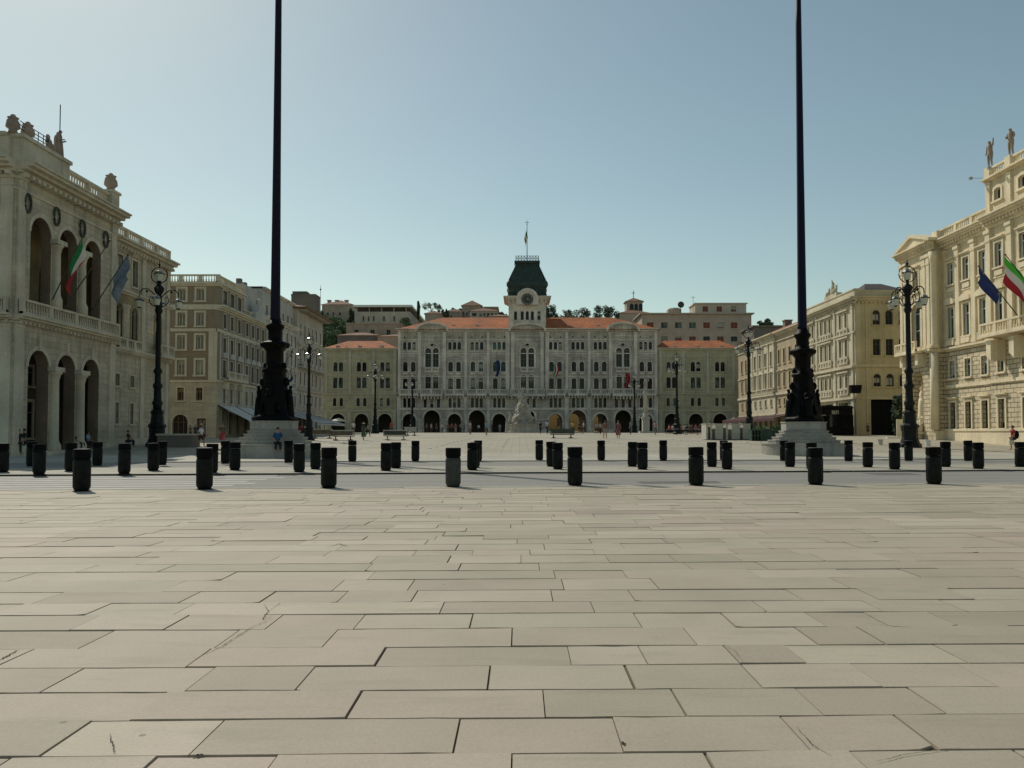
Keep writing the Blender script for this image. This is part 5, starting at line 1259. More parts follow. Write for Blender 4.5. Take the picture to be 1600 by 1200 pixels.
def town_house_b():
    t = thing('pale_house', 'tall pale house with a white gable wall above the brown house', 'building', (-41, 117, 1.3)); w = MB(); tr = MB(); T = FX(-34.0, -1); ya, yb = 110.2, 125.4; g0 = 1.2
    cols = [112.0, 114.6, 117.2, 119.8, 122.2, 124.3]
    for (za, zb, z, h, ww, hood) in ((g0 - .3, 4.9, g0 + .2, 2.7, 1.3, None), (4.9, 7.8, 5.4, 1.7, .9, None), (7.8, 11.0, 8.3, 2.1, .95, 'flat'), (11, 14.0, 11.4, 1.9, .95, 'flat'), (14.0, 17.0, 14.3, 1.8, .9, None)):
        ops = [(y, z, ww, h, False) for y in cols]; band(w, T, ya, yb, za, zb, ops)
        for o in ops: window(t, T, o, 'greytrim', random.choice(['glass', 'glassgreen', 'glassblue']), sw=.15, bars=(1, 1), hood=hood, sill=.14 if z > 5 else 0)
    T3 = FX(-34.6, -1); ops = [(y, 17.6, .9, 1.4, False) for y in cols]; band(w, T3, ya, yb, 17.0, 21.2, ops)
    for o in ops: window(t, T3, o, 'greytrim', 'glass', sw=.14)
    w.box(-44, -35.2, 104.2, 110.2, 15.5, 20.6); w.box(-46, -34.6, 110.2, 125.4, 21.0, 21.3)
    w.poly([(-34.6, 110.2, 15.5), (-46, 110.2, 15.5), (-46, 110.2, 21.2), (-34.6, 110.2, 21.2)]); closing(w, -46, -34, 110.2, 125.4, 1, 17, 'wn')
    w.build('wall', 'palewall', t)
    runs(tr, T, ya, yb, [(.2, .2), (.2, .45), (.16, .65)], 16.8); tr.tb(T, ya, yb, 7.6, 7.85, -.18, 0); tr.tb(T, ya, yb, 10.9, 11.05, -.12, 0); tr.tb(T, ya, yb, 4.8, 5.0, -.15, 0); runs(tr, T3, ya, yb, [(.15, .2), (.2, .4)], 20.9)
    for y in (113.3, 118.5, 121.0): pilaster(tr, T, y, 7.9, 16.8, .35, .1, cap=.3)
    tr.tb(T, 113, 121.4, 7.86, 8.0, -.9, -.2); balustrade(tr, T, 113, 121.4, 8.0, .9, d=-.86, pier=2.1, step=.3, th=.18); tr.build('wall_ornament', 'greytrim', t)
    s = MB(); s.box(-36.4, -35.8, 105.0, 105.7, 20.6, 21.4); s.box(-36.6, -35.9, 107.2, 107.9, 20.6, 21.3); s.build('chimney', 'darkplaster', t)
def town_house_c():
    t = thing('eaved_house', 'grey brown corner house under wide overhanging eaves, last of the left row', 'building', (-41, 134, 1.4)); w = MB(); tr = MB(); T = FX(-34.0, -1); ya, yb = 125.4, 141.8
    cols = [127.3, 129.7, 132.1, 134.6, 137.2, 139.9]
    for (za, zb, z, h, ww, hood) in ((1.1, 5.2, 1.6, 2.8, 1.2, None), (5.2, 8.3, 5.9, 1.7, .9, None), (8.3, 11.8, 9.0, 2.1, .95, 'tri'), (11.8, 15.3, 12.4, 2.2, .95, 'flat'), (15.3, 20.6, 16.5, 2.0, .9, None)):
        ops = [(y, z, ww, h, False) for y in cols]; band(w, T, ya, yb, za, zb, ops)
        for o in ops: window(t, T, o, 'greytrim', random.choice(['glass', 'shuttergrn', 'wood', 'glass']), sw=.15, bars=(1, 1), hood=hood, sill=.14 if z > 5 else 0)
    closing(w, -50, -34, 125.4, 141.8, 1.1, 20.6, 'sn'); w.build('wall', 'hillpale', t)
    tr.tb(T, ya, yb, 11.6, 11.8, -.85, 0); tr.tb(T, ya, yb, 8.1, 8.35, -.3, 0); tr.tb(T, ya, yb, 15.1, 15.4, -.35, 0); tr.tb(T, ya, yb, 5.0, 5.2, -.12, 0)
    for y in cols: tr.tb(T, y - .75, y + .75, 11.81, 12.6, -.8, -.74); tr.tb(T, y - .7, y - .5, 11.2, 11.6, -.6, 0); tr.tb(T, y + .5, y + .7, 11.2, 11.6, -.6, 0)
    for i in range(16): tr.tb(T, ya + .5 + i * 1.02, ya + .62 + i * 1.02, 20.3, 20.6, -1.4, 0)
    tr.build('wall_ornament', 'hillpale', t)
    r = MB(); r.box(-50, -32.4, 125.0, 143.0, 20.62, 20.85); r.build('eaves', 'wood', t); r = MB(); hip_roof_y(r, -50, -32.5, 125.2, 142.8, 20.86, 2.2, ov=.15); r.build('roof', 'tilesbrown', t)
town_house_b(); town_house_c()
awning('pale cafe tent roof at the foot of the eaved corner house', TL, 113.0, 131.0, 4.7, 3.0, 6.2)
# ---------------------------------------------------------------- right row
def right_far():
    t = thing('orange_roofed_house', 'long tan and white house with an orange tiled roof and a red awning', 'building', (48, 140, 1.4)); w = MB(); w2_ = MB(); tr = MB(); wh = MB(); T = FX(42.0, 1); ya, yb = 120.8, 158.6
    c1 = [122.3, 125.4, 128.4, 131.1, 133.7]; c2 = [137.2, 140.3, 143.4, 146.5, 149.6]; c3 = [153.2, 156.0]
    T2 = FX(41.75, 1)
    for (a, b, cc, mb, TT, tm) in ((ya, 135.2, c1, w, T, 'yellowtrim'), (135.2, 151.2, c2, wh, T2, 'lightstone'), (151.2, yb, c3, w2_, T, 'yellowtrim')):
        for (za, zb, z, h, ww, ar, hood) in ((1.0, 4.6, 1.5, 2.6, 1.35, False, None), (4.6, 8.0, 6.0, 1.1, .8, False, None), (8.0, 11.7, 9.0, 2.2, .95, False, 'flat'), (11.7, 17.9, 12.7, 2.3, .95, False, None)):
            ops = [(y, z, ww, h, ar) for y in cc]; band(mb, TT, a, b, za, zb, ops)
            for o in ops: window(t, TT, o, tm, random.choice(['glass', 'glassgreen', 'wood']), sw=.16, bars=(1, 1), hood=hood, sill=.14 if z > 4 else 0)
    closing(w, 42, 56, ya, yb, 1, 17.9, 's'); closing(w2_, 42, 56, ya, yb, 1, 17.9, 'n'); closing(wh, 41.75, 42, 135.2, 151.2, 1, 17.9, 'sn')
    w.build('wall', 'tanwall', t); w2_.build('wall', 'tanwall', t); wh.build('centre_wall', 'lightstone', t)
    for y in [135.5, 138.7, 141.8, 144.9, 148.0, 150.9]: pilaster(tr, T2, y, 8.2, 16.4, .5, .14, cap=.5)
    for TT, a, b in ((T, ya, 135.2), (T2, 135.2, 151.2), (T, 151.2, yb)):
        tr.tb(TT, a, b, 7.7, 8.1, -.25, 0); tr.tb(TT, a, b, 4.4, 4.65, -.2, 0); tr.tb(TT, a, b, 11.5, 11.7, -.15, 0); runs(tr, TT, a, b, [(.2, .15), (.25, .4), (.2, .7)], 17.3); tr.tb(TT, a, b, 16.4, 16.55, -.18, 0)
    balustrade(tr, T2, 135.5, 151, 8.11, .85, d=-.3, pier=3.1, step=.32, th=.2); tr.build('wall_ornament', 'lightstone', t)
    r = MB(); hip_roof_y(r, 42, 56, ya, yb, 17.98, 3.2, iny=5, ov=.7); rf = r.build('roof', 'tiles', t)
    for (x, y, z) in ((45, 128, 19.6), (47, 146, 20.2), (44, 122.8, 18.6)): m = MB(); m.box(x, x + 1.2, y, y + 1.3, z - 1, z + 1.2); m.box(x - .12, x + 1.32, y - .12, y + 1.42, z + 1.2, z + 1.4); m.build('chimney', 'darkplaster', rf)
right_far()
TR = FX(42.0, 1)
awning('red cafe awning along the foot of the orange roofed house', TR, 125.5, 157.5, 4.6, 3.9, 3.4, 'awningred', valance=.5)
def right_mid():
    t = thing('statue_parapet_house', 'cream house with balustraded window rows and a sculpture group on its parapet', 'building', (48, 110, 1.3)); w = MB(); tr = MB(); wf = MB(); ya, yb = 103.4, 120.6; T = FX(42.0, 1); TF = FY(103.4)
    cols = [(106.2, 108.1), (111.7, 113.3, 114.9), (118.2, 119.7)]
    allc = [y for c in cols for y in c]
    for (za, zb, z, h, ww, ar, grp) in ((10.0, 14.3, 11.35, 2.15, .8, False, 1), (14.3, 18.0, 15.05, 1.95, .75, .6, 1), (6.0, 10.0, 7.35, 1.7, .8, True, 1)):
        band(w, T, ya, yb, za, zb, [(y, z, ww, h, ar) for y in allc])
        for c in cols:
            window(t, T, [(y, z, ww, h, ar) for y in c], 'lightstone', random.choice(['glass', 'glassgreen']), sw=.2, bars=(1, 1))
            balustrade(tr, T, c[0] - .8, c[-1] + .8, z - .95, .75, d=-.22, pier=1.0, step=.3, th=.16)
            tr.tb(T, c[0] - .9, c[-1] + .9, z + h + .22, z + h + .42, -.3, 0)
    sh = [(107.2, 1.25, 3.2, 4.2, False), (113.3, 1.25, 4.6, 4.2, False), (118.6, 1.25, 2.4, 4.2, False)]; band(w, T, ya, yb, 1.0, 6.0, sh, reveal=.9)
    for o in sh: window(t, T, o, 'lightstone', 'glass', fr='framedark', sw=.1, sill=0, depth=.8, bars=(2, 1), name='shop_window')
    fc = [44.65, 46.25, 47.9, 49.6]
    for (za, zb, z, h, ar) in ((10.0, 14.3, 11.25, 2.05, False), (14.3, 18.0, 15.1, 1.85, True), (6.0, 10.0, 7.35, 1.6, True)):
        ops = [(x, z, .95, h, ar) for x in fc]; band(wf, TF, 42, 52, za, zb, ops)
        for o in ops: window(t, TF, o, 'yellowstone', 'glass', fr='framedark', sw=.1, bars=(1, 1), fw=.11)
    gd = (45.4, 1.2, 3.2, 4.55, False); band(wf, TF, 42, 52, 1.0, 6.0, [gd, (49.5, 1.2, 2.2, 4.2, False)], reveal=.6)
    window(t, TF, gd, 'yellowtrim', 'black', fr='black', sw=.15, sill=0, depth=.5, bars=(1, 0), name='garage_door'); window(t, TF, (49.5, 1.2, 2.2, 4.2, False), 'yellowtrim', 'black', fr='black', sw=.15, sill=0, depth=.5, bars=(1, 0), name='garage_door')
    closing(w, 42, 52, ya, yb, 1, 18.2, 'net'); w.build('wall', 'lightstone', t); wf.build('front_wall', 'yellowstone', t)
    for y in (104.1, 109.9, 116.5): 
        for z0, z1 in ((10.4, 17.8), (6.3, 9.7)): pilaster(tr, T, y, z0, z1, .55, .16, cap=.5)
        pilaster(tr, T, y, 1.1, 5.9, .8, .2, cap=.4)
    tr.tb(T, ya, yb, 5.8, 6.1, -.4, 0); tr.tb(T, ya, yb, 9.75, 10.1, -.45, 0); tr.tb(T, ya, yb, 14.1, 14.35, -.2, 0); runs(tr, T, ya - .5, yb, [(.2, .15), (.25, .45), (.2, .75)], 18.0, dent=(18.0, .16, .35, .45)); tr.tb(T, ya, yb, 18.66, 19.55, 0, .4); tr.tb(T, ya, yb, 19.55, 19.7, -.1, .5)
    tr.build('wall_ornament', 'lightstone', t); f = MB()
    f.tb(TF, 42, 52, 5.85, 6.05, -.08, 0); f.tb(TF, 42, 52, 9.8, 10.15, -.2, 0); runs(f, TF, 41.6, 52, [(.2, .12), (.25, .35), (.2, .6)], 18.0, dent=(18.0, .2, .3, .5)); f.tb(TF, 42.41, 52, 18.66, 19.5, 0, .4); f.tb(TF, 42, 42.5, 6.1, 9.8, -.06, 0); f.tb(TF, 43.3, 43.45, 1.2, 17.9, -.1, 0)
    for x in (42.35,): f.tb(TF, x - .3, x + .3, 10.2, 17.9, -.08, 0)
    f.build('front_ornament', 'yellowtrim', t)
    r = MB(); hip_roof(r, 44, 52, 105, 119, 19.0, 2.8, inx=3, ov=.1); r.build('roof', 'slate', t)
    m = MB(); m.tb(T, 109.2, 113.6, 19.7, 20.2, -.05, .7); m.build('sculpture_plinth', 'lightstone', t)
    for y, h, po in ((111.4, 2.0, 'raise'), (110.2, 1.5, 'sit'), (112.7, 1.4, 'sit')): statue('parapet_statue', 'lightstone', (42.3, y, 20.2), -1.57, h, po, t)
right_mid()
def right_palace():
    t = thing('rusticated_palace', 'sunlit palace with rusticated lower floors, giant pilasters and roof statues', 'palace', (50, 74, .4)); ru = MB(); w = MB(); tr = MB(); T = FX(43.2, 1); TP = FX(42.0, 1); TC = FX(42.75, 1)
    g = .1
    cols = [82.6, 79.75, 76.9]; cc = [73.5, 69.9, 66.3, 62.7]
    for (TT, a, b, cs_) in ((T, 75.3, 84.0, cols), (TC, 56.0, 75.3, cc)):
        r0 = [(y, 2.0, 1.05, 2.6, False) for y in cs_]; r1 = [(y, 7.0, 1.05, 1.75, False) for y in cs_]; r2 = [(y, 11.0, 1.15, 3.1, False) for y in cs_]; r3 = [(y, 16.4, 1.1, 2.2, False) for y in cs_]
        band(ru, TT, a, b, g, 6.2, r0, reveal=.4); band(ru, TT, a, b, 6.2, 9.9, r1, reveal=.4); band(w, TT, a, b, 9.9, 15.6, r2, reveal=.4); band(w, TT, a, b, 15.6, 21.0, r3, reveal=.4)
        for o in r0: window(t, TT, o, 'lloydtrim', 'glass', fr='framedark', sw=.2, sp=.12, hood='flat', bars=(1, 1), depth=.35)
        for o in r1: window(t, TT, o, 'lloydtrim', 'glassteal', fr='white', sw=.16, bars=(1, 1), depth=.24)
        for o in r2: window(t, TT, o, 'lloydtrim', 'glassteal', fr='white', sw=.2, sp=.14, hood='arc', bars=(1, 1), depth=.22, fw=.1, blinds=0)
        for o in r3: window(t, TT, o, 'lloydtrim', 'glassteal', fr='white', sw=.2, sp=.1, hood='flat', bars=(1, 1), depth=.22, fw=.1, blinds=0)
        tr.tb(TT, a, b, g - .2, 1.75, -.25, 0); tr.tb(TT, a, b, 1.75, 1.95, -.34, 0); tr.tb(TT, a, b, 6.05, 6.35, -.16, 0); runs(tr, TT, a, b, [(.15, .2), (.2, .45)], 9.75); tr.tb(TT, a, b, 15.45, 15.6, -.06, 0)
        runs(tr, TT, a, b, [(.25, .15), (.3, .2), (.2, .6), (.2, .85), (.15, 1.0)], 20.1, dent=(20.62, .24, .5, .5))
        for y in cs_:
            tr.tb(TT, y - .75, y + .75, 10.3, 10.8, -.3, 0); tr.tb(TT, y - .6, y + .6, 15.65, 16.1, -.14, 0)
        ps = [(p + q) / 2 for p, q in zip(cs_, cs_[1:])] + ([83.95 - .3] if TT is T else [75.3 - .35, 71.7])
        for y in set(ps): pilaster(tr, TT, y, 10.2, 20.0, .7, .22, cap=1.1)
    for y in (78.3, 81.2): pass
    balustrade(tr, T, 75.4, 84.0, 21.25, 1.05, d=-.3, pier=2.9, step=.34, th=.3)
    # return walls of the projecting parts
    ru.poly([(42, 84, g), (43.2, 84, g), (43.2, 84, 9.9), (42, 84, 9.9)]); w.poly([(42, 84, 9.9), (43.2, 84, 9.9), (43.2, 84, 21.1), (42, 84, 21.1)]); closing(w, 42.75, 43.2, 75.3, 75.3, g, 21, 'n')
    TRt = FY(84.0); tr.tb(TRt, 42, 43.18, 9.75, 10.1, -.14, 0); tr.tb(TRt, 42.05, 42.6, 10.12, 20, -.12, 0); tr.tb(TRt, 42, 43.18, g - .2, 1.8, -.14, 0); 
    m = MB(); m.lathe(42.05, 83.95, [(.42, 1.9), (.40, 9.7)], 16); m.lathe(42.1, 83.85, [(.42, 10.2), (.42, 10.5), (.34, 10.7), (.31, 18.8), (.40, 19.2), (.48, 20.0)], 16); m.build('column', 'lloydtrim', t, True)
    # pavilion
    a, b = 84.0, 90.9; c = 87.45
    nich = (c, g + .6, 2.5, 7.4, True); band(ru, TP, a, b, g, 9.9, [nich], reveal=1.0); win = (c, 10.6, 2.0, 4.6, True); band(w, TP, a, b, 9.9, 15.9, [win], reveal=.5); up = (c, 16.5, 1.2, 2.2, False); band(w, TP, a, b, 15.9, 20.2, [up], reveal=.4)
    m = MB(); m.poly([TP(c - 1.25, g, 1.0), TP(c + 1.25, g, 1.0), TP(c + 1.25, 8.2, 1.0), TP(c - 1.25, 8.2, 1.0)]); m.build('niche', 'lloyd', t)
    window(t, TP, win, 'lloydtrim', 'glassblue', fr='white', sw=.3, sill=0, bars=(1, 2), depth=.42); window(t, TP, up, 'lloydtrim', 'glassgreen', fr='white', sw=.2, hood='flat', depth=.35)
    m = MB(); m.lathe(41.7, c, [(1.15, g), (1.2, g + .5), (1.0, g + .7), (1.0, g + 1.2), (1.3, g + 1.35), (1.35, g + 1.6)], 16); m.build('fountain_basin', 'lloydtrim', t)
    statue('niche_statue', 'lloydtrim', (42.5, c, g + 2.8), -1.57, 3.6, 'raise', t); statue('niche_statue', 'lloydtrim', (41.9, c - .8, g + 1.6), -1.2, 2.0, 'sit', t); statue('niche_statue', 'lloydtrim', (41.9, c + .8, g + 1.6), -1.9, 2.0, 'sit', t)
    m = MB(); m.lathe(42.4, c, [(.9, g + 1.6), (.8, g + 2.2), (.5, g + 2.8)], 10); m.build('niche_rock', 'fountstone', t)
    for y in (a + .5, a + 1.35, b - .5, b - 1.35): pilaster(tr, TP, y, 10.2, 19.9, .62, .22, cap=1.1)
    runs(tr, TP, a - .2, b, [(.15, .2), (.2, .5)], 9.75); tr.tb(TP, a, b, g - .2, 1.75, -.2, -.001) if False else None
    tr.tb(TP, c - 2.3, c + 2.3, 9.8, 10.0, -1.35, -.51); balustrade(tr, TP, c - 2.3, c + 2.3, 10.0, 1.05, d=-1.3, pier=1.5, step=.3, th=.2)
    for y in (c - 1.7, c + 1.7): tr.prism(TP, [(y - .3, 8.6), (y + .3, 8.6), (y + .3, 9.75), (y - .3, 9.75)], -.9, 0)
    runs(tr, TP, a - .3, b + .3, [(.25, .15), (.25, .2), (.2, .6), (.15, .85)], 20.25, dent=(20.75, .24, .5, .5)); w.poly([(42, a, 20.2), (42, b, 20.2), (42, b, 21.1), (42, a, 21.1)])
    tr.prism(TP, [(a - .5, 21.12), (b + .5, 21.12), (c, 22.25)], -.35, 1.2); 
    for s_ in (-1, 1):
        e = a - .6 if s_ < 0 else b + .3
        tr.prism(TP, [(e, 21.11), (e, 21.4), (c, 22.62), (c, 22.27)], -.6, 1.2)
    tr.tb(TP, a - .1, a + .9, 21.12, 22.2, .5, 1.8); tr.tb(TP, b - .6, b, 21.12, 22.0, .5, 1.8)
    # attic over the centre with statues
    band(w, TC, 56, 75.2, 21.25, 24.4, [(y, 22.4, 1.0, 1.1, .3) for y in cc]); 
    for y in cc: window(t, TC, (y, 22.4, 1.0, 1.1, .3), 'lloydtrim', 'glassblue', fr='white', sw=.28, bars=(1, 0), name='attic_window')
    w.poly([(42.75, 75.2, 21.25), (50, 75.2, 21.25), (50, 75.2, 24.4), (42.75, 75.2, 24.4)])
    for y in (74.9, 71.7, 68.1, 64.5): tr.tb(TC, y - .35, y + .3, 21.3, 24.35, -.18, 0); statue('roof_statue', 'statuestone', (42.9, y - .05, 25.75), -1.2, 2.5, 'raise' if y > 73 else 'hold', t, robe=False); tr.tb(TC, y - .4, y + .4, 24.7, 25.75, -.2, .6)
    runs(tr, TC, 56, 75.3, [(.15, .2), (.15, .5)], 24.4, e=.3); balustrade(tr, TC, 56, 75.2, 24.71, .95, d=.0, pier=3.3, step=.34, th=.28); tr.tb(FY(75.2), 42.75, 50, 24.4, 24.7, -.001 - .25, -.001)
    tr.tb(TC, 60, 73.9, 10.0, 10.2, -1.7, -.46); balustrade(tr, TC, 60, 73.9, 10.2, 1.05, d=-1.65, pier=2.2, step=.32, th=.2)
    for y in (73.2, 69.8, 66.3, 62.8): tr.prism(TC, [(y - .35, 7.9), (y + .35, 8.4), (y + .35, 9.75), (y - .35, 9.75)], -1.3, 0)
    closing(w, 42.0, 58, 84, 90.9, 0, 21.1, 'nt'); closing(w, 43.2, 58, 56, 84, 21.0, 21.2, 't'); closing(w, 42.75, 58, 56, 75.2, g, 24.4, 'se')
    ru.build('rusticated_wall', 'rustic', t); w.build('wall', 'lloyd', t); tr.build('wall_ornament', 'lloydtrim', t)
    for y in (75.6, 72.6): m = MB(); m.tube([(42.6, y, 25.0), (41.8, y + .3, 25.1)], .025, 5); m.box(41.55, 41.82, y + .2, y + .45, 24.98, 25.2); m.build('floodlight', 'steel', t)
right_palace()
# ---------------------------------------------------------------- hill town behind
M['hillgreen'] = leafmat('hillgreen', (.05, .08, .035), (.13, .14, .07))
def hz(y): return 2.0 if y < 215 else (2.0 + (y - 215) * .33 if y < 290 else max(2.0, 26.75 - (y - 290) * .2))
mb = grid_sheet('hillside', [-300, -200, -120, -80, -40, 0, 40, 80, 120, 200, 300], [216, 230, 250, 270, 300, 330, 360, 420], lambda x, y: hz(y) + 2.5 * math.sin(x * .03), 'hillgreen'); mb['kind'] = 'structure'
def hill_house(label, Y, px0, px1, pyt, depth, mat, roof=None, rh=2.0, wins=(), trim='hillpale', glass='glass', z0=None, name='hill_house', group='houses on the hill', cat='house', ov=.4, inx=None):
    a, b = PY(px0, pyt, Y), PY(px1, pyt, Y); x0, x1, zt = a[0], b[0], (a[2] + b[2]) / 2; zb = z0 if z0 is not None else hz(Y) - 1
    t = thing(name, label, cat, ((x0 + x1) / 2, Y + depth / 2, zb), group); w = MB(); T = FY(float(Y)); S = Y / F
    lv = {}
    for (px, py, pw, ph, gm) in wins: lv.setdefault(py, []).append((px, pw, ph, gm))
    z = zb
    for py in sorted(lv, reverse=True):
        ops = [(PY(px, py, Y)[0], PY(px, py, Y)[2], pw * S, ph * S, False) for px, pw, ph, gm in lv[py]]; top = max(o[1] + o[3] for o in ops) + .35
        band(w, T, x0, x1, z, min(top, zt), ops, reveal=.25); z = min(top, zt)
        for o, q in zip(ops, lv[py]): window(t, T, o, trim, q[3] or glass, sw=.12, bars=(1, 0), depth=.2)
    if z < zt: band(w, T, x0, x1, z, zt)
    closing(w, x0, x1, Y, Y + depth, zb, zt, 'wen'); w.build('wall', mat, t)
    if roof == 'flat': r = MB(); r.box(x0 - ov, x1 + ov, Y - ov, Y + depth + ov, zt, zt + .35); r.build('roof', mat, t)
    elif roof: r = MB(); (hip_roof if (x1 - x0) > depth else hip_roof_y)(r, x0, x1, Y, Y + depth, zt, rh, None if inx is None else inx, ov=ov); r.build('roof', roof, t)
    return t, x0, x1, zt
t, x0, x1, zt = hill_house('dark plain tower block rising behind the eaved corner house', 170, 455, 493, 462, 4, 'darkplaster', 'flat', z0=1.5, group=None, name='tower_block', cat='building', ov=.05)
m = MB(); q = PY(472, 458, 173); m.box(q[0] - 1.5, q[0] + 1.5, 171, 173.5, zt, zt + 1.1); m.build('roof_box', 'darkplaster', t)
t, x0, x1, zt = hill_house('villa with a brown roof and chimneys above the green slope', 262, 503, 551, 476, 14, 'hillwall', 'tilesbrown', 2.2, [(512, 493, 3.5, 5, None), (521, 493, 3.5, 5, None), (531, 493, 3.5, 5, None), (517, 502, 3.5, 4.5, None), (530, 502, 3.5, 4.5, None)])
for px in (514, 526, 541): m = MB(); q = PY(px, 472, 266); m.box(q[0] - .5, q[0] + .5, 266, 267.2, q[2] - 2.5, q[2] + .5); m.box(q[0] - .65, q[0] + .65, 265.85, 267.35, q[2] + .5, q[2] + .7); m.build('chimney', 'hillwall', t)
m = MB(); q = PY(501, 446, 200); m.tube([(q[0], 200, 20), (q[0], 200, q[2])], [.09, .05], 6); m.ball((q[0], 200, q[2] - 1), .2, .2, .3, 6); o = m.build('mast', 'iron'); tag(o, 'thin mast rising behind the eaved corner house', 'mast')
t, x0, x1, zt = hill_house('long flat roofed modern building with a dark loggia strip and small windows', 250, 554, 641, 487, 38, 'hillpale', None, 0, [(px, 502, 2.6, 8, None) for px in (568, 576, 584, 600, 616)])
m = MB(); m.box(x0 + .8, x1 - .8, 251, 286, zt, zt + 1.35); m.build('loggia_strip', 'darkin', t); m = MB(); m.box(x0 - .4, x1 + .6, 249.3, 288.5, zt + 1.36, zt + 2.0); m.build('roof', 'white', t)
m = MB(); [m.box(x0 + .6 + k * 1.25, x0 + .85 + k * 1.25, 250.1, 250.4, zt, zt + 1.36) for k in range(14) if k % 3 == 0]; m.build('loggia_posts', 'hillpale', t)
hill_house('low ochre house with three windows under the long modern building', 226, 541, 628, 507, 10, 'hillwall', 'flat', 0, [(557, 524, 7, 9, None), (582, 524, 7, 9, None), (607, 524, 7, 9, None)], ov=.15)
hill_house('dark low roof directly above the left wing roof', 214, 527, 592, 524, 8, 'darkplaster', 'tilesbrown', 1.2, [], z0=1.5)
hill_house('long low house with a pale wall beside the dark low roof', 211, 590, 640, 525.5, 8, 'hillwall', 'tilesbrown', 1.0, [], z0=1.5)
hill_house('hill house with a tall brown gable left of the clock tower', 268, 722, 752, 477.5, 15, 'hillwall', 'tilesbrown', 2.2, [(730, 492, 4, 4, None)])
hill_house('hill house with a row of white framed windows left of the clock tower', 255, 734, 778, 486, 12, 'hillpale', 'tilesbrown', 1.6, [(741, 494, 7, 5, None), (751, 494, 4, 5, None), (757, 494, 3, 5, None), (763, 494, 4, 5, None), (769, 494, 3.5, 5, None), (775, 494, 3, 5, None)])
hill_house('small flat topped block above the white windowed house', 272, 757, 777, 481, 8, 'hillwall', 'flat', 0, [])
hill_house('low hill house with sloping brown roof beside the cypresses', 262, 696, 722, 487, 12, 'hillwall', 'tilesbrown', 1.4, [(705, 496, 3, 3, None)])
hill_house('low house under the cypresses behind the town hall roof', 240, 664, 690, 490, 8, 'hillwall', 'tilesbrown', 1.2, [])
hill_house('brown roofed house at the foot of the clock tower', 240, 762, 800, 494, 8, 'hillwall', 'tilesbrown', 1.0, [])
# bell tower
t, x0, x1, zt = hill_house('small pinkish bell tower topped by a cross', 268, 979, 1004, 471, 5.2, 'pink', 'tilesbrown', 1.6, [], name='bell_tower', group=None, cat='bell tower', ov=.5)
q = (x0 + x1) / 2; m = MB(); m.tube([(q, 270.6, zt + 1.4), (q, 270.6, zt + 4.0)], .1, 6); m.tube([(q - .6, 270.6, zt + 3.2), (q + .6, 270.6, zt + 3.2)], .09, 6); m.build('cross', 'iron', t)
for px, w_ in ((987, 1.3), (994, 1.1), (1001, 1.1)): q2 = PY(px, 484, 268); m = MB(); m.prism(FY(268.0), [(u, z) for u, z in outline((q2[0], q2[2] - .3, w_, 2.3, True))], -.03, .01); m.build('belfry_opening', 'glass', t)
hill_house('church roof slope in front of the small bell tower', 262, 968, 1014, 489, 12, 'pink', 'tilesbrown', 1.6, [], inx=4)
# apartment block
wn = []
for i, px in enumerate((1016, 1038, 1060, 1082, 1104, 1125.5, 1147)): wn.append((px, 513, 10.5, 9.5, 'shutterred' if i in (0, 4, 6) else ('shutterred' if i == 5 else 'glassgreen')))
for i, px in enumerate((1038, 1060, 1082, 1104, 1125.5, 1147)): wn.append((px, 534, 10.5, 8.5, ['glassgreen', 'shutterred', 'shutterred', 'glass', 'shutterred', 'glass'][i]))
for i, px in enumerate((1038, 1060, 1082, 1104, 1125.5, 1147)): wn.append((px, 553, 10.5, 8.5, 'glass'))
t, x0, x1, zt = hill_house('big pink apartment block with red shutters behind the right wing', 236, 1003, 1174, 491, 14, 'pink', 'flat', 0, wn, trim='pinktrim', name='apartment_block', group=None, cat='apartment block', ov=.7)
m = MB(); a, b = PY(1086, 475, 240), PY(1166, 475, 240); T = FY(240.0); ops = [(PY(px, 487, 240)[0], PY(px, 487, 240)[2], 8.5 * 240 / F, 8.5 * 240 / F, False) for px in (1102, 1124, 1146)]
band(m, T, a[0], b[0], zt, a[2], ops); closing(m, a[0], b[0], 240, 248, zt, a[2], 'we'); m.box(a[0] - .3, b[0] + .3, 239.6, 248, a[2], a[2] + .3); at_ = m.build('penthouse', 'pinktrim', t)
for o in ops: window(at_, T, o, 'pinktrim', 'shutterred', sw=0)
m = MB(); a = PY(1056, 487, 240); m.box(a[0] - 2.2, a[0] + 1.6, 240, 243, zt + .3, zt + 2.1); m.lathe(a[0] - .2, 241.5, [(2.0, zt + 2.1), (1.6, zt + 2.5), (.3, zt + 2.7)], 10); m.build('roof_hut', 'pink', t)
m = MB(); c = PY(1064, 476, 239); n = 16; m.v.append((c[0], 239.5, c[2]))
for k in range(n): m.v.append((c[0] + .95 * math.cos(2 * math.pi * k / n), 239.0, c[2] + .95 * math.sin(2 * math.pi * k / n)))
for k in range(n): m.f.append((0, 1 + k, 1 + (k + 1) % n)); m.m.append(0)
m.tube([(c[0], 239.6, zt + .3), (c[0], 239.6, c[2])], .08, 6); m.build('satellite_dish', 'framedark', t)
m = MB(); c = PY(1083, 462, 241); m.tube([(c[0], 241, zt), c], .05, 5); m.tube([(c[0] - .8, 241, c[2] - .5), (c[0] + .6, 241, c[2] - .5)], .04, 5); m.build('aerial', 'iron', t)
hill_house('low dark roof terrace between the apartment block and orange roofed house', 180, 1178, 1222, 511, 10, 'darkplaster', 'flat', 0, [], z0=1.5)
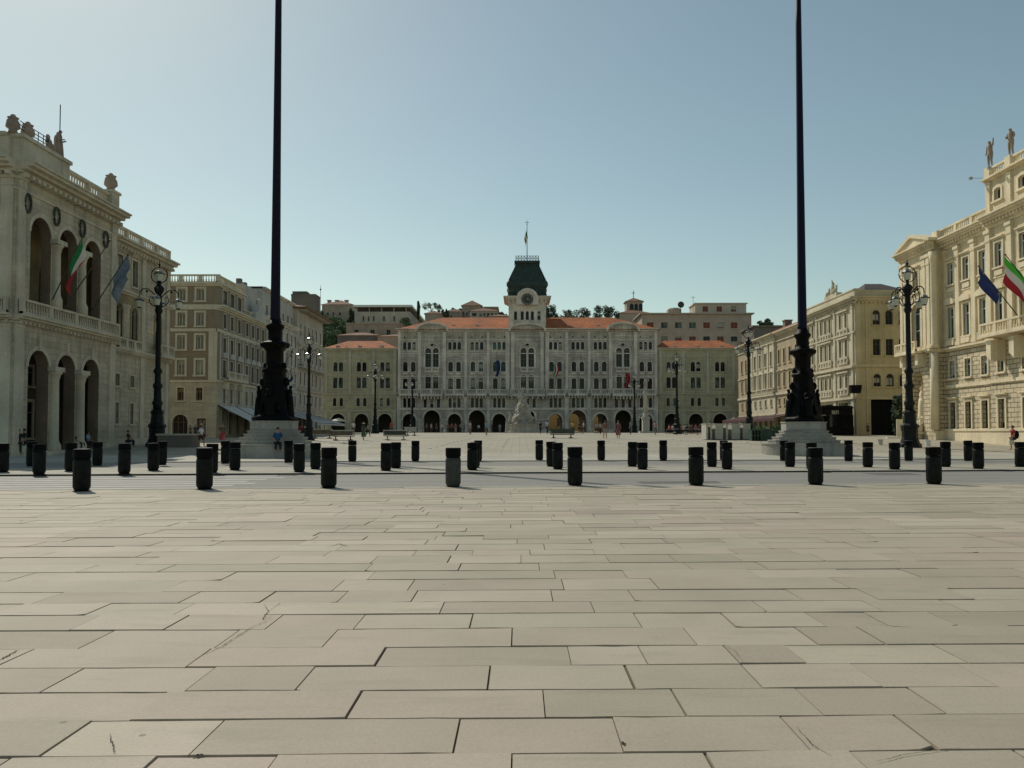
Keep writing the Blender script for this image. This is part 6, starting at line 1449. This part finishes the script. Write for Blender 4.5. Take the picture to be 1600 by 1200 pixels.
# ---------------------------------------------------------------- trees
def tree(label, px, Y, pyb, pyt, hw, mat='leaf', kind='round', group='trees on the hill', n=3000, leaf=.62, name='tree', zbase=None, seed=0):
    c = PY(px, pyt, Y); zb = zbase if zbase is not None else PY(px, pyb, Y)[2]; S = Y / F; r = hw * S; H = c[2] - zb; rd = random.Random(seed + int(px * 7))
    t = thing(name, label, 'tree', (c[0], Y, zb), group); m = MB()
    m.tube([(c[0], Y, zb - 4), (c[0] + .1, Y, zb), (c[0] + rd.uniform(-.3, .3), Y, zb + H * .75)], [max(.12, r * .08), max(.1, r * .07), .05], 7)
    for k in range(6): a = rd.uniform(0, 6.28); z = zb + H * rd.uniform(.25, .6); m.tube([(c[0], Y, z), (c[0] + r * .45 * math.cos(a), Y + r * .45 * math.sin(a), z + H * .18), (c[0] + r * .75 * math.cos(a), Y + r * .75 * math.sin(a), z + H * .3)], [.1, .07, .03], 5)
    m.build('trunk', 'trunk', t)
    f = MB(); cl = []
    nc = 5 if kind == 'cypress' else 26
    for k in range(nc * (3 if kind == 'cypress' else 1)):
        if kind == 'cypress': z = zb + H * (.08 + .9 * k / (nc * 3)); rr = r * .85 * math.sin(math.pi * min(1, .15 + .85 * (1 - (z - zb) / H))) ** .6; cl.append((c[0] + rd.uniform(-.2, .2) * r, Y + rd.uniform(-.2, .2) * r, z, rr * .8, H * .08))
        elif kind == 'pine': a = rd.uniform(0, 6.28); q = rd.random() ** .5; z = zb + H * (.45 + .5 * (1 - q * .7) * rd.uniform(.6, 1)); cl.append((c[0] + r * q * math.cos(a), Y + r * q * math.sin(a), z, r * rd.uniform(.14, .26), H * .05))
        else:
            a = rd.uniform(0, 6.28); q = rd.random() ** .5; z = zb + H * (.52 + (rd.random() - .5) * .95 * math.sqrt(max(0, 1 - (q * .85) ** 2))); cl.append((c[0] + r * .9 * q * math.cos(a), Y + r * .9 * q * math.sin(a), z, r * rd.uniform(.24, .40), H * rd.uniform(.12, .19)))
    for k in range(n):
        cx, cy, cz, cr, ch = rd.choice(cl); d = Vector((rd.gauss(0, 1), rd.gauss(0, 1), rd.gauss(0, 1))).normalized() * (rd.random() ** .35)
        p = Vector((cx + d.x * cr, cy + d.y * cr, cz + d.z * ch)); s = leaf * rd.uniform(.5, 1.1)
        u = Vector((rd.gauss(0, 1), rd.gauss(0, 1), rd.gauss(0, 1))).normalized(); v = u.orthogonal().normalized()
        f.poly([p - u * s * .5, p + v * s * .3, p + u * s * .5, p - v * s * .3])
    f.build('crown', mat, t); return t
tree('bushy tree at the foot of the villa slope', 513, 240, 536, 508, 12, 'leaf', seed=1, n=1800); tree('leafy tree below the villa, nearest the ochre house', 535, 245, 532, 506, 14, 'leaf', seed=2, n=1800); tree('tree beside the wide eaves of the corner house', 507, 232, 545, 518, 8, 'leaf', seed=3)
tree('dark tree between the villa and the long modern building', 550, 256, 512, 484, 7, 'leafdark', seed=4); tree('shrubby tree over the left wing roof', 520, 228, 546, 526, 9, 'leaf', seed=5)
tree('wide umbrella pine behind the modern building', 674, 262, 500, 467, 17, 'pine', 'pine', n=1500, leaf=.35); tree('thin cypress left of the umbrella pine', 654, 262, 500, 470, 4, 'leafdark', 'cypress', n=1200, leaf=.45); tree('cypress right of the umbrella pine', 686, 255, 502, 475, 4.5, 'leafdark', 'cypress', n=900, leaf=.3); tree('low dark tree beside the hill houses', 696, 258, 502, 482, 6, 'leafdark', seed=7, n=900); tree('short cypress under the umbrella pine', 692, 252, 503, 483, 4, 'leafdark', 'cypress', n=700, leaf=.3)
tree('dark round tree just right of the clock tower', 859, 265, 512, 473, 14, 'leafdark', seed=8); tree('low tree in the gap right of the clock tower', 880, 270, 512, 486, 17, 'leafdark', seed=9, n=1100); tree('broad dark tree over the right part of the town hall roof', 903, 265, 514, 481, 20, 'leafdark', seed=10); tree('dark tree left of the small bell tower', 938, 262, 514, 476, 16, 'leafdark', seed=11, n=1700); tree('dark tree touching the bell tower roof', 956, 264, 512, 480, 13, 'leafdark', seed=12, n=1500)
tree('light green tree in front of the villa wall', 512, 248, 528, 492, 14, 'leaf', seed=31); tree('light green tree above the left wing roof, right of the corner house', 524, 224, 545, 518, 13, 'leaf', seed=32); tree('tree between the left wing roof and the ochre house wall', 541, 222, 545, 524, 10, 'leaf', seed=33); tree('leafy tree at the left foot of the long modern building', 552, 242, 530, 503, 13, 'leaf', seed=21); tree('tree behind the low ochre house, under the modern building', 632, 238, 520, 496, 10, 'leaf', seed=22); tree('tree between the gabled hill house and the cypresses', 712, 270, 500, 480, 9, 'leaf', seed=23); tree('tree behind the hill houses, left of the clock tower', 785, 275, 505, 488, 10, 'leafdark', seed=24); tree('tree at the left end of the villa', 500, 258, 520, 484, 9, 'leafdark', seed=25); tree('broad tree on the slope right under the villa wall', 527, 252, 522, 497, 18, 'leaf', seed=26, n=4000); tree('tree beyond the dark roof terrace at the right', 1196, 230, 520, 500, 12, 'leafdark', seed=27)
tree('small brown dome shaped bush against the town hall roof', 890, 262, 512, 492, 8, 'pine', seed=13, n=700)
# ---------------------------------------------------------------- flags
def flag(label, base, tip, W, H, mat, parent_pole=True, phase=0.0, droop=.55, polew=.04, back=.0, group=None, vertical=False, cat='flag', outv=None):
    """flag hanging from a slanting pole; base and tip are world points"""
    t = thing('flag', label, cat, base, group); B, P = Vector(base), Vector(tip); ax = (P - B).normalized()
    m = MB(); m.tube([B, P], [polew * 1.2, polew * .8], 6); m.ball(P, polew * 2.2, polew * 2.2, polew * 2.2, 6); m.build('pole', 'framedark', t)
    nx, nz = 14, 10; L = (P - B).length; out = Vector((ax.x, ax.y, 0)).normalized() if math.hypot(ax.x, ax.y) > .05 else Vector((-1, 0, 0)); out = Vector(outv) if outv else out; side = out.cross(Vector((0, 0, 1)))
    vs, fs, uv = [], [], []
    for j in range(nz + 1):
        for i in range(nx + 1):
            u, v = i / nx, j / nz                       # u away from the pole, v down along the pole
            p = P - ax * (v * H + .08)
            g = Vector((0, 0, -1)) * (u * W * droop) + out * (u * W * (1 - droop) * .75 * (1 if not vertical else .4))
            p = p + g + side * (.16 * W * math.sin(u * 7 + v * 2 + phase) * u) + out * (.06 * W * math.sin(v * 6 + phase))
            vs.append(p - B); uv.append((u, v))
    for j in range(nz):
        for i in range(nx): a = j * (nx + 1) + i; fs.append((a, a + 1, a + nx + 2, a + nx + 1))
    me = bpy.data.meshes.new('cloth'); me.from_pydata([tuple(v) for v in vs], [], fs); ul = me.uv_layers.new(name='UVMap')
    for l in me.loops: ul.data[l.index].uv = uv[l.vertex_index]
    me.materials.append(M[mat]); me.polygons.foreach_set('use_smooth', [True] * len(fs)); o = bpy.data.objects.new('cloth', me); C.objects.link(o); o.parent = t
    return t
flag('large Italian flag on a slanting pole from the loggia balcony', PX(82, 468, -32.6), PX(130, 368, -29.5), 2.2, 2.4, 'flagit', phase=.6, droop=.93)
m = MB(); a, b = PX(97, 487, -32.6), PX(172, 376, -29.0); m.tube([a, b], [.05, .03], 6); m.ball(b, .08, .08, .08, 6); tag(m.build('bare_flagpole', 'framedark'), 'bare slanting flagpole between the tricolour and the blue flag on the loggia', 'flagpole')
flag('faded blue flag on a slanting pole before the palace wing', PX(139, 492, -32.6), PX(200, 398, -29.0), 2.0, 2.3, 'flageupale', phase=2.0, droop=.9)
flag('bright green white and red flag on the sunlit palace balcony', PX(1645, 494, 41.2), PX(1571, 398, 38.0), 2.1, 2.7, 'flagitbright', phase=1.0, droop=.97)
flag('dark blue flag with pale stars on the sunlit palace', PX(1594, 498, 42.0), PX(1529, 416, 38.5), 1.35, 2.6, 'flageu', phase=.2, droop=.97)
flag('upper small Italian flag on the pale house front', PX(445, 568, -33.8), PX(457, 546, -30.8), 1.6, 1.5, 'flagit', phase=1.4, droop=.5)
flag('lower Italian flag on the pale house, beside a blue one', PX(436, 600, -33.8), PX(448, 573, -30.8), 1.7, 1.8, 'flagit', phase=.4, droop=.6)
flag('small blue flag beneath the lower Italian flag', PX(445, 602, -33.8), PX(455, 577, -31.2), 2.6, .8, 'flageu', phase=.9, droop=.8)
def banner(label, px, pyt, pyb, hw, mat, Y=183.6):
    a = PY(px, pyt, Y); S = Y / F; w = hw * S; h = a[2] - PY(px, pyb, Y)[2]; t = thing('flag', label, 'flag', a, 'flags on the town hall')
    m = MB(); m.tube([(a[0], 184.9, a[2] - 1.2), (a[0], Y, a[2] + .1)], [.06, .05], 6); m.build('pole', 'framedark', t)
    nx, nz = 10, 14; vs, fs, uv = [], [], []
    for j in range(nz + 1):
        for i in range(nx + 1):
            u, v = i / nx, j / nz; k = 1 - .25 * v; vs.append(((u - .5) * 2 * w * k + .25 * math.sin(v * 4), .22 * math.sin(u * 9 + v * 2), -v * h - .12 * abs(u - .5))); uv.append((u, v))
    for j in range(nz):
        for i in range(nx): q = j * (nx + 1) + i; fs.append((q, q + 1, q + nx + 2, q + nx + 1))
    me = bpy.data.meshes.new('cloth'); me.from_pydata(vs, [], fs); ul = me.uv_layers.new(name='UVMap')
    for l in me.loops: ul.data[l.index].uv = uv[l.vertex_index]
    me.materials.append(M[mat]); me.polygons.foreach_set('use_smooth', [True] * len(fs)); o = bpy.data.objects.new('cloth', me); C.objects.link(o); o.parent = t
banner('long blue flag hanging over the town hall balcony, left of the middle', 777.5, 563, 588, 2.6, 'flageu')
banner('Italian flag hanging over the town hall balcony, right of the middle', 868.5, 570, 588, 3.6, 'flagit')
banner('red flag hanging over the right gable bay of the town hall', 980, 583, 606, 3.4, 'flagred')
ft = flag('Italian flag flying from the mast on the clock tower', (TCX, TCY, TTZ(376)), (TCX + .02, TCY - .02, TTZ(350)), 2.4, 2.8, 'flagit', phase=.5, droop=.72)
# ---------------------------------------------------------------- cafe things, sign, bins
def letters(txt, size, mat, parent, shear=0.0):
    c = bpy.data.curves.new('lettering', 'FONT'); c.body = txt; c.size = size; c.extrude = .01; c.shear = shear; c.align_x = 'CENTER'
    tmp = bpy.data.objects.new('tmp', c); C.objects.link(tmp); me = bpy.data.meshes.new_from_object(tmp.evaluated_get(bpy.context.evaluated_depsgraph_get()))
    bpy.data.objects.remove(tmp); me.materials.clear(); me.materials.append(M[mat]); o = bpy.data.objects.new('lettering', me); C.objects.link(o); o.parent = parent; return o
def cafe_pavilion():
    a = PX(1336, 680, 40.6); Y0 = 100.5; x0, x1 = PY(1281, 680, Y0)[0], PY(1333, 680, Y0)[0]; g = gz(x0, Y0); z1 = PY(1300, 634, Y0)[2]
    t = thing('cafe_kiosk', 'black canvas cafe pavilion with pale lettering behind the right flagpole monument', 'kiosk', ((x0 + x1) / 2, Y0, g))
    m = MB(); m.box(x0, x1, Y0, Y0 + .08, g + 2.5, z1 - .3); m.box(x0, x0 + .08, Y0, Y0 + 7, g + 2.4, z1 - .3); m.box(x1 - .08, x1, Y0, Y0 + 7, g, z1 - .3)
    m.prism(FY(Y0), [(x0 - .2, z1 - .3), (x1 + .1, z1 - .3), (x1 - .2, z1), (x0 + .3, z1)], -.2, 7.2); m.build('canopy', 'black', t)
    m = MB()
    for i in range(5): x = x0 + (x1 - x0) * i / 4; m.box(x - .06, x + .06, Y0 - .01, Y0 + .11, g, g + 2.5)
    m.box(x0, x1, Y0 + .02, Y0 + .06, g, g + 1.05); m.box(x0 + .5, x1 - .4, Y0 + 6.6, Y0 + 6.8, g, g + 2.5); m.build('frame', 'black', t)
    o = letters('BEFI', .62, 'cream', t)
    p = PY(1305, 647, Y0 - .03); o.location = Vector(p) - Vector(t.location); o.rotation_euler = (math.pi / 2, 0, 0); o.scale = (.8, 1, 1)
cafe_pavilion()
p = PY(1336.5, 608, 102.2); m = MB(); s = 102.2 / F
m.prism(FY(102.2), [(p[0] - 7.2 * s, p[2] - 6.5 * s), (p[0] + 6.6 * s, p[2] - 6.5 * s), (p[0] + 8.8 * s, p[2] + 6.2 * s), (p[0] - 8.8 * s, p[2] + 6.2 * s)], -.35, .35); m.tube([(p[0], 102.2, p[2] + 6 * s), (p[0] + .1, 103.3, p[2] + 7 * s)], .05, 6)
tag(m.build('hanging_sign', 'black'), 'black tapered box sign hanging from the corner of the cream house', 'sign')
g = G(1407, 683); t = thing('sign_panel', 'pale upright panel with a dark script letter beside the bush and garage door', 'sign', g); s = g[1] / F; zt_ = PY(1407, 655, g[1])[2]
m = MB(); m.box(g[0] - 5.5 * s, g[0] + 5.5 * s, g[1], g[1] + .12, g[2] + .05, zt_); m.box(g[0] - 5.5 * s, g[0] - 5.5 * s + .08, g[1] - .02, g[1] + .14, g[2], g[2] + .05); m.build('panel', 'cream', t)
o = letters('t', 1.6, 'framedark', t, .5); o.location = (.1, -.02, .75); o.rotation_euler = (math.pi / 2, 0, 0)
def pot(label, px, pb, pt, hw, mat='cream'):
    g = G(px, pb); s = g[1] / F; h = PY(px, pt, g[1])[2] - g[2]; r = hw * s; m = MB(); m.lathe(g[0], g[1], [(r * .72, g[2]), (r * .95, g[2] + h * .9), (r * 1.08, g[2] + h * .91), (r * 1.08, g[2] + h), (r * .9, g[2] + h), (r * .85, g[2] + h * .9)], 16)
    tag(m.build('flower_pot', mat), label, 'pot', 'tapered tubs on the square')
pot('grey tapered tub standing alone in the middle of the paving', 1375.5, 695, 686.5, 4.2, 'palewall'); pot('pale tapered tub at the foot of the sunlit palace', 1450, 697, 687.5, 4.6, 'white')
g = G(1401, 685); m = MB(); m.box(g[0] - 1.0, g[0] + .6, g[1], g[1] + .5, g[2], g[2] + .12); tag(m.build('low_step', 'white'), 'low pale slab lying in front of the script sign', 'slab')
def bush(label, px, Y, pb, pt, hw, mat='leafdark', n=900, depth=1.0, leaf=.16, name='bush', cat='bush', group=None):
    c = PY(px, (pb + pt) / 2, Y); s = Y / F; z0 = gz(c[0], Y); h = PY(px, pt, Y)[2] - z0; r = hw * s; rd = random.Random(int(px)); t = thing(name, label, cat, (c[0], Y, z0), group); m = MB()
    for k in range(5): a = rd.uniform(0, 6.28); m.tube([(c[0] + rd.uniform(-.5, .5) * r, Y, z0), (c[0] + r * .6 * math.cos(a), Y + .3 * math.sin(a), z0 + h * .7)], .03, 5)
    m.build('stem', 'trunk', t); f = MB()
    for k in range(n):
        a = rd.uniform(0, 6.28); q = rd.random() ** .4; zz = z0 + h * rd.random() ** .8; e = 1 - .35 * abs((zz - z0) / h - .5) * 2
        p = Vector((c[0] + r * q * e * math.cos(a), Y + depth * q * e * math.sin(a), zz + .08 * math.sin(p_ if (p_ := a * 3) else 0))); u = Vector((rd.gauss(0, 1), rd.gauss(0, 1), rd.gauss(0, 1))).normalized(); v = u.orthogonal().normalized(); l = leaf * rd.uniform(.6, 1.3)
        f.poly([p - u * l, p + v * l * .6, p + u * l, p - v * l * .6])
    f.build('foliage', mat, t)
bush('tall dark green bush growing beside the garage doorway', 1404, 98.5, 683, 618, 8, n=2200, depth=1.2, leaf=.2)
def hedge_box(label, px0, px1, pb, ptop, pt, mat):
    a, x0, x1, h = planter_box(px0, px1, pb, ptop, label, mat, 1.0, True, 'greenpaint')
    m = a[1] + .5; bush('low leafy plants in the planter box, ' + label.split(',')[-1].strip(), (px0 + px1) / 2, m, pb, pt, (px1 - px0) / 2, 'leaf', 500, .5, .12, 'planter_plant', 'plant', 'plants of the cafe terrace')
hedge_box('dark green planter box, nearest the iron lamp', 1175, 1189, 689, 673, 667, 'black'); hedge_box('green planter box, middle one before the red awning', 1190, 1205, 688.5, 673, 668, 'greenpaint'); hedge_box('green planter box, next to the monument steps', 1206, 1222, 688, 673, 665, 'greenpaint')
def umbrella(label, px, Y, pyt, hw, mat='cream', group='cafe umbrellas'):
    c = PY(px, pyt, Y); s = Y / F; g = gz(c[0], Y); r = hw * s; t = thing('cafe_umbrella', label, 'umbrella', (c[0], Y, g), group); m = MB(); z = c[2]
    m.lathe(c[0], Y, [(r, z - r * .42), (r, z - r * .36), (r * .5, z - r * .16), (.05, z)], 8, rot=.2, cap=False); m.build('canopy', mat, t)
    m = MB(); m.tube([(c[0], Y, g), (c[0], Y, z - .02)], .04, 6); m.lathe(c[0], Y, [(.35, g), (.3, g + .1)], 10); m.build('pole', 'framedark', t)
umbrella('wide pale cafe umbrella in front of the first arch of the left wing', 529, 150, 653, 13); umbrella('small bright umbrella half hidden by the cafe tent', 507, 152, 656, 5, 'white'); umbrella('grey umbrella at the right end of the right wing', 1147, 158, 652.5, 8, 'palewall')
def cafe_table(label, px, pb):
    g = G(px, pb); t = thing('cafe_table', label, 'table', g, 'cafe tables'); m = MB(); m.lathe(g[0], g[1], [(.38, g[2] + .72), (.38, g[2] + .75)], 14); m.build('table_top', 'white', t)
    m = MB(); m.lathe(g[0], g[1], [(.25, g[2]), (.22, g[2] + .04), (.03, g[2] + .06), (.03, g[2] + .72)], 10); m.build('leg', 'iron', t)
def cafe_chair(loc, rz, label, mat='framedark'):
    t = thing('cafe_chair', label, 'chair', (0, 0, 0), 'cafe chairs'); m = MB(); m.box(-.21, .21, -.21, .2, .43, .46); m.build('seat', mat, t); m = MB(); m.box(-.2, .2, .19, .22, .55, .85); m.build('backrest', mat, t)
    for x in (-.19, .19):
        for y in (-.19, .2): m = MB(); m.box(x - .015, x + .015, y - .015, y + .015, 0, .43 if y < 0 else .86); m.build('leg', 'iron', t)
    t.location = loc; t.rotation_euler.z = rz; return t
# ---------------------------------------------------------------- people
def who(label, px, pb, hpx=None, rz=0.0, **kw):
    Y = kw.pop('Y', None); g = G(px, pb) if Y is None else (PY(px, pb, Y)[0], Y, gz(PY(px, pb, Y)[0], Y))
    sc = 1.0 if not hpx else min(1.1, max(.85, hpx * g[1] / F / 1.72))
    return person(label, g, rz, scale=sc, **kw)
L_, Rt = -1.45, 1.45
who('man in a white shirt, dark shorts and cap walking right past the cafe', 314, 699, 35, Rt, pose='walk', lower='shorts', top=(.62, .64, .66), bot=(.09, .03, .03), hat=(.5, .45, .3))
who('woman in a red skirt and dark top walking beside the awning', 347.5, 695.5, 35, .4, pose='walk', lower='skirt', top=(.10, .10, .08), bot=(.32, .05, .06), hair='long', hc=1)
who('dark clad person by the arched shop window of the brown house', 297, 686, 20, 2.8, lower='trousers', top=(.10, .12, .09), bot=(.03, .04, .03))
who('person in dark purple beside the red framed door', 305, 686, 22, .5, lower='trousers', top=(.05, .04, .08), bot=(.03, .03, .05))
seat_z = .87
sx, sy_ = LP[0] + .95, LP[1] - 2.45
p = person('person in a blue shirt sitting on the steps of the left flagpole monument', (sx, sy_, .41), .35, 'sit', 'trousers', (.012, .07, .17), (.01, .01, .014), scale=1.12)
who('person in a light blue shirt sitting at the foot of the loggia palace', 137, 701, None, 1.57, pose='sit', top=(.24, .34, .50), bot=(.04, .04, .05))
who('person in black sitting next to the one in light blue', 122, 703, None, 1.3, pose='sit', top=(.02, .02, .02), bot=(.02, .02, .02))
who('dark figure sitting alone on the palace step, right of the pair', 200, 698, None, 1.6, pose='sit', top=(.015, .015, .02), bot=(.02, .02, .02))
who('dark clad person standing in the shade at the palace corner', 29, 712, None, .6, top=(.02, .02, .03), bot=(.015, .015, .02)); who('person with a dark green top at the palace corner, right of the other', 37, 711, None, -.4, top=(.02, .05, .04), bot=(.02, .02, .02), pose='walk')
who('woman in a long green dress and straw hat walking away', 568, 688, 26, 2.9, pose='walk', lower='dress', top=(.03, .11, .05), bot=(.03, .11, .05), hat=(.5, .42, .25), hair='long')
who('person in dark clothes crossing behind the woman in green', 575, 682, 18, Rt, pose='walk', top=(.2, .22, .24), bot=(.02, .03, .04))
cols_ = [((.05, .05, .06), (.03, .03, .03)), ((.45, .40, .36), (.10, .05, .05)), ((.10, .02, .02), (.03, .03, .04)), ((.65, .66, .66), (.06, .06, .07)), ((.25, .06, .06), (.05, .04, .04)), ((.12, .10, .09), (.03, .03, .03)), ((.30, .10, .09), (.35, .30, .25)), ((.20, .22, .28), (.04, .04, .05)), ((.06, .07, .10), (.05, .05, .06))]
spots = [(667, 'first on the left, in black'), (674, 'in a pale top beside the one in black'), (682, 'in a dark red shirt under the big arch'), (691, 'in a white shirt, apart from the others'), (700, 'in dark red right of the white shirt'), (706, 'in brown and black near the middle'), (712, 'in a reddish top and pale trousers'), (720, 'in grey blue'), (725, 'in dark blue at the right end')]
for (px, d), (a, b) in zip(spots, cols_): who('person of the arcade group, ' + d, px, 677.5, 15, random.uniform(-3, 3), pose=random.choice(['stand', 'walk', 'hold']), top=a, bot=b, group='people outside the town hall arcade', Y=150)
extra = [(552, 680, 'in white beside the first far bench', (.6, .6, .58), (.1, .1, .12)), (612, 679, 'in red behind the steel bench', (.35, .06, .05), (.08, .08, .1)), (735, 679, 'in beige left of the fountain', (.42, .38, .3), (.2, .18, .15)), (760, 680.5, 'in sky blue left of the fountain', (.2, .32, .45), (.06, .06, .08)), (895, 678.5, 'in yellow near the green bench', (.5, .42, .12), (.07, .07, .09)), (905, 678, 'in black near the green bench', (.03, .03, .03), (.03, .03, .03)), (912, 677.8, 'in white before the ochre lit arch', (.62, .62, .6), (.05, .05, .06)), (985, 679, 'in teal beside the column', (.06, .22, .22), (.05, .05, .06)), (1024, 679.5, 'in pink right of the column', (.5, .25, .26), (.1, .1, .12)), (1110, 681, 'in grey behind the pale boxes', (.3, .3, .3), (.05, .05, .05))]
for px, pb, d, a, b in extra: who('person on the far square, ' + d, px, pb, None, random.uniform(-3, 3), pose=random.choice(['walk', 'walk', 'stand', 'hold']), top=a, bot=b, group='people strolling on the far square', lower=random.choice(['trousers', 'shorts', 'skirt']), hc=random.choice([0, 1, 2]))
who('man in a white shirt standing inside the second big arch', 748, 676.5, 13, 0, top=(.7, .7, .7), bot=(.03, .03, .03), Y=180); who('dark figure in the arch left of the fountain', 769, 676.5, 13, 1, top=(.03, .03, .03), bot=(.03, .03, .03), Y=182); who('figure in pale grey before the arch left of the fountain', 781, 676.5, 14, 0, top=(.35, .42, .42), bot=(.3, .35, .36), Y=175)
who('dark clothed man of the pair right of the fountain', 844.5, 678.3, 20, 2.8, pose='walk', top=(.02, .02, .03), bot=(.02, .02, .03)); who('man in a white shirt and dark trousers, of the pair right of the fountain', 855, 678.3, 22, 2.6, pose='walk', top=(.5, .55, .62), bot=(.02, .02, .02))
who('woman in black with white sleeves, left of the plaid shirted man', 932.5, 678.5, 18, .4, pose='walk', top=(.3, .3, .33), bot=(.015, .015, .02)); who('woman in black trousers walking close to the plaid shirted man', 938, 678.5, 18, -.3, pose='walk', top=(.4, .4, .42), bot=(.015, .015, .02), hair='long')
who('man in a reddish brown shirt and pale shorts on the square', 945.5, 685.5, 31, .1, pose='walk', lower='shorts', top=(.24, .11, .09), bot=(.36, .33, .28)); who('woman in a short dark pink dress on the square', 966, 685.5, 28, -.1, pose='walk', lower='dress', top=(.22, .09, .10), bot=(.22, .07, .09), hair='long', hc=1)
seated = [(1046, (.45, .12, .08)), (1051, (.6, .55, .5)), (1063, (.5, .2, .15)), (1069, (.7, .62, .6)), (1074, (.03, .03, .04)), (1081, (.25, .05, .05)), (1087, (.35, .12, .12)), (1093, (.04, .03, .04)), (1099, (.45, .35, .4)), (1078, (.1, .09, .1))]
names = ['in orange at the left end', 'in beige, second from the left end', 'in terracotta just right of the lamp', 'in pale pink, bending forward', 'in black behind the pale pink one', 'in dark red near the middle', 'in dull pink', 'in dark brown', 'in lilac at the right end', 'in grey, back row near the middle']
for (px, c_), d in zip(seated, names):
    Y = 112 + (px * 7 % 5) * .9; P0 = PY(px, 678, Y); rz = random.uniform(-2.5, 2.5); z = gz(P0[0], Y)
    person('seated cafe guest ' + d, (P0[0], Y, z), rz, 'sit', 'trousers', c_, (.05, .04, .05), group='guests seated before the right wing'); 
    cafe_chair((P0[0], Y, z), rz, 'dark chair under the seated guest ' + d)
for px, d in ((1056, 'beside the lamp'), (1072, 'between the guests'), (1090, 'at the right of the guests')): cafe_table('small round white cafe table ' + d, px, 679.2)
who('small dark clad person standing beside the cream house corner', 1356, 681, 17, .3, top=(.05, .05, .04), bot=(.03, .03, .03), lower='shorts')
w_ = who('man in a red jacket walking left with a dark pack', 1583, 704, 42, L_, pose='walk', lower='shorts', top=(.28, .015, .02), bot=(.02, .02, .03))
m = MB(); b = w_.location; m.ball((b.x + .30, b.y + .05, b.z + 1.22), .20, .19, .34, 12); m.box(b.x + .12, b.x + .22, b.y - .12, b.y + .14, b.z + 1.0, b.z + 1.45); tag(m.build('backpack', 'black', smooth=True), 'bulky black backpack of the man in the red jacket', 'backpack')
m = MB(); m.box(b.x - .46, b.x - .10, b.y - .34, b.y - .22, b.z + .42, b.z + .80); m.tube([(b.x - .38, b.y - .28, b.z + .80), (b.x - .33, b.y - .28, b.z + .93), (b.x - .23, b.y - .28, b.z + .93), (b.x - .18, b.y - .28, b.z + .80)], .012, 5); tag(m.build('shopping_bag', 'cream'), 'pale square bag carried by the man in the red jacket', 'bag')
rd = random.Random(9)
aw = [(-30.9, 95, 'sit', (.2, .05, .05), 'in dark red'), (-31.6, 97.5, 'sit', (.05, .06, .08), 'in navy'), (-31.0, 100, 'sit', (.25, .22, .2), 'in beige'), (-31.8, 103, 'stand', (.5, .5, .5), 'a waiter in pale grey'), (-30.8, 105.5, 'sit', (.06, .06, .06), 'in black')]
for x, y, po, c_, d in aw:
    z = gz(x, y); rz = rd.uniform(-1, 3); person('guest under the wide white awning, ' + d, (x, y, z), rz, po, 'trousers', c_, (.04, .04, .05), group='guests under the awning')
    if po == 'sit': cafe_chair((x, y, z), rz, 'dark chair under the awning, its guest ' + d)
tt = [(461, .30, 'in dark red, near the monument'), (466, .12, 'in black, beside the one in dark red'), (471, .45, 'in pink, middle of the tent group'), (476, .35, 'in red, next to the lamp')]
for px, c_, d in tt: g = PY(px, 684, 108); z = gz(g[0], 108); rz = rd.uniform(0, 3); person('guest before the cafe tent, ' + d, (g[0], 108, z), rz, 'sit', 'trousers', (c_, .05, .07), (.1, .03, .04), group='guests by the cafe tent'); cafe_chair((g[0], 108, z), rz, 'chair at the cafe tent, its guest ' + d)
# ---------------------------------------------------------------- light, sky, camera
w = bpy.data.worlds.new('World'); bpy.context.scene.world = w; w.use_nodes = True; nt = w.node_tree; nt.nodes.clear()
sk = nt.nodes.new('ShaderNodeTexSky'); sk.sky_type = 'NISHITA'; sk.sun_disc = False; sk.sun_elevation = SUN_EL; sk.sun_rotation = -SUN_AZ
sk.air_density = 1.0; sk.dust_density = .5; sk.ozone_density = 1.0; sk.altitude = 10
bg = nt.nodes.new('ShaderNodeBackground'); bg.inputs[1].default_value = .104; ou = nt.nodes.new('ShaderNodeOutputWorld')

nt.links.new(mixc(nt, 'MULTIPLY', 1.0, sk.outputs[0], (1.06, 1.03, .79)), bg.inputs[0]); nt.links.new(bg.outputs[0], ou.inputs[0])
sd = bpy.data.lights.new('sun', 'SUN'); sd.energy = 2.9; sd.angle = R(.55); sd.color = (1, .93, .80); so = bpy.data.objects.new('sun', sd); C.objects.link(so)
dv = Vector((-math.sin(SUN_AZ) * math.cos(SUN_EL), math.cos(SUN_AZ) * math.cos(SUN_EL), math.sin(SUN_EL))); so.rotation_euler = dv.to_track_quat('Z', 'Y').to_euler(); so.location = (-30, 20, 60)
cd = bpy.data.cameras.new('camera'); cd.sensor_width = 36; cd.lens = 36 * F / 1600; cd.shift_y = (CYP - 600) / 1600; cd.clip_end = 3000; cd.clip_start = .1
co = bpy.data.objects.new('camera', cd); C.objects.link(co); co.location = (0, 0, CZ); co.rotation_euler = (math.pi / 2 + PIT, 0, YAW); bpy.context.scene.camera = co
sc = bpy.context.scene; sc.view_settings.view_transform = 'Standard'; sc.view_settings.look = 'None'; sc.view_settings.exposure = 0; sc.view_settings.gamma = 1; sc.view_settings.use_curve_mapping = False
